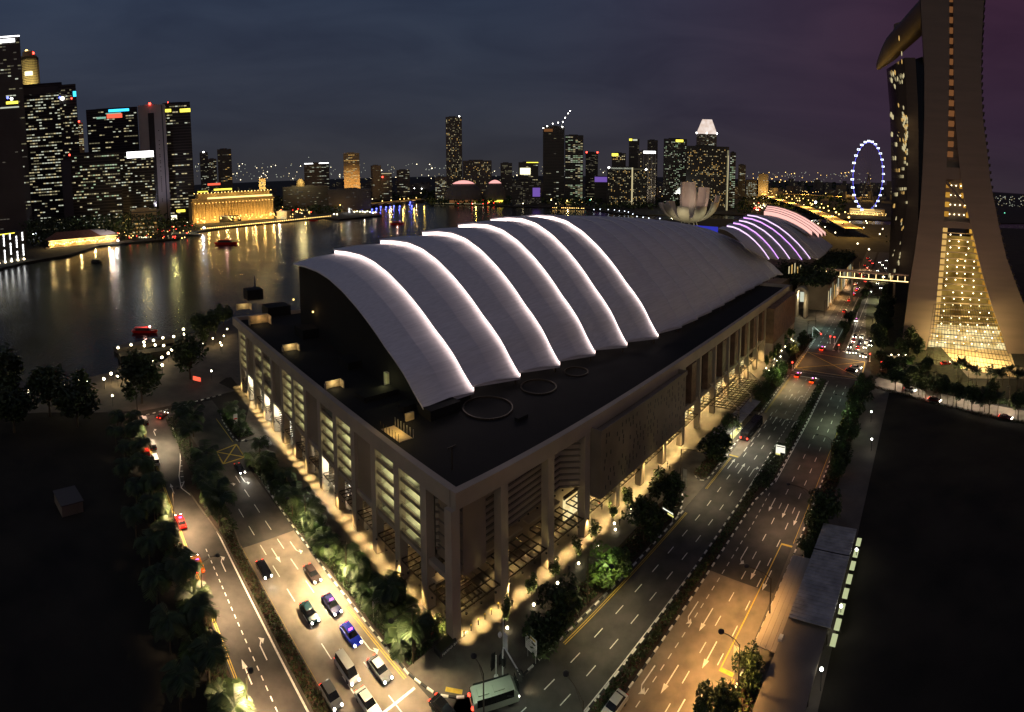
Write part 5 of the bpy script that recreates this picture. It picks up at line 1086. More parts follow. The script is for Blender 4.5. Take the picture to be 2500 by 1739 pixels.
# long low bridge at the bay mouth
b0, b1 = G(*cS((75, 668))[0], 6), G(*cS((1045, 578))[0], 6); bd = b1 - b0; bn = Vector((-bd.y, bd.x, 0)).normalized(); br = thing('road_bridge', 'long low road bridge at the bay mouth lit orange with blue lamps beneath', 'bridge', (b0.x, b0.y, 0))
o_ = Vector((b0.x, b0.y, 0)); mb = MB(); mb.obox(UP * 4, bd, -bn * 30, UP * 2); mb.build('deck', 'concrete_road', br); mb = MB(); mb.obox(UP * 3.6 + bn * .2, bd, bn * .5, UP * 3.0); mb.build('parapet', 'ramp_glow', br)  # parapet glows by itself, standing in for orange lamp light
for k in range(7): mb = MB(); mb.obox(bd * ((k + .5) / 7) - UP * 3 - bn * 28, bd.normalized() * 4, bn * 27, UP * 7); mb.build('pier', 'office_grey', br)
bl = [G(x, y, 2) - UP * 2 for x, y in cS((497, 690), (547, 680), (595, 660), (655, 663), (700, 660), (743, 652), (808, 655), (943, 650), (925, 610), (383, 672))]
for p in bl: mb = MB(); mb.ball(p - o_ + UP * .5, 1.9, 0, 6, 4); mb.build('blue_lamp', 'bulb_blue', br); light('POINT', p + UP * 2 - Vector((0, 6, 0)), 2500, (.1, .12, 1), None, .6)
pp = [G(x, y, 13) - UP * 13 for x, y in cS((140, 648), (268, 635), (388, 625), (613, 603), (712, 595), (812, 583), (857, 578), (905, 575), (993, 567))]
scatter(template('street_lamp', '', 'street lamp', lamp_parts(12.4, 1.3, 'bulb_amber')), pp, left_right(pp, 'amber street lamp on the low bridge at the bay mouth, %s from the left'), 'street lamps on the low bridge')
for p in pp[::2]: light('POINT', p + UP * 12, 14000, SODIUM, None, .8)
for x, y in cS((640, 700), (795, 690), (925, 680), (1045, 655), (1640, 660)): light('POINT', G(x, y, -1.2) + UP * 7 + Vector((0, 40, 0)), 9000, (1, .66, .12), None, 1.2)
mp_ = G(*cS((243, 730))[0], 0); st = thing('lion_statue', 'small floodlit white fountain statue on the point by the bay mouth', 'statue', mp_); mb = MB(); mb.lathe([(3.2, 0), (2.4, 2), (1.9, 5), (2.2, 7.5), (1.3, 9.5), (.3, 10.5)], 10); mb.build('body', 'white_metal', st); mb = MB(); mb.tube([(1.5, -1, 8), (7, -4, 6.5), (11, -6, 1)], .35, 5); mb.build('water_jet', 'white_metal', st); light('POINT', mp_ + Vector((2, -12, 8)), 9000, (.95, .97, 1), None, .6)
pp = [G(x, y, 2.4) - UP * 2.4 for x, y in cS((300, 722), (330, 718), (362, 722), (392, 720), (420, 728), (445, 718), (475, 725), (510, 733), (535, 728), (105, 752), (70, 748))]
scatter(template('globe_lamp', '', 'lamp', lamp_parts(1.8, 1.0, 'bulb_warm')), pp, left_right(pp, 'warm globe lamp on the landing by the white statue, %s from the left'), 'lamps on the landing by the statue')
light('POINT', pp[4] + UP * 5 - Vector((0, 5, 0)), 6000, (1, .8, .4), None, .6)
g_ = G(1385, 491, 8); t = template('globe_light', 'big orange globe light on a post above the short quay', 'lamp', lamp_parts(7, 2.2, 'bulb_amber'), None, g_ - UP * 8); light('POINT', g_ + UP * 0 - Vector((0, 6, 0)), 22000, (1, .65, .2), None, 1)
g_ = G(335, 553, 10); t = template('globe_light', 'strong amber floodlight behind the quay between old pier hall and golden hotel', 'lamp', lamp_parts(8.5, 2.6, 'bulb_amber'), None, g_ - UP * 10); light('POINT', g_ - Vector((0, 8, 0)), 40000, (1, .62, .18), None, 1)
g_ = G(288, 588, 4); t = template('globe_light', 'white lamp at the right end of the old pier hall', 'lamp', lamp_parts(3.4, 1.3, 'bulb_white'), None, g_ - UP * 4); light('POINT', g_ + Vector((0, -4, 3)), 9000, (1, .97, .85), None, .6)
g_ = G(86, 571, 9); t = template('globe_light', 'bluish white floodlight between the waterside block and the old pier hall', 'lamp', lamp_parts(8, 2.0, 'bulb_cold'), None, g_ - UP * 9); light('POINT', g_ - Vector((0, 6, 0)), 12000, (.8, .85, 1), None, .6)
g_ = G(498, 557, 6); t = template('globe_light', 'bluish white floodlight on the quay at the left end of the amber lamp row', 'lamp', lamp_parts(5, 2.0, 'bulb_cold'), None, g_ - UP * 6); light('POINT', g_ - Vector((-3, 8, 0)), 14000, (.8, .88, 1), None, .6)
g_ = G(1640, 522, 3); light('POINT', g_ + UP * 4, 9000, (1, .9, .5), None, .8)
pp = [G(x, y, 2.5) - UP * 2.5 for x, y in ((1485, 512), (1500, 513), (1512, 515), (1525, 516), (1534, 518), (1545, 523), (1555, 529), (1570, 531), (1584, 533), (1611, 534), (1450, 512), (1465, 511))]
scatter(template('platform_lamp', '', 'lamp', lamp_parts(2, .9, 'bulb_cold')), pp, left_right(pp, 'small white lamp on the floating platform by the lotus museum, %s from the left'), 'lamps on the floating platform')
# elevated highway bending round, lit sodium
hw = thing('elevated_highway', 'elevated highway glowing orange that bends sharply in the distance', 'highway', G(1870, 472, 12)); lo_ = hw.location.copy()
A_ = [G(x, y, 12) for x, y in cT((140, 300), (350, 372), (700, 470), (1000, 592), (1340, 755))]; B2 = [G(x, y, 12) for x, y in cT((140, 296), (220, 291), (420, 291), (700, 300), (950, 318), (1340, 338), (1500, 342))]
def ribbon(pts, w, z0, z1):
    mb = MB(); L, Rr = [], []
    for k, p in enumerate(pts):
        d = pts[min(k + 1, len(pts) - 1)] - pts[max(0, k - 1)]; d.z = 0; n_ = Vector((-d.y, d.x, 0)).normalized() * w / 2; L.append(p - n_ - lo_); Rr.append(p + n_ - lo_)
    mb.grid([[p + UP * z1 for p in L], [p + UP * z1 for p in Rr]]); mb.grid([[p + UP * z0 for p in L], [p + UP * z1 for p in L]]); mb.grid([[p + UP * z1 for p in Rr], [p + UP * z0 for p in Rr]]); return mb
A_f = [A_[i].lerp(A_[i + 1], f) for i in range(4) for f in (0, .25, .5, .75)] + [A_[-1]]; B_f = [B2[i].lerp(B2[i + 1], f) for i in range(6) for f in (0, .5)] + [B2[-1]]
ribbon(A_f, 26, -1.6, 0).build('deck', 'stone_gold', hw); ribbon(B_f, 20, -1.6, -.05).build('deck', 'stone_gold', hw)  # golden deck colour holds the sodium light on the roadway
for k in range(1, 16, 2): p = A_f[k] - lo_; mb = MB(); mb.obox(p - UP * 12 - Vector((2, 2, 0)), (4, 0, 0), (0, 4, 0), UP * 10.4); mb.build('pier', 'office_grey', hw)
for p in A_f[::2] + B_f[::3]: light('POINT', p + UP * 13, 100000 * (math.hypot(p.x, p.y) / 800) ** 1.0, (1, .55, .12), None, 1)
lp = [p + Vector((4, 0, -12)) for p in A_f[1::2] + B_f[::2]]
scatter(template('highway_lamp', '', 'street lamp', lamp_parts(22, 1.6, 'bulb_amber')), lp, left_right(lp, 'amber street lamp on the bending elevated highway, %s from the left'), 'street lamps on the elevated highway')
far_pts = cT((150, 240), (182, 228), (258, 225), (308, 243), (372, 226), (395, 243), (513, 238), (212, 262), (290, 265), (245, 300), (370, 300), (445, 302), (545, 337), (500, 275), (652, 270), (685, 240), (700, 218), (790, 285), (830, 235), (865, 255), (650, 320), (730, 310), (570, 370), (610, 370), (660, 375), (585, 405), (512, 383), (470, 345), (437, 365), (730, 397), (788, 400), (905, 450), (990, 483), (1075, 520), (1000, 548), (1137, 600), (1220, 567), (883, 503), (770, 468), (755, 440), (670, 432), (625, 585), (777, 643), (862, 680), (953, 725), (797, 690), (1090, 798), (1283, 658), (1470, 733), (1722, 750), (1683, 818), (1388, 943), (1540, 1018), (1450, 300), (1490, 297), (1565, 305), (1745, 330), (65, 345), (130, 345), (200, 345), (5, 350))
pp = [G(x, y, 9) - UP * 9 for x, y in far_pts]
for k, p in enumerate(pp):
    if p.length > 3000: pp[k] = p * (3000 / p.length)
scatter(template('road_lamp', '', 'street lamp', lamp_parts(8.5, 1.0, 'bulb_amber')), pp[:40], left_right(pp[:40], 'yellow road lamp around the highway bend, %s from the left'), 'yellow road lamps around the highway bend', 1.5)
scatter(template('road_lamp', '', 'street lamp', lamp_parts(8.5, 1.0, 'bulb_small')), pp[40:], left_right(pp[40:], 'white road lamp between the coral roof and the wheel, %s from the left'), 'white road lamps below the highway', .85)
g_ = G(*cT((826, 408))[0], 18); template('flood_mast', 'single brilliant white floodlight left of the observation wheel', 'lamp', lamp_parts(16, 3.2, 'bulb_white'), None, g_ - UP * 18)
# small light clusters of shops, forecourts and far streets: too many and too small to count
rr = random.Random(21); sm = MB()
def sprinkle(x0, x1, y0, y1, n_, zz_, r_, ms, far=None):
    for _ in range(n_):
        x, y = x0 + (x1 - x0) * rr.random(), y0 + (y1 - y0) * rr.random()
        p = at_dist(x, y, far * (.85 + .3 * rr.random())) if far else G(x, y, zz_); d = math.hypot(p.x, p.y); sm.ball(p, r_ * d / 1000 * (.6 + .8 * rr.random()), rr.choice(ms), 5, 3)
sprinkle(470, 760, 500, 530, 130, 5, .8, (0, 0, 1, 5)); sprinkle(60, 130, 545, 565, 30, 4, .8, (1, 2, 0)); sprinkle(270, 470, 548, 582, 80, 4, .9, (0, 0, 1, 3)); sprinkle(330, 460, 510, 545, 60, 5, .9, (5, 0, 1)); sprinkle(680, 760, 488, 520, 46, 5, 1.0, (0, 1, 0, 3))
sprinkle(470, 1100, 398, 440, 190, 0, .7, (1, 2, 2, 5), 2600); sprinkle(1100, 1480, 405, 440, 90, 0, .7, (1, 2, 5), 2600); sprinkle(1240, 1480, 470, 500, 60, 4, .8, (5, 0, 2, 4)); sprinkle(1480, 1660, 462, 482, 36, 4, .8, (2, 0, 5)); sprinkle(1100, 1240, 478, 498, 36, 4, .8, (0, 5, 3))
sprinkle(1800, 2130, 420, 446, 120, 0, .6, (1, 2, 2, 0), 3000); sprinkle(1840, 1870, 496, 514, 40, 5, 1.0, (5, 0, 3, 1)); sprinkle(2180, 2212, 525, 600, 60, 6, .9, (0, 5)); sprinkle(2420, 2500, 478, 505, 60, 0, .7, (1, 2, 2), 2600); sprinkle(2428, 2500, 520, 560, 14, 0, .8, (2, 4), 1800)
sm.build('distant_lights', ['bulb_amber', 'win_warm', 'win_white', 'bulb_red', 'bulb_green', 'bulb_small'], None, (0, 0, 0), False, 'stuff')
mb = MB(); rr = random.Random(31)
for k in range(420):
    a = R(-44 + 92 * rr.random()); d = 1900 + 3200 * rr.random(); h = 10 + 34 * rr.random() ** 2; w = 14 + 30 * rr.random(); x, y = math.sin(a) * d, math.cos(a) * d; mb.box((x, y, h / 2), (w, w * .7, h), 0, rr.random())
    for j in range(int(rr.random() * 7)):
        q = Vector((x, y, 0)) - Vector((x, y, 0)).normalized() * w * .6; mb.box((q.x + (rr.random() - .5) * w, q.y, 3 + rr.random() * (h - 4)), (2 + 3 * rr.random(), .6, 1.4), rr.choice((1, 2, 2, 3)), -a)
for k in range(60):                                        # slabs beyond the wheel and tower
    a = R(28 + 22 * rr.random()); d = 3000 + 2500 * rr.random(); h = 40 + 60 * rr.random(); w = 30 + 40 * rr.random(); x, y = math.sin(a) * d, math.cos(a) * d; mb.box((x, y, h / 2), (w, 20, h), 0, -a)
    for j in range(10): mb.box((x + (rr.random() - .5) * w * .8, y - 14, 6 + rr.random() * (h - 8)), (3, 1, 3), rr.choice((1, 2, 3)), -a)
mb.build('distant_city', ['office_grey', 'win_warm', 'win_dim', 'win_faint'], None, (0, 0, 0), False, 'stuff')
# ================================================================ near street lamps and their pools of light
def street_lamp(label, base, head, power, col, cone=125, grp='tall street lamps on arms', radius=.45, on=True):
    t = thing('street_lamp', label, 'street lamp', base, 0, grp); h = head - base; zt = h.z
    mb = MB(); mb.tube([(0, 0, 0), (0, 0, zt * .5), (0, 0, zt - .7)], [.13, .11, .08], 6); mb.build('pole', 'steel_dark', t)
    mb = MB(); mb.tube([(0, 0, zt - .9), (h.x * .25, h.y * .25, zt - .25), (h.x * .6, h.y * .6, zt - .02), (h.x, h.y, zt)], .055, 5); mb.tube([(0, 0, zt - 2.0), (h.x * .45, h.y * .45, zt - .15)], .03, 4); mb.build('arm', 'steel_dark', t)
    mb = MB(); mb.lathe([(radius, -.02), (radius, .10), (radius * .6, .22), (.05, .26)], 12, 0, h); mb.build('head', 'black_metal', t)
    mb = MB(); mb.lathe([(radius * .7, -.06), (radius * .7, -.03)], 10, 0, h); mb.build('lens', 'strip_gold', t)
    light('SPOT', h - UP * .15, power * LF, col, t, .25, cone, .85); return t
def wpos(px, py, z): return G(px, py, z)
PW = 1.0
h1, h2 = wpos(612, 1638, 9.5), wpos(434, 1192, 9.5)
LF = 1.5
def lampS(label, u, w0, w1, p, c, cone=130): return street_lamp(label, Sw(u, w0, .1), Sw(u, w1, 9.5), p * (4.6 if w0 < 30 else 2.6), c, cone)
def lampB(label, u, v0, v1, p, c, cone=130): return street_lamp(label, Bw(u, v0, .1), Bw(u, v1, 10), p, c, cone)
uA, wA = h1.dot(uS), h1.dot(nS); uC, wC = h2.dot(uS), h2.dot(nS)
lampS('street lamp whose round dark head hangs over the straight arrow at the bottom left', uA, 20.3, wA, 3600, TAN); lampS('street lamp over the left street beside the red taxi', uC, 20.3, wC, 4200, TAN)
lampS('street lamp over the left street by the orange taxi', (uA + uC) / 2, 20.3, 23.5, 3600, TAN); lampS('street lamp over the left street at the white roofed van', 140, 20.3, 23.5, 3000, (1, .78, .5)); lampS('street lamp at the far left bend of the side street', 160, 21, 25, 700, (1, .6, .4))
for k, (u, p) in enumerate(((57, 3600), (76, 8600), (92, 3400))): lampS('street lamp hidden in the palms right of the bright carriageway, %s from the corner' % ordinal(k), u, 45.6, 41.6, p, (1, .76, .42))
lampS('street lamp in the palms beside the yellow box marking', 118, 46, 42.5, 500, (1, .74, .45))
hL = wpos(1494, 1384, 10); lampB('street lamp whose dark head covers the bright green tree', hL.dot(uB), -53.3, hL.dot(nB), 3000, (1, .82, .46), 140)
hM = wpos(1830, 1013, 10); lampB('street lamp with its head above the bus shelter roof', hM.dot(uB), -53.5, float(hM.dot(nB)) + 1.0, 3800, (1, .95, .70))
lampB('street lamp by the driveway mouth of the avenue', 104, -57.5, -51, 3200, (1, .84, .5)); lampB('street lamp left of the avenue near the two orange taxis', 172, -53.5, -49.5, 3600, (1, .84, .52))
hR = wpos(1760.6, 1542.8, 10); lampB('street lamp with a big dark head over the orange lit lanes at the bottom right', hR.dot(uB), -24.6, hR.dot(nB), 10500, SODIUM); lampB('street lamp below the frame over the orange lit lanes', 44, -24.6, -29, 13000, SODIUM)
lampB('added unseen street lamp that evens the light on the orange lit lanes', 76, -24.6, -29, 6500, SODIUM); hQ = wpos(2009.6, 1061, 10); lampB('street lamp over the green lit lanes on the right', 150, -24.6, -28.6, 3000, GREENISH); lampB('street lamp right of the avenue before the junction', 172, -24.6, -28.6, 900, (.7, 1, .75))  # first lamp is added, unseen, to even the orange light on the lanes
lampB('street lamp over the brown dim lanes beside the yellow bay', 101, -24.6, -29.6, 3000, (1, .64, .36)); lampB('street lamp over the reddish lanes halfway up the right side', 124, -24.6, -28.6, 1300, (1, .5, .28))
street_lamp('street lamp below the frame lighting the pale corner paving', Vector((-7, 63, .1)), Vector((-8.5, 64.6, 9)), 1000, (.86, 1, .72), 140); street_lamp('street lamp below the frame at the corner of the avenue', Vector((6, 59, .1)), Vector((4, 62, 9.5)), 900, (.85, 1, .7), 140)
for k, (u, v, p, c) in enumerate(((200, -55, 3000, (1, .55, .22)), (206, -27, 3000, (1, .58, .24)), (228, -54, 1500, (.6, .95, .8)), (226, -28, 5200, (1, .72, .35)), (247, -54, 1500, (.55, .95, .85)), (246, -28, 2600, (1, .66, .35)), (272, -54, 1700, (1, .75, .5)), (270, -28, 2600, (1, .72, .42)), (296, -54, 3200, (1, .6, .25)), (296, -28, 2200, (1, .9, .6)), (322, -54, 3400, (1, .55, .2)), (322, -28, 3600, (1, .92, .65)), (356, -54, 6000, (1, .6, .3)), (390, -30, 6000, (1, .75, .4)), (430, -50, 9000, (1, .6, .3)))):
    lampB('street lamp on the far stretch of the avenue, %s counting away from the junction' % ordinal(k), u, v + (-1.5 if v < -40 else 1.5), v + (2 if v < -40 else -2), p * (1.6 if u < 260 else 2.6), c)
for k, s_ in enumerate((4, 18, 32, 46, 62, 80)):
    street_lamp('street lamp on the cross street below the hotel, %s from the avenue' % ordinal(k), Xw(s_, 8.4, .1), Xw(s_, 5.5, 8), 3600, (1, .86, .66), 135)
for k, (x, y) in enumerate(((2378, 862), (2410, 905), (2340, 895))):
    street_lamp('slim pale lamp post in the palms before the atrium, %s from the left' % ordinal((2, 3, 1)[k] - 1), G(x, y + 40, .1), G(x, y + 40, .1) + Vector((1.2, .5, 7.5)), 2200, (1, .8, .42), 140)
# globe lamps of the walkway on the right
c8 = crop(1600, 1000, 2.161)
wp = [G(x, y, 3.6) - UP * 3.6 for x, y in c8((1140, 10), (1142, 155), (1062, 737), (980, 1035), (877, 1368))]
scatter(template('path_lamp', '', 'lamp', lamp_parts(3.3, .26, 'bulb_white')), wp, ['globe lamp on the walkway at the edge of the dark field, %s from the top' % ordinal(k) for k in range(5)], 'globe lamps along the dark field')
for p in wp: light('POINT', p + UP * 3.1, 90, (1, .93, .7), None, .25)

# ---------------------------------------------------------------- shelters, signs, signals
sh = thing('walkway_shelter', 'long grey corrugated shelter roof between the avenue and the dark field', 'shelter', Bw(88, -17.8)); lo_ = sh.location.copy()
mb = MB()
for k in range(60): a = 75.6 + k * .4; mb.obox(Bw(a, -21.2, 3.9 + .1 * (k % 2)) - lo_, uB * .4, nB * 7, UP * .12)
mb.build('corrugated_roof', 'steel_pale', sh)
for k in range(7):
    for v in (-20.6, -14.9): mb = MB(); mb.tube([Bw(76.5 + k * 3.6, v, 0) - lo_, Bw(76.5 + k * 3.6, v, 3.9) - lo_], .09, 5); mb.build('post', 'steel_dark', sh)
mb = MB(); mb.obox(Bw(91.8, -21.3, 4.03) - lo_, uB * .12, nB * 7.2, UP * .1); mb.build('roof_joint', 'black_metal', sh)
emit('panel_lit', (.78, .85, .45), .62)
for k, a in enumerate((97.2, 94.0, 90.6, 87.2, 83.8, 80.4, 77.2, 74.2)):
    mb = MB(); mb.obox(Bw(a, -13.95, 2.3) - lo_, uB * 2.3, nB * .9, UP * .08); mb.build('lit_panel', 'panel_lit', sh)
low = thing('walkway_shelter', 'dark weathered lower shelter roof below the grey corrugated one', 'shelter', Bw(66, -18)); lo_ = low.location.copy()
mb = MB(); mb.obox(Bw(56, -21.4, 3.1) - lo_, uB * 20.5, nB * 6.7, UP * .2); mb.build('roof', 'panel_dark', low)
for k in range(5): mb = MB(); mb.tube([Bw(57 + k * 4.6, -15.2, 0) - lo_, Bw(57 + k * 4.6, -15.2, 3.1) - lo_], .1, 5); mb.build('post', 'steel_dark', low)
bs = thing('bus_shelter', 'flat dark bus stop roof with long seams beside the orange lit lanes', 'bus stop', Bw(80, -23)); lo_ = bs.location.copy()
for k in range(4): mb = MB(); mb.obox(Bw(69.6, -24.9 + k * .92, 3.0) - lo_, uB * 20.6, nB * .89, UP * .14); mb.build('roof_panel', 'facade', bs)
for k in range(6): mb = MB(); mb.tube([Bw(71 + k * 3.6, -22, 0) - lo_, Bw(71 + k * 3.6, -22, 3.0) - lo_], .09, 5); mb.build('post', 'steel_dark', bs)
mb = MB(); mb.obox(Bw(71.5, -21.6, 3.15) - lo_, uB * 1.0, nB * .6, UP * .5); mb.build('vent', 'white_metal', bs)
b2 = thing('bus_shelter', 'grey roofed bus stop lit yellow and white inside beside the dark bus', 'bus stop', Bw(135, -56)); lo_ = b2.location.copy()
mb = MB(); mb.obox(Bw(122, -58.8, 3.1) - lo_, uB * 29, nB * 4.6, UP * .2); mb.build('roof', 'steel_pale', b2)
emit_var('ad_panel', (.9, .75, .12), (1, .95, .55), 1.2, 1.2, True); mb = MB(); mb.obox(Bw(124, -54.6, .4) - lo_, uB * 12, nB * .12, UP * 2.3); mb.build('lit_panel', 'ad_panel', b2); mb = MB(); mb.obox(Bw(122.2, -55.2, .4) - lo_, uB * 1.7, nB * .5, UP * 2.4); mb.build('lit_box', 'win_white', b2)
for k in range(8): mb = MB(); mb.tube([Bw(123 + k * 3.9, -54.5, 0) - lo_, Bw(123 + k * 3.9, -54.5, 3.1) - lo_], .08, 5); mb.build('post', 'steel_dark', b2)
for a in (124, 129, 134): light('POINT', Bw(a, -53.4, 2.6), 330, (1, .95, .72), None, .3)
def road_sign(label, base, w, h, z0, face, cols, grp=None, glow=None):
    """board on two posts; face = direction it looks"""
    t = thing('road_sign', label, 'road sign', base, 0, grp); d = Vector((-face.y, face.x, 0))
    for s in (-.35, .35): mb = MB(); mb.tube([d * (w * s), d * (w * s) + UP * (z0 + h)], .06, 5); mb.build('post', 'steel_pale', t)
    mb = MB(); mb.obox(d * (-w / 2) + face * .08 + UP * z0, d * w, face * .06, UP * h); bo = mb.build('board', cols[0], t)
    for k, (a, b, c, e, m) in enumerate(cols[1]): mb = MB(); mb.obox(d * (-w / 2 + w * a) + face * .145 + UP * (z0 + h * c), d * (w * (b - a)), face * .02, UP * (h * (e - c))); mb.build('panel', m, t)
    return t
rows_ = [(.06, .94, .08 + .115 * k, .15 + .115 * k, 'steel_pale') for k in range(6)] + [(.1, .9, .84, .95, 'yellow_paint'), (.55, .8, .62, .72, 'black_metal')]
fc_ = -uB; road_sign('white board with a yellow band and dark lines by the kerb near the corner', G(1298, 1612, .1), 2.5, 2.7, 1.4, fc_, ('white_metal', rows_)); light('SPOT', G(1298, 1612, 0) - uB * 5 + nB * 2 + UP * 1, 160, (1, 1, .75), None, .2, 60, .6, G(1298, 1612, 2.6))
emit('sign_glow_white', (1, .98, .8), 1.1); emit('sign_glow_yellow', (1, .9, .25), .9)
road_sign('small lit sign of red, white and yellow strips among the shrubs by the driveway', G(1632, 1274, .1), 3.2, 1.1, 1.6, (-uB - nB * .2).normalized(), ('black_metal', [(.0, .95, .62, .9, 'sign_glow_white'), (.45, 1, .1, .45, 'sign_glow_yellow')]))
road_sign('bright white and yellow lit sign standing in the dark avenue median', G(1905, 1117, .1), 2.6, 2.6, .8, fc_, ('sign_glow_white', [(.05, .95, .82, .9, 'black_metal'), (.5, 1, 0, .25, 'black_metal'), (0, .5, -.05, .1, 'sign_glow_yellow')]))
for lb, x, y, w, h, m in (('backs of two pale signs on a post in the palms by the bright carriageway', 768, 1312, 1.3, 2.2, 'white_metal'), ('white square sign on a post in the palms nearer the corner', 917, 1512, 1.2, 1.6, 'white_metal'), ('pale sign with a red band on the island of palms by the yellow box', 576, 1050, 1.2, 2.8, 'steel_pale'), ('tall narrow grey sign at the driveway bend', 1672, 1188, 1.0, 2.2, 'steel_pale'), ('brown notice panel on a post by the orange lit lanes', 1798, 1650, 1.1, 2.6, 'facade')):
    road_sign(lb, G(x, y, .15), w, h, 2.2, (-uS if x < 1000 else -uB), (m, [(.1, .9, .42, .56, 'paint_red' if 'red' in lb else 'steel_pale')]))
# traffic signals
def signal(label, p, heads, lit, arm=None, pole='white_metal'):
    t = thing('traffic_signal', label, 'traffic light', p, 0, 'traffic lights'); mb = MB(); top = 5.6 if arm is not None else 3.4
    if arm is not None:
        a = Vector((arm.x, arm.y, 0)); mb.tube([(0, 0, 0), (0, 0, 4.8), a * .04 + UP * 5.5, a * .14 + UP * 5.9, a + UP * 6.0], .11, 7)
    else: mb.tube([(0, 0, 0), (0, 0, top)], .08, 6)
    mb.lathe([(.35, 0), (.3, .12)], 10); mb.build('pole', pole, t)
    for hp, dr in heads:
        d = Vector((-dr.y, dr.x, 0)); mb = MB(); mb.obox(hp - d * .2 - UP * .55, d * .4, dr * .3, UP * 1.1); hd = mb.build('signal_head', 'black_metal', t)
        mb = MB(); mb.obox(hp - d * .42 - UP * .8 - dr * .03, d * .84, dr * .03, UP * 1.6); mb.build('backboard', 'black_metal', t)
        if lit: mb = MB(); mb.ball(hp + dr * .36 + UP * .33, .30, 0, 7, 5); mb.build('red_lamp', 'bulb_red', t)
    return t
cp = crop(1060, 1540, 8.025); q = G(*cp((1345, 985))[0], .14); e_ = G(*cp((1690, 880))[0], 6.0); signal('white curved mast arm with dark signal heads at the paved corner', q, [(e_ - q + UP * .0, uB), (Vector((.2, 0, 3.1)), (-uB)), (Vector((-.3, .2, 3.3)), -uS), ((e_ - q) * .9 + UP * .1, uB)], False, e_ - q)
q2 = G(*cp((1215, 900))[0], .14); signal('short white signal post with dark heads at the paved corner', q2, [(Vector((-.4, -.1, 3.0)), uS), (Vector((-.5, .1, 1.8)), uS)], False)
sg = thing('lamp_post', 'tall white post with a blade sign and camera box at the paved corner', 'post', G(1229, 1628, .14)); mb = MB(); mb.tube([(0, 0, 0), (0, 0, 8)], [.1, .05], 6); mb.build('post', 'white_metal', sg); mb = MB(); mb.obox((.1, 0, 3.2), uB * .12, nB * .8, UP * 2.4); mb.build('blade_sign', 'white_metal', sg); mb = MB(); mb.ball((-.5, 0, 5.2), .32, 0, 8, 5, 1.4); mb.build('camera_box', 'white_metal', sg)
z4 = crop(1900, 700, 5.527)
for k, (x, y, zz_, base) in enumerate(((580, 650, 5.5, (462, 690)), (705, 675, 3.2, None), (760, 685, 3.2, None), (820, 785, 3.4, None), (1240, 912, 3.2, None), (1395, 1022, 3.2, None), (195, 1027, 3.2, None))):
    p = G(*z4((x, y))[0], zz_); lb = ('big red light on a mast arm left of the far avenue', 'left red light of the pair ahead of the orange taxi', 'right red light of the pair ahead of the orange taxi', 'red light on the tip of the dark median', 'red light at the right of the waiting queue', 'red light on the corner by the cross street palms', 'red light on the left corner by the dark trees')[k]
    if base: b_ = G(*z4(base)[0], .1); signal(lb, b_, [(p - b_ + UP * .1, -uB)], True, p - b_)
    else: signal(lb, Vector((p.x, p.y, .1)), [(Vector((0, 0, 3.0)), -uB)], True)
    light('POINT', p - uB * 1.5 + UP * .2, 90, (1, .08, .04), None, .2)
# planter with sign at the foot of the corner column
pl = thing('planter', 'low planted box with white lettering at the foot of the corner column', 'planter', P0 + Vector((-2.6, -.8, 0))); k0 = [G(*p, .13) - P0 - Vector((-2.6, -.8, 0)) for p in cp((0, 420), (125, 560), (440, 270), (330, 60))]
for k in k0: k.z = 0
mb = MB(); mb.prism(k0, .13, .95); mb.build('box', 'kerb_black', pl); mb = MB(); mb.prism([k * .86 + sum(k0, Vector()) / 4 * .14 for k in k0], .95, 1.0); mb.build('bed', 'verge', pl)
a, b = k0[1], k0[2]; d = (b - a).normalized(); ang = math.atan2(d.y, d.x); fcv = bpy.data.curves.new('lettering', 'FONT'); fcv.body = 'MARINA BAY SANDS'; fcv.size = .62; fcv.extrude = .02
tmp = bpy.data.objects.new('lettering', fcv); fm = bpy.data.meshes.new_from_object(tmp); fm.materials.clear(); fm.materials.append(MATS['white_paint']); bpy.data.objects.remove(tmp)
fo = bpy.data.objects.new('lettering', fm); COL.objects.link(fo); fo.parent = pl; o_n = Vector((d.y, -d.x, 0)); fo.location = a + d * .35 + o_n * .05 + UP * .32; fo.rotation_euler = (R(90), 0, ang)
# bollards along the arcade
cB = crop(1050, 1150, 3.55); bp_ = [G(x, y, .14) for x, y in cB((295, 1435), (355, 1385), (418, 1335), (475, 1287), (532, 1245), (590, 1195))]; a, b = MB(), MB(); a.tube([(0, 0, 0), (0, 0, .9)], .09, 6); b.lathe([(.12, .9), (.12, 1.05)], 8)
scatter(template('bollard', '', 'bollard', [('post', a, 'black_metal'), ('cap', b, 'yellow_paint')]), bp_, ['yellow capped bollard before the corner arcade, %s from the corner column' % ordinal(k) for k in range(6)], 'yellow capped bollards')
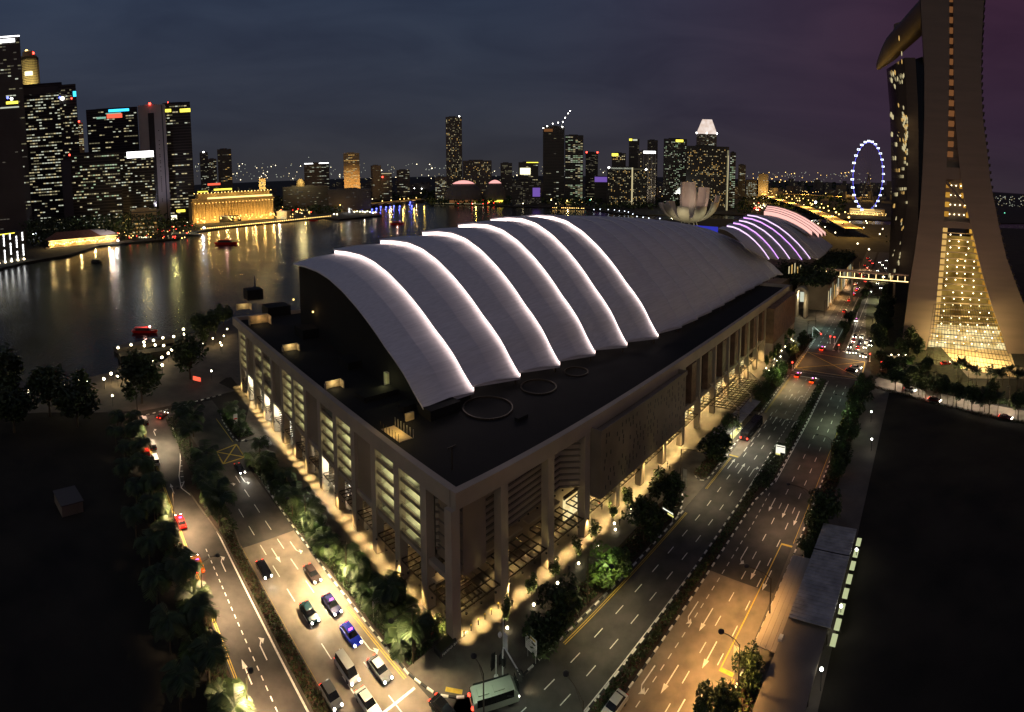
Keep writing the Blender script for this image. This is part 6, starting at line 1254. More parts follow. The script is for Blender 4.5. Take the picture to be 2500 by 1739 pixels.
# odds and ends
p = G(481, 938, .1); t = thing('barrier', 'bright orange barrier panel on the dark terrace left of the hall', 'barrier', p); mb = MB(); mb.obox((-1.8, 0, 1.2), (3.6, 0, 0), (0, .1, 0), (0, 0, 1.6)); mb.build('panel', 'sign_red', t)
for s in (-1.6, 1.6): mb = MB(); mb.tube([(s, 0, 0), (s, 0, 1.4)], .06, 5); mb.build('post', 'steel_dark', t)
p = G(168, 1238, 0); t = thing('site_cabin', 'pale flat roofed cabin alone in the dark field at the left', 'cabin', p, R(-20)); mb = MB(); mb.obox((-3.2, -2.6, 0), (6.4, 0, 0), (0, 5.2, 0), (0, 0, 2.6)); mb.build('wall', 'panel_dark', t); mb = MB(); mb.obox((-3.4, -2.8, 2.6), (6.8, 0, 0), (0, 5.6, 0), (0, 0, .2)); mb.build('roof', 'office_grey', t)
w = G(2228, 905, 0); t = thing('garden_wall', 'curved stone wall with openings at the foot of the near hotel tower', 'wall', w); mb = MB(); mb.grid([[Vector((math.cos(a) * 5, math.sin(a) * 5, 0)) for a in [R(180 + 10 * k) for k in range(15)]], [Vector((math.cos(a) * 5, math.sin(a) * 5, 4)) for a in [R(180 + 10 * k) for k in range(15)]]]); mb.build('wall', 'facade', t); light('POINT', w + Vector((-4, -7, 3)), 400, (1, .8, .45))
w = G(2180, 872, 0); t = thing('garden_wall', 'straight low garden wall with white lamps at the near hotel tower', 'wall', w); mb = MB(); mb.obox((-6, 0, 0), (9, -6, 0), (.3, .3, 0), (0, 0, 1.6)); mb.build('wall', 'facade', t)
for k in range(4): mb = MB(); mb.ball((-5 + k * 2.6, 0 - k * 1.7, 1.9), .28, 0, 6, 4); mb.build('wall_lamp', 'bulb_warm', t)
light('POINT', w + Vector((-3, -5, 2)), 300, (1, .85, .5))
# ================================================================ trees, palms, shrubs
def leaf_mesh(name, rx, rz, n, leaf, mats, seed, lumps=9, c=(0, 0, 0), hollow=.35):
    """crown of many small leaf cards gathered in clumps through the volume"""
    rr = random.Random(seed); mb = MB(); cl = []
    for k in range(lumps):
        t, u = rr.random() * 2 * math.pi, rr.uniform(-.75, 1); q = (.35 + .5 * rr.random()); s = math.sqrt(max(0, 1 - u * u * .8)) * q
        cl.append((Vector((math.cos(t) * s * rx, math.sin(t) * s * rx, u * q * rz)), .30 + .26 * rr.random(), rr.randrange(len(mats))))
    for _ in range(n):
        o, r_, m = rr.choice(cl); d = Vector((rr.gauss(0, 1), rr.gauss(0, 1), rr.gauss(0, 1))).normalized() * (rr.random() ** .4)
        p = o + Vector((d.x * rx * r_, d.y * rx * r_, d.z * rz * r_ * 1.1)) + Vector(c)
        a = Vector((rr.gauss(0, 1), rr.gauss(0, 1), rr.gauss(0, .6))).normalized() * leaf * (.6 + .8 * rr.random()); b = a.cross(Vector((rr.gauss(0, 1), rr.gauss(0, 1), rr.gauss(0, 1)))).normalized() * leaf * .55
        mb.poly([p - a, p - b * .8, p + a, p + b * .8], m if rr.random() < .75 else rr.randrange(len(mats)))
    return mb.mesh(name, mats)
def trunk_mesh(h, r, seed, limbs=5, spread=1.2):
    rr = random.Random(seed); mb = MB(); mb.tube([(0, 0, 0), (.05 * h * .2, 0, h * .5), (0, .05, h)], [r, r * .75, r * .45], 7)
    for k in range(limbs):
        t = 2 * math.pi * k / limbs + rr.random(); mb.tube([(0, 0, h * (.62 + .25 * rr.random())), (math.cos(t) * spread * .6, math.sin(t) * spread * .6, h * 1.05), (math.cos(t) * spread, math.sin(t) * spread, h * (1.2 + .2 * rr.random()))], [r * .4, r * .28, r * .12], 5)
    return mb.mesh('trunk', 'bark')
def palm_mesh(n_f, L, seed, mats, droop=.9, up=.55, lw=.55):
    rr = random.Random(seed); mb = MB()
    for k in range(n_f):
        t = 2 * math.pi * k / n_f + rr.uniform(-.25, .25); e = rr.uniform(.1, 1.0) * up * 1.6; d = Vector((math.cos(t), math.sin(t), 0)); s = Vector((-d.y, d.x, 0)); ll = L * (.75 + .35 * rr.random()); pts = []; m = rr.randrange(len(mats))
        for j in range(8):
            u = j / 7; pts.append(d * (ll * (u * (1 - .22 * u * u))) + UP * (ll * (e * u - droop * u * u * .75)))
        nl = 13
        for j in range(nl):
            u = (j + .6) / nl * 7; i = min(6, int(u)); p, q = pts[i].lerp(pts[i + 1], u - i), pts[i + 1]; g = (pts[i + 1] - pts[i]).normalized(); w = lw * (.35 + .65 * math.sin(math.pi * (.15 + .8 * j / nl))); h_ = g * (ll * .035)
            for sg in (-1, 1):
                e_ = p + s * sg * w + g * w * .55 - UP * w * (.30 + .25 * rr.random()); mb.poly([p - h_, p + h_, e_ + h_ * .4, e_ - h_ * .3], m)
        for j in range(7): mb.poly([pts[j] - s * .02, pts[j] + s * .02, pts[j + 1] + s * .015, pts[j + 1] - s * .015], m)
    return mb.mesh('crown', mats)
KINDS_ = {}
def tree_kind(key, crowns, trunk, zc): KINDS_[key] = ([c for c in crowns], trunk, zc)
tree_kind('round', [leaf_mesh('crown', 1, .95, 1500, .13, ['leaf_dark', 'leaf', 'leaf_dark'], s, 14) for s in (1, 2, 3)], trunk_mesh(1.0, .07, 1, 5, .45), 1.35)
tree_kind('bright', [leaf_mesh('crown', 1, .9, 1500, .13, ['leaf', 'leaf_bright', 'leaf_bright'], s, 15) for s in (5, 6)], trunk_mesh(1.0, .07, 2, 5, .45), 1.3)
tree_kind('small', [leaf_mesh('crown', .8, 1.25, 420, .17, ['leaf', 'leaf_bright', 'leaf_bright'], s, 8) for s in (7, 8, 9)], trunk_mesh(1.5, .05, 3, 4, .4), 2.4)
tree_kind('palm', [palm_mesh(15, 1.0, s, ['leaf_dark', 'leaf'], .9, .55, .42) for s in (10, 11, 12)], trunk_mesh(2.0, .055, 4, 0), 2.0)
tree_kind('bushpalm', [palm_mesh(20, 1.0, s, ['leaf_dark', 'leaf', 'leaf'], .8, .75, .38) for s in (13, 14, 15)], trunk_mesh(.7, .06, 5, 0), .7)
tree_kind('fan', [palm_mesh(26, 1.0, s, ['leaf_dark', 'leaf_dark', 'leaf'], .55, .9, .30) for s in (16, 17)], trunk_mesh(2.6, .05, 6, 0), 2.6)
TN = [0]
def tree(key, label, p, r, group, hs=1.0, name=None, cat='tree'):
    cr, tk, zc = KINDS_[key]; TN[0] += 1; rz = (TN[0] * 2.39) % 6.28
    t = thing(name or {'palm': 'palm_tree', 'bushpalm': 'palm_tree', 'fan': 'palm_tree', 'small': 'sapling'}.get(key, 'leafy_tree'), label, cat, p, rz, group)
    c = put(cr[TN[0] % len(cr)], 'crown', t, (0, 0, zc * r * hs)); q_ = 1.14 if key in ('round', 'bright') else 1.15; c.scale = (r * q_, r * q_, r * q_ * (1.15 if key == 'round' else 1)); k = put(tk, 'trunk', t); k.scale = (r, r, r * hs); return t
def base_of(px, py, zc): return G(px, py, zc) - UP * zc
# round trees along the avenue verge: picture place of the crown centre, radius
vt = [(1372, 1492, 3.3), (1325, 1556, 2.5), (1572, 1275, 3.5), (1630, 1200, 3.4), (1748, 1096, 3.5), (1784, 1040, 2.6), (1862, 962, 2.9), (1906, 905, 2.7), (1935, 858, 2.8), (1962, 832, 3.0)]
lb_ = ['tall dark tree with a mirrored white sign in front at the corner verge', 'low dark tree squeezed behind the white sign board', 'broad dark tree left of the small lit strip sign', 'upright dark tree at the driveway bend', 'broad dark tree at the near end of the bus bay', 'narrow dark tree against the lit bus shelter', 'dark tree at the far end of the bus shelter', 'dark tree behind the bright green one by the taxis', 'dark tree left of the junction stop line', 'dark tree on the left corner of the junction']
lb_[0] = 'tall dark round tree between the white sign board and the bright green tree'
for (x, y, r), lb in zip(vt, lb_): tree('round', lb, base_of(x, y, r * 1.3), r, 'round trees along the avenue verge')
tree('bright', 'bright green lit tree crossed by a dark lamp head near the corner', base_of(1485, 1380, 4), 3.2, 'green lit trees along the avenue verge'); light('SPOT', base_of(1485, 1380, 4) + uB * -3.5 + nB * 1.5 + UP * 8.5, 1700, (.85, 1, .45), None, .3, 80, .8, base_of(1485, 1380, 4) + UP * 3)
tree('bright', 'bright green lit tree beside the avenue just before the taxis', base_of(1888, 918, 4), 3.0, 'green lit trees along the avenue verge'); light('POINT', base_of(1888, 918, 4) + UP * 7.5 + nB * 2.5, 900, (.8, 1, .4), None, .3)
rt = [(2110, 945, 3.0), (2098, 978, 3.4), (2082, 1010, 2.8), (2070, 1060, 2.9), (2052, 1110, 2.8), (2042, 1148, 2.3), (2012, 1255, 3.4), (1990, 1290, 2.0), (1968, 1345, 1.8), (1832, 1640, 2.1), (1752, 1740, 2.6)]
for k, (x, y, r) in enumerate(rt): tree('round', 'leafy tree between the avenue and the dark field, %s from the junction' % ordinal(k), base_of(x, y, r * 1.2), r, 'trees between the avenue and the dark field')
for k in range(9): x_ = 120 + k * 7.2; light('POINT', Bw(x_, -22.6, 6.5), 16 if k > 1 else 5, (.55, 1, .35), None, .3)
mt = [(2060, 800, 2.6), (2072, 775, 2.4), (2112, 716, 2.6), (2122, 700, 2.3)]
for k, (x, y, r) in enumerate(mt): tree('round', 'dark tree in the far avenue median, %s beyond the junction' % ordinal(k), base_of(x, y, r * 1.3), r, 'dark trees in the far median')
for k in range(14): u = 224 + k * 8.5; tree('round', 'dark tree in the belt between the far avenue and the hotel, %s from the junction' % ordinal(k), Bw(u, -20.5 - (k % 3) * 1.6, 0), 3.0 + .5 * (k % 2), 'dark tree belt beside the hotel', 1.1)
for k, (x, y, r) in enumerate(((2222, 826, 4.2), (2240, 850, 3.4), (2205, 850, 3.2), (2150, 878, 2.6), (2168, 895, 2.8), (2195, 905, 2.8), (2230, 915, 2.4), (2215, 930, 2.4))): tree('round', 'dark bushy tree at the foot of the near hotel leg, %s from the top' % ordinal(k), base_of(x, y, r * 1.2), r, 'bushy trees at the hotel foot')
tree('bright', 'small lit green tree behind the slim pale lamp post at the hotel', base_of(2218, 880, 3), 2.2, 'lit green trees at the hotel foot'); light('POINT', base_of(2218, 880, 3) + Vector((-2, -3, 2)), 300, (.9, 1, .5), None, .3)
kT = crop(2050, 830, 5.102)
pb = [(690, 640), (775, 670), (820, 690), (865, 710), (980, 690), (1025, 720), (1070, 730), (1160, 730), (1210, 760), (1250, 765), (1340, 800), (1410, 830), (1450, 840), (1545, 860), (1590, 900), (1640, 920), (1740, 970), (1800, 900), (1860, 930), (1965, 950), (2180, 1000), (2220, 1000)]
for k, (x, y) in enumerate(pb): p = G(*kT((x, y))[0], .1); tree('fan' if k % 3 else 'round', 'dark tree in the row along the cross street, %s from the avenue' % ordinal(k), p, (2.0 if k % 3 else 2.6) + .3 * (k % 2), 'tree row along the cross street', 1.0 if k % 3 else 1.5)
pb = [(1450, 490), (1500, 500), (1520, 490), (1700, 575), (1870, 600), (1965, 650), (2020, 600), (2110, 560), (2200, 640), (2280, 620), (1600, 540)]
for k, (x, y) in enumerate(pb): p = G(*kT((x, y))[0], .1); tree('fan', 'fan palm on the lit lawn before the atrium, %s in order' % ordinal(k), p, 2.1 + .2 * (k % 3), 'fan palms before the atrium')
for k, (x, y) in enumerate(((560, 250), (700, 330), (760, 300), (900, 400), (1000, 380), (1080, 330), (620, 280), (1180, 600), (1290, 600), (1400, 640), (1900, 600))): p = G(*kT((x, y + 60))[0], .1); tree('round', 'low leafy tree by the forecourt drive, %s in order' % ordinal(k), p, 1.8 + .3 * (k % 3), 'low trees by the forecourt', .8)
# big trees by the promenade on the left
bt = [((0, 925), 7.5), ((118, 955), 6.5), ((185, 978), 6.4), ((343, 924), 6.6), ((462, 873), 6.4), ((30, 990), 6.5)]
for (xy, r), lb in zip(bt, ('big dark tree at the left picture edge by the water', 'big dark tree second from the left edge by the promenade', 'big dark tree directly below the row of promenade lamps', 'big dark round tree beside the dock with lamps on both sides', 'big dark tree between the dock and the hall', 'big dark tree lowest at the left edge')): tree('round', lb, base_of(*xy, r * 1.35), r, 'big trees by the promenade')
for k, (x, y, r) in enumerate(((500, 805, 5.2), (525, 790, 4.6), (545, 772, 4.2), (480, 790, 3.0))): tree('round', 'dark tree crowded against the far end of the hall, %s from the camera' % ordinal(k), base_of(x, y, r * 1.2), r, 'dark trees behind the hall')
# palms: kerb strip, median and the thick row before the left arcade
k_ = 0
for u in [50 + 4.6 * i for i in range(23)]:
    k_ += 1; tree('palm' if k_ % 2 else 'bushpalm', 'dark palm in the strip left of the side street, %s from the bottom' % ordinal(k_ - 1), Sw(u + rnd.uniform(-1, 1), 18.6 - rnd.random() * 2.4, .1), 2.9 + .5 * rnd.random(), 'palms left of the side street', 1.05 if k_ % 2 else 1.5)
for k in range(12): tree('palm', 'dim palm standing in the dark field edge, %s from the bottom' % ordinal(k), Sw(48 + k * 9.5, 13.8 - 2 * rnd.random(), 0), 3.0, 'palms at the dark field edge', 1.0)
tree('bushpalm', 'yellow green lit palm at the bottom left beside the double yellow lines', Sw(61, 18.3, .1), 3.0, 'lit palms at the bottom left', 1.8); light('POINT', Sw(60, 19.6, 6.6), 60, (.95, .9, .3), None, .3)
for k, (x, y) in enumerate(((447, 1002), (462, 1048), (498, 1105), (508, 1150), (520, 1190), (470, 1015), (532, 1215))): tree('bushpalm', 'tall dark palm in the side street median, %s from the top' % ordinal(k), base_of(x, y, 6.5), 4.0, 'tall palms in the side street median', 2.3)
k_ = 0
for u in [57.5 + 2.75 * i for i in range(25)]:
    k_ += 1; tree(('bushpalm', 'palm', 'bushpalm')[k_ % 3], 'palm in the thick row before the left arcade, %s from the corner' % ordinal(k_ - 1), Sw(u, 45.6 + rnd.random() * 2.9, .17), 2.5 + .9 * rnd.random(), 'palms before the left arcade', 1.15 if k_ % 3 != 1 else .9)
for k, (u, w) in enumerate(((140, 48.6), (145, 49.5), (150, 49), (154, 51), (147, 51))): tree('bushpalm', 'palm on the island by the yellow box marking, %s in order' % ordinal(k), Sw(u, w, .17), 2.6, 'palms on the island', 1.1)
light('POINT', Sw(146, 47.4, 5), 100, (.85, 1, .4), None, .3); light('POINT', Sw(88, 46.2, 5), 30, (.9, 1, .45), None, .3); light('POINT', Sw(69, 46.2, 5), 40, (.9, 1, .45), None, .3)
# saplings with a bright ground lamp
up_ = [(1050 + x / 3.55, 1150 + y / 3.55) for x, y in ((669, 1365), (898, 1163), (1105, 975), (1287, 805))] + [(1300 + x / 3.55, 900 + y / 3.55) for x, y in ((565, 1540), (718, 1400), (710, 1345), (855, 1268), (848, 1218), (980, 1145), (1110, 1022))]
z3 = crop(1650, 600, 3.991); up_ += z3((905, 1215), (950, 1168), (985, 1125), (1020, 1082), (1065, 985), (1127, 915), (1145, 930), (960, 1105), (1030, 1025), (883, 1195))
gl = lamp_parts(.35, .24, 'bulb_warm', 'steel_dark'); pts = [G(x, y, .6) - UP * .46 for x, y in up_]
scatter(template('ground_lamp', '', 'lamp', gl), pts, left_right(pts, 'bright ground lamp at the foot of a sapling before the hall, %s from the left'), 'ground lamps before the hall')
for k, p in enumerate(pts):
    if k in (5, 9, 19, 20): continue
    q = p + eL * .9 + eR * .5; tree('small', 'slim sapling lit yellow from its ground lamp, %s along the arcade' % ordinal(k), Vector((q.x, q.y, .14)), 1.35 if k < 11 else 1.7, 'saplings lit from below', 1.0); light('SPOT', p + UP * .95 + eL * .15, 1500, (1, .80, .30), None, .12, 62, .7, q + UP * 3.4)
# shrubs and ground cover: nobody could count them
def cover(name, areas, mats, leaf=.28, seed=1):
    rr = random.Random(seed); mb = MB()
    for f, u0, u1, v0, v1, n, h, z0, ms in areas:
        for _ in range(n):
            u, v = u0 + (u1 - u0) * rr.random(), v0 + (v1 - v0) * rr.random(); cl = .55 + .45 * math.sin(u * 1.7 + 3 * math.sin(v * 1.3)) ; p = f(u, v, z0 + h * rr.random() * (.3 + .7 * cl))
            a = Vector((rr.gauss(0, 1), rr.gauss(0, 1), rr.gauss(0, .5))).normalized() * leaf * (.5 + rr.random()); b = a.cross(Vector((rr.gauss(0, 1), rr.gauss(0, 1), rr.gauss(0, 1)))).normalized() * leaf * .5
            mb.poly([p - a, p - b, p + a, p + b], rr.choice(ms))
    return mb.build(name, mats, None, (0, 0, 0), False, 'stuff')
GM = ['leaf_dark', 'leaf', 'leaf_red', 'leaf_bright']
cover('median_shrubs', [(Bw, 20, 112, -41.5, -39.9, 5200, .9, .15, (0, 0, 1, 2)), (Bw, 112, 184, -40.2, -37.8, 3600, .8, .15, (0, 0, 1)), (Bw, 112, 134, -42, -40, 900, .8, .15, (0, 0)), (Bw, 220, 330, -41, -38.6, 3000, .9, .15, (0, 0, 1)), (Sw, 40, 100, 29.7, 31.7, 5200, .7, .15, (0, 1, 2, 2)), (Sw, 100, 158, 29.5, 33.5, 3000, 1.0, .15, (0, 0, 1))], GM)
cover('verge_shrubs', [(Bw, 52, 98, -56.8, -53.4, 6500, 1.1, .17, (0, 1, 2, 2, 0)), (Bw, 109.5, 122, -56.6, -53.4, 2200, 1.3, .17, (0, 2, 2, 1)), (Bw, 150, 179, -56.6, -53.8, 2000, 1.1, .17, (0, 1, 2)), (Bw, 190, 231, -57, -53.8, 2600, 1.1, .17, (0, 2, 2)), (Bw, 97, 184, -25.4, -21.8, 6000, 1.0, .16, (0, 1, 2, 2)), (Bw, 140, 186, -25.7, -24.9, 1800, 1.2, .16, (3, 1, 3)), (Bw, 32, 67, -25.5, -22.4, 1600, .9, .16, (1, 2, 3)), (Sw, 57, 124, 44.8, 50, 9000, 1.3, .17, (0, 1, 0, 1)), (Sw, 137, 157, 46.8, 52, 2200, 1.2, .17, (0, 1, 3)), (Sw, 45, 158, 17.6, 20.6, 5200, 1.0, .14, (0, 1, 2)), (Xw, -4, 110, -2.6, -1.6, 3000, 1.0, .05, (0, 0, 2)), (Xw, -8, 60, 8.3, 13, 4200, 1.4, .1, (0, 1, 0))], GM, .30, 2)
cover('planter_shrubs', [(EP, -3.6, .6, 1.5, 5.2, 900, .5, .95, (0, 1, 1)), (EP, 188, 200, -14, -10, 900, 1.4, .13, (0, 1))], GM, .22, 3)
cover('roof_garden', [(EP, 226, 352, -9, 10, 5200, 6, 17, (0, 0, 1)), (EP, 240, 262, 6, 24, 1600, 9, 17, (0, 0))], GM, 1.0, 4)
rr = random.Random(9); mb = MB()                          # dark tree mass along the far shores
def mass(x0, x1, y0, y1, n, zt, far=None):
    for _ in range(n):
        x, y = x0 + (x1 - x0) * rr.random(), y0 + (y1 - y0) * rr.random(); p = G(x, y, 0) if not far else at_dist(x, y, far * (.9 + .2 * rr.random())); p.z = 0; s = p.length / 1000
        for q in range(14):
            c = p + Vector((rr.gauss(0, 5), rr.gauss(0, 5), rr.random() * zt)) ; a = Vector((rr.gauss(0, 1), rr.gauss(0, 1), rr.gauss(0, 1))).normalized() * 2.6 * s; b = a.cross(Vector((rr.gauss(0, 1), rr.gauss(0, 1), rr.gauss(0, 1)))).normalized() * 2.2 * s; mb.poly([c - a, c - b, c + a, c + b], rr.randrange(2))
mass(50, 400, 520, 535, 330, 34, 800); mass(60, 330, 545, 560, 130, 13); mass(330, 470, 545, 562, 40, 12); mass(660, 830, 492, 522, 110, 13); mass(800, 1090, 470, 488, 120, 13); mass(1040, 1350, 488, 500, 110, 12); mass(1350, 1660, 488, 512, 120, 12); mass(560, 700, 430, 446, 60, 26, 1500); mass(1780, 2080, 446, 466, 120, 14); mass(1800, 2060, 478, 520, 120, 10); mass(2190, 2215, 520, 640, 60, 12)
mb.build('waterfront_trees', ['leaf_dark', 'leaf'], None, (0, 0, 0), False, 'stuff')
# ================================================================ vehicles and people
def extr(mb, prof, ys, m=0):
    """side profile swept across the width; ys = list of (y, scale about the profile centre)"""
    cx = sum(p[0] for p in prof) / len(prof); cz = sum(p[1] for p in prof) / len(prof)
    rows = [[(cx + (x - cx) * s, y, cz + (z - cz) * s) for x, z in prof] for y, s in ys]; mb.grid([r + r[:1] for r in rows], m); mb.poly(rows[0][::-1], m); mb.poly(rows[-1], m)
def car_template(key, L=4.5, cab=(-1.75, -1.15, .3, 1.1), hz=1.45, van=False):
    b, g, r_ = MB(), MB(), MB(); h = L / 2
    extr(b, [(-h + .1, .3), (-h, .62), (-h + .12, .93), (cab[0], .98), (cab[3], .94), (h - .2, .80), (h, .58), (h - .06, .3)], [(-.90, .95), (-.84, 1), (.84, 1), (.90, .95)])
    g.grid([[(cab[0], s * .80, .95), (cab[1], s * .64, hz - .05), (cab[2], s * .64, hz - .05), (cab[3], s * .80, .92)] for s in (-1, 1)]); g.poly([(cab[0], -.8, .95), (cab[3], -.8, .92), (cab[2], -.64, hz - .05), (cab[1], -.64, hz - .05)]); g.poly([(cab[0], .8, .95), (cab[1], .64, hz - .05), (cab[2], .64, hz - .05), (cab[3], .8, .92)])
    extr(r_, [(cab[1] - .05, hz - .05), (cab[1] + .05, hz), (cab[2] - .1, hz), (cab[2] + .05, hz - .05)], [(-.66, .96), (-.6, 1), (.6, 1), (.66, .96)])
    w = MB(); w.lathe([(.18, -.1), (.32, -.1), (.32, .1), (.18, .1)], 10); w.v = [(x, z, y) for x, y, z in w.v]
    hl = MB(); hl.ball((0, 0, 0), .19, 0, 7, 5); tl = MB(); tl.box((0, 0, 0), (.08, .36, .16))
    ts = MB(); ts.box((0, 0, hz + .1), (.22, .62, .2))
    return dict(b=b, g=g.mesh('window', 'car_glass'), r=r_, w=w.mesh('wheel', 'rubber'), hl={m: hl.mesh('headlight', m) for m in ('head_light', 'white_metal')}, tl={m: tl.mesh('tail_light', m) for m in ('tail_light', 'paint_red')}, ts=ts.mesh('taxi_sign', 'taxi_sign'), h=h, cache={}, hz=hz)
CARK = {'sedan': car_template('sedan'), 'hatch': car_template('hatch', 4.1, (-1.95, -1.55, .35, 1.15), 1.52), 'van': car_template('van', 4.9, (-2.35, -2.2, 1.1, 1.85), 1.95)}
NC = [0]
def car(label, p, d, paint, kind='sedan', lights=True, taxi=False, beam=0.0, group='cars on the roads', roof=None, brake=False, cat=None):
    K = CARK[kind]; NC[0] += 1
    if (paint, roof) not in K['cache']: K['cache'][(paint, roof)] = (K['b'].mesh('body', paint), K['r'].mesh('roof', roof or paint))
    me, rf = K['cache'][(paint, roof)]; t = thing('taxi' if taxi else 'car', label, cat or ('taxi' if taxi else 'car'), Vector((p.x, p.y, .06)), math.atan2(d.y, d.x), group)
    put(me, 'body', t); put(K['g'], 'window', t); put(rf, 'roof', t)
    for x in (-1.35, 1.35):
        for y in (-.8, .8): put(K['w'], 'wheel', t, (x, y, .32))
    for y in (-.62, .62):
        put(K['hl']['head_light' if lights else 'white_metal'], 'headlight', t, (K['h'] - .05, y, .66)); put(K['tl']['tail_light' if lights else 'paint_red'], 'tail_light', t, (-K['h'] - .01, y, .78))
    if taxi: put(K['ts'], 'taxi_sign', t)
    if beam: light('SPOT', t.location + d.normalized() * (K['h'] + .2) + UP * .75, beam, (1, .95, .8), None, .12, 75, .7, t.location + d.normalized() * 11)
    if brake: light('POINT', t.location - d.normalized() * (K['h'] + .7) + UP * .7, 40, (1, .06, .03), None, .1)
    return t
c6 = crop(250, 1100, 2.499); c5 = crop(0, 650, 2.661)
dn = -uS
for (x, y), paint, kind, taxi, lb, bm in (((985, 722), 'paint_black', 'sedan', 0, 'black car leading the lane nearest the shrubby median', 380), ((1280, 748), 'paint_brown', 'sedan', 0, 'dark brown car near the right kerb by the palms', 260), ((1262, 985), 'paint_teal', 'sedan', 0, 'dark teal car with glaring headlights in the middle lane', 420),
        ((1398, 935), 'paint_navy', 'sedan', 1, 'navy car just ahead of the bright blue taxi', 300), ((1515, 1118), 'paint_blue', 'sedan', 1, 'bright blue taxi with a pink roof sign', 300), ((1492, 1332), 'paint_silver', 'van', 0, 'silver people carrier in the middle lane', 280), ((1692, 1330), 'paint_grey', 'sedan', 0, 'grey sedan with a pale roof by the right kerb', 300),
        ((1395, 1490), 'paint_grey', 'hatch', 0, 'grey car at the bottom in the lane beside the median', 340), ((1618, 1535), 'paint_silver', 'sedan', 0, 'silver sedan at the stop line at the bottom', 320), ((838, 108), 'paint_black', 'sedan', 0, 'lone black car with headlights just past the yellow box', 700)):
    car(lb, G(*c6((x, y))[0], .8), dn, paint, kind, True, bool(taxi), bm * 1.6, 'cars on the bright carriageway', 'paint_silver' if 'pale roof' in lb else None)
us_ = uS
car('red taxi with lit tail lights on the left street', G(*c6((476, 430))[0], .8), us_, 'paint_red', 'sedan', True, True, 60, 'cars on the left street', None, True); car('orange taxi farther down the left street', G(*c6((580, 690))[0], .8), us_, 'paint_orange', 'sedan', True, True, 60, 'cars on the left street', None, True)
car('white topped dark van parked farthest up the left street', G(*c5((940, 1005))[0], .9), us_, 'paint_black', 'van', False, False, 0, 'parked vehicles up the left street', 'paint_white'); car('dark van parked between two white roofed vehicles', G(*c5((990, 1160))[0], .9), us_, 'paint_black', 'van', False, False, 0, 'parked vehicles up the left street', 'paint_grey')
car('white roofed truck like van parked lowest on the left street', G(*c5((1008, 1255))[0], .9), us_, 'paint_white', 'van', False, False, 0, 'parked vehicles up the left street'); car('small red car parked half hidden in the palms', G(*c5((948, 1205))[0], .8), us_, 'paint_red', 'hatch', False, False, 0, 'parked vehicles up the left street')
car('car with glowing tail lights turning at the end of the left street', G(*c5((1055, 968))[0], .8), (us_ + nS * 1.0).normalized(), 'paint_maroon', 'sedan', True, False, 0, 'cars on the left street', None, True); car('white car under the palms by the left arcade', G(649, 1076, .8), dn, 'paint_white', 'sedan', False, False, 0, 'cars by the arcade')
z4 = crop(1900, 700, 5.527)
for (x, y), paint, lb, d in (((265, 1190), 'paint_orange', 'orange taxi stopped in the left lane before the junction', uB), ((465, 1262), 'paint_yellow', 'yellow taxi in the middle of the avenue before the junction', uB), ((595, 832), 'paint_orange', 'orange taxi crossing the junction under the red lights', uB)):
    car(lb, G(*z4((x, y))[0], .8), d, paint, 'sedan', True, True, 90, 'taxis at the junction', None, True)
for k, (x, y) in enumerate(((1058, 42), (1018, 102), (962, 180), (895, 327), (945, 368))): car('car with red tail lights driving away beyond the junction, %s from the footbridge' % ordinal(k), G(*z4((x, y))[0], .8), uB, ('paint_orange', 'paint_orange', 'paint_red', 'paint_red', 'paint_maroon')[k], 'sedan', True, k < 2, 0, 'cars driving away beyond the junction', None, True)
car('white car with bright headlights coming down past the median trees', G(*z4((1055, 450))[0], .8), -uB, 'paint_white', 'sedan', True, True, 500, 'cars coming down the far avenue')
for k, (x, y) in enumerate(((1040, 660), (1020, 722), (975, 797), (960, 868), (1130, 668), (1105, 745), (1085, 788), (1072, 828), (1045, 875), (1240, 710), (1195, 735), (1250, 772), (1135, 912), (1175, 926), (1180, 800))):
    car('car queueing at the red light, %s of the waiting queue' % ordinal(k), G(*z4((x, y))[0], .8), -uB, ('paint_black', 'paint_red', 'paint_black', 'paint_grey', 'paint_silver', 'paint_black', 'paint_navy', 'paint_red', 'paint_grey', 'paint_black', 'paint_white', 'paint_black', 'paint_grey', 'paint_silver', 'paint_white')[k], 'van' if k == 14 else 'sedan', True, False, 260 if y > 850 else 90, 'cars queueing at the red light')
car('dark car turning across the junction', G(*z4((985, 1125))[0], .8), (xd + Vector((.2, .2, 0))).normalized(), 'paint_black', 'sedan', True, False, 200, 'cars turning across the junction', None, True); car('pale car beside the dark one turning across the junction', G(*z4((1050, 1085))[0], .8), (xd + Vector((.2, .2, 0))).normalized(), 'paint_silver', 'sedan', True, False, 200, 'cars turning across the junction', None, True)
car('silver car at the bottom edge beside the avenue median', G(1500, 1722, .8), -uB, 'paint_silver', 'sedan', False, False, 0, 'cars on the avenue')
car('red car on the lit forecourt of the hotel', G(2309, 886, .8), az(110), 'paint_red', 'sedan', True, False, 0, 'cars at the hotel'); car('car with red tail lights on the cross street under the tree row', G(2282, 975, .8), xd, 'paint_maroon', 'sedan', True, False, 0, 'cars on the cross street', None, True); car('car with red tail lights at the right end of the cross street', G(2455, 1018, .8), xd, 'paint_maroon', 'sedan', True, False, 0, 'cars on the cross street', None, True)
car('white car whose headlights shine along the cross street', G(2222, 950, .8), xd, 'paint_white', 'sedan', True, False, 300, 'cars on the cross street')
rr = random.Random(77)
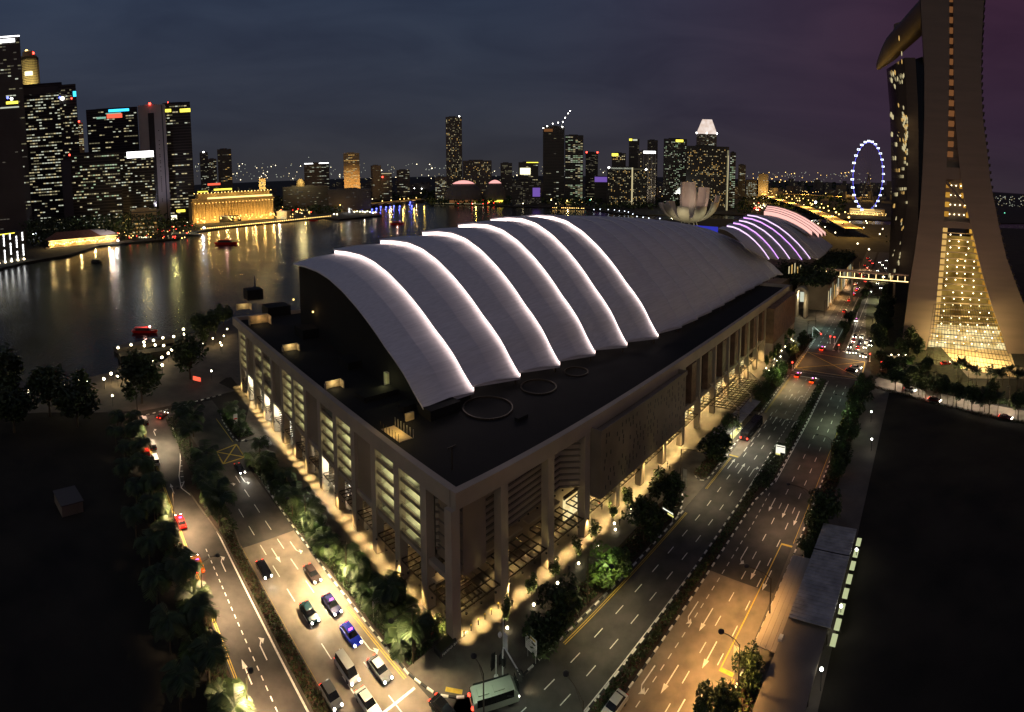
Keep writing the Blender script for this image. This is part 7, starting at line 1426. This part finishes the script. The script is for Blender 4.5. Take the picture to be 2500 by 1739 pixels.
for k in range(22):
    away = k % 2; u = 345 + k * 7.5 + rr.random() * 4; car('tiny car in the far traffic beyond the footbridge, %s from the footbridge' % ordinal(k), Bw(u, (-48.5 + 3.2 * (k % 3)) if away else (-35.5 + 3.2 * (k % 3))), uB if away else -uB, rr.choice(('paint_black', 'paint_white', 'paint_silver')), 'sedan', True, False, 0 if away else 120, 'far traffic beyond the footbridge', None, bool(away and k % 4 == 1)).scale = (1.15,) * 3
hwd = [(A_f[i], (A_f[i + 1] - A_f[i]).normalized()) for i in range(len(A_f) - 1)]
for k in range(12):
    p, d = hwd[(k * 5 + 2) % 16]; n_ = Vector((-d.y, d.x, 0)); s = -1 if k % 2 else 1; c = car('tiny car on the elevated highway, %s in order' % ordinal(k), p + d * rr.random() * 20 + n_ * 6 * s, d * s, 'paint_black', 'sedan', True, False, 0, 'cars on the elevated highway'); c.location.z = 12.05; c.scale = (1.6, 1.6, 1.6)
# buses
def bus(label, p, d, paint, L=12, h=3.1, glow=False):
    t = thing('bus', label, 'bus', Vector((p.x, p.y, .06)), math.atan2(d.y, d.x), 'buses'); b = MB(); extr(b, [(-L / 2, .4), (-L / 2 - .05, h - .3), (-L / 2 + .3, h), (L / 2 - .5, h), (L / 2, h - .5), (L / 2 + .1, .5), (L / 2, .35)], [(-1.25, .97), (-1.18, 1), (1.18, 1), (1.25, .97)]); b.build('body', paint, t)
    for s in (-1, 1): g = MB(); g.obox((-L / 2 + .5, s * 1.26 - .02, 1.35), (L - 1.2, 0, 0), (0, .04, 0), (0, 0, 1.1)); g.build('window', 'car_glass', t)
    g = MB(); g.obox((L / 2 + .04, -1.05, 1.2), (.06, 0, 0), (0, 2.1, 0), (0, 0, 1.4)); g.build('windscreen', 'car_glass', t); g = MB(); g.obox((-L / 2 - .1, -.9, 1.6), (.06, 0, 0), (0, 1.8, 0), (0, 0, .9)); g.build('rear_window', 'car_glass', t)
    for x in (-L * .3, L * .32):
        for y in (-1.1, 1.1): w = MB(); w.lathe([(.2, -.14), (.48, -.14), (.48, .14), (.2, .14)], 10); w.v = [(a + x, c + y, bb + .48) for a, bb, c in w.v]; w.build('wheel', 'rubber', t)
    for y in (-1, 1): g = MB(); g.ball((-L / 2 - .1, y, 1.25), .24, 0, 7, 5); g.build('tail_light', 'tail_light', t); g = MB(); g.ball((L / 2 + .1, y * .9, .75), .16, 0, 6, 4); g.build('headlight', 'head_light', t)
    for x in (-L * .25, L * .1): g = MB(); g.box((x, 0, h + .08), (1.6, 1.1, .16)); g.build('roof_unit', paint, t)
    light('POINT', t.location - d.normalized() * (L / 2 + .8) + UP * 1.2, 22, (1, .08, .06), None, .1); light('SPOT', t.location + d.normalized() * (L / 2 + .3) + UP * .8, 500, (1, .85, .5), None, .1, 80, .7, t.location + d.normalized() * 18)
    return t
bus('dark bus with red rear lights standing at the lit bus stop', Bw(136.5, -50.9), uB, 'paint_black')
wd = (G(1245, 1690, 0) - G(1140, 1722, 0)).normalized(); wb = G(1197, 1704, 0); bus('white bus rounding the paved corner at the bottom', wb - Vector((-wd.y, wd.x, 0)) * .9 + wd * .3, wd, 'paint_ghost', 6.6, 2.2)
car('black car at the bottom edge by the paved corner', G(1083, 1732, .8), dn, 'paint_black', 'sedan', True, False, 100, 'cars on the bright carriageway')
# pedestrians: one continuous body each
def person_mesh(seed, stride, top, legs):
    bm = bmesh.new(); sk = []
    V = {'hip': (0, 0, .93), 'chest': (0, 0, 1.30), 'neck': (0, 0, 1.48), 'head': (0, .02, 1.66), 'top': (0, .02, 1.74), 'shl': (.19, 0, 1.42), 'ell': (.25, -.05 - stride * .2, 1.14), 'hal': (.25, .08 - stride * .25, .90), 'shr': (-.19, 0, 1.42), 'elr': (-.25, -.05 + stride * .2, 1.14), 'har': (-.25, .08 + stride * .25, .90),
         'hl': (.09, 0, .88), 'kl': (.1, stride * .28, .50), 'al': (.1, stride * .35 - .05, .09), 'tl': (.1, stride * .35 + .13, .04), 'hr': (-.09, 0, .88), 'kr': (-.1, -stride * .16, .50), 'ar': (-.1, -stride * .45, .10), 'tr': (-.1, -stride * .45 + .16, .04)}
    rad = dict(hip=.15, chest=.16, neck=.06, head=.105, top=.07, shl=.065, ell=.05, hal=.04, shr=.065, elr=.05, har=.04, hl=.09, kl=.065, al=.045, tl=.04, hr=.09, kr=.065, ar=.045, tr=.04)
    E_ = [('hip', 'chest'), ('chest', 'neck'), ('neck', 'head'), ('head', 'top'), ('chest', 'shl'), ('shl', 'ell'), ('ell', 'hal'), ('chest', 'shr'), ('shr', 'elr'), ('elr', 'har'), ('hip', 'hl'), ('hl', 'kl'), ('kl', 'al'), ('al', 'tl'), ('hip', 'hr'), ('hr', 'kr'), ('kr', 'ar'), ('ar', 'tr')]
    ks = list(V); me = bpy.data.meshes.new('body'); me.from_pydata([V[k] for k in ks], [(ks.index(a), ks.index(b)) for a, b in E_], []); o = bpy.data.objects.new('body_rig', me); COL.objects.link(o); md = o.modifiers.new('skin', 'SKIN'); me.skin_vertices
    for k, v in zip(ks, me.skin_vertices[0].data): v.radius = (rad[k], rad[k] * (.75 if k in ('chest', 'hip') else 1)); v.use_root = (k == 'hip')
    sb = o.modifiers.new('sub', 'SUBSURF'); sb.levels = 1; sb.render_levels = 1
    dg = bpy.context.evaluated_depsgraph_get(); m2 = bpy.data.meshes.new_from_object(o.evaluated_get(dg)); bpy.data.objects.remove(o); m2.name = 'body'; m2.materials.clear()
    for q in (top, legs, 'skin'): m2.materials.append(MATS[q])
    for f in m2.polygons: z = f.center.z; f.material_index = 2 if z > 1.5 or (z < 1.0 and abs(f.center.x) > .2 and z > .82) else (0 if z > .92 else 1)
    return m2
PM = [person_mesh(1, 1, 'cloth_pale', 'cloth_dark'), person_mesh(2, -1, 'cloth_red', 'cloth_dark'), person_mesh(3, .3, 'cloth_dark', 'cloth_dark')]
cN = crop(1050, 1150, 3.55); cM = crop(1300, 900, 3.55); cK = crop(750, 950, 2.4575)
pl_ = [(*cN((710, 1150))[0], 2, 'person in dark clothes under the arcade right of the second column'), (*cN((1248, 815))[0], 2, 'person in dark clothes walking between two lit saplings'), (*cN((1203, 850))[0], 2, 'person in dark clothes near the fourth lit sapling'), (*cN((18, 1440))[0], 1, 'person in a red top on the left arcade by the planter'), (*cK((752, 1490))[0], 2, 'person in dark clothes standing by the corner planter'),
       (*cK((612, 1300))[0], 1, 'person in a red top on the left arcade halfway along'), (*cM((578, 1175))[0], 1, 'person in a red top under the hanging box at its near end'), (*cM((600, 1195))[0], 2, 'person in dark clothes beside the red top under the hanging box'), (*cM((1170, 835))[0], 2, 'left person of the pair walking before the far lobby'), (*cM((1188, 865))[0], 2, 'right person of the pair walking before the far lobby'), (*cM((755, 1333))[0], 2, 'person in dark clothes by the twin ground lamps'), (*cK((437, 960))[0], 2, 'person in dark clothes on the left arcade at the seventh column')]
for k, (x, y, m, lb) in enumerate(pl_):
    p = G(x, y, .9); t = thing('person', lb, 'person', Vector((p.x, p.y, .13)), k * 1.3, 'people before the hall'); put(PM[(m + (0 if k % 4 else 0)) % 3], 'body', t); hb = MB(); hb.ball((0, -.01, 1.72), .105, 0, 8, 5, .7); hb.build('hair', 'black_metal', t)
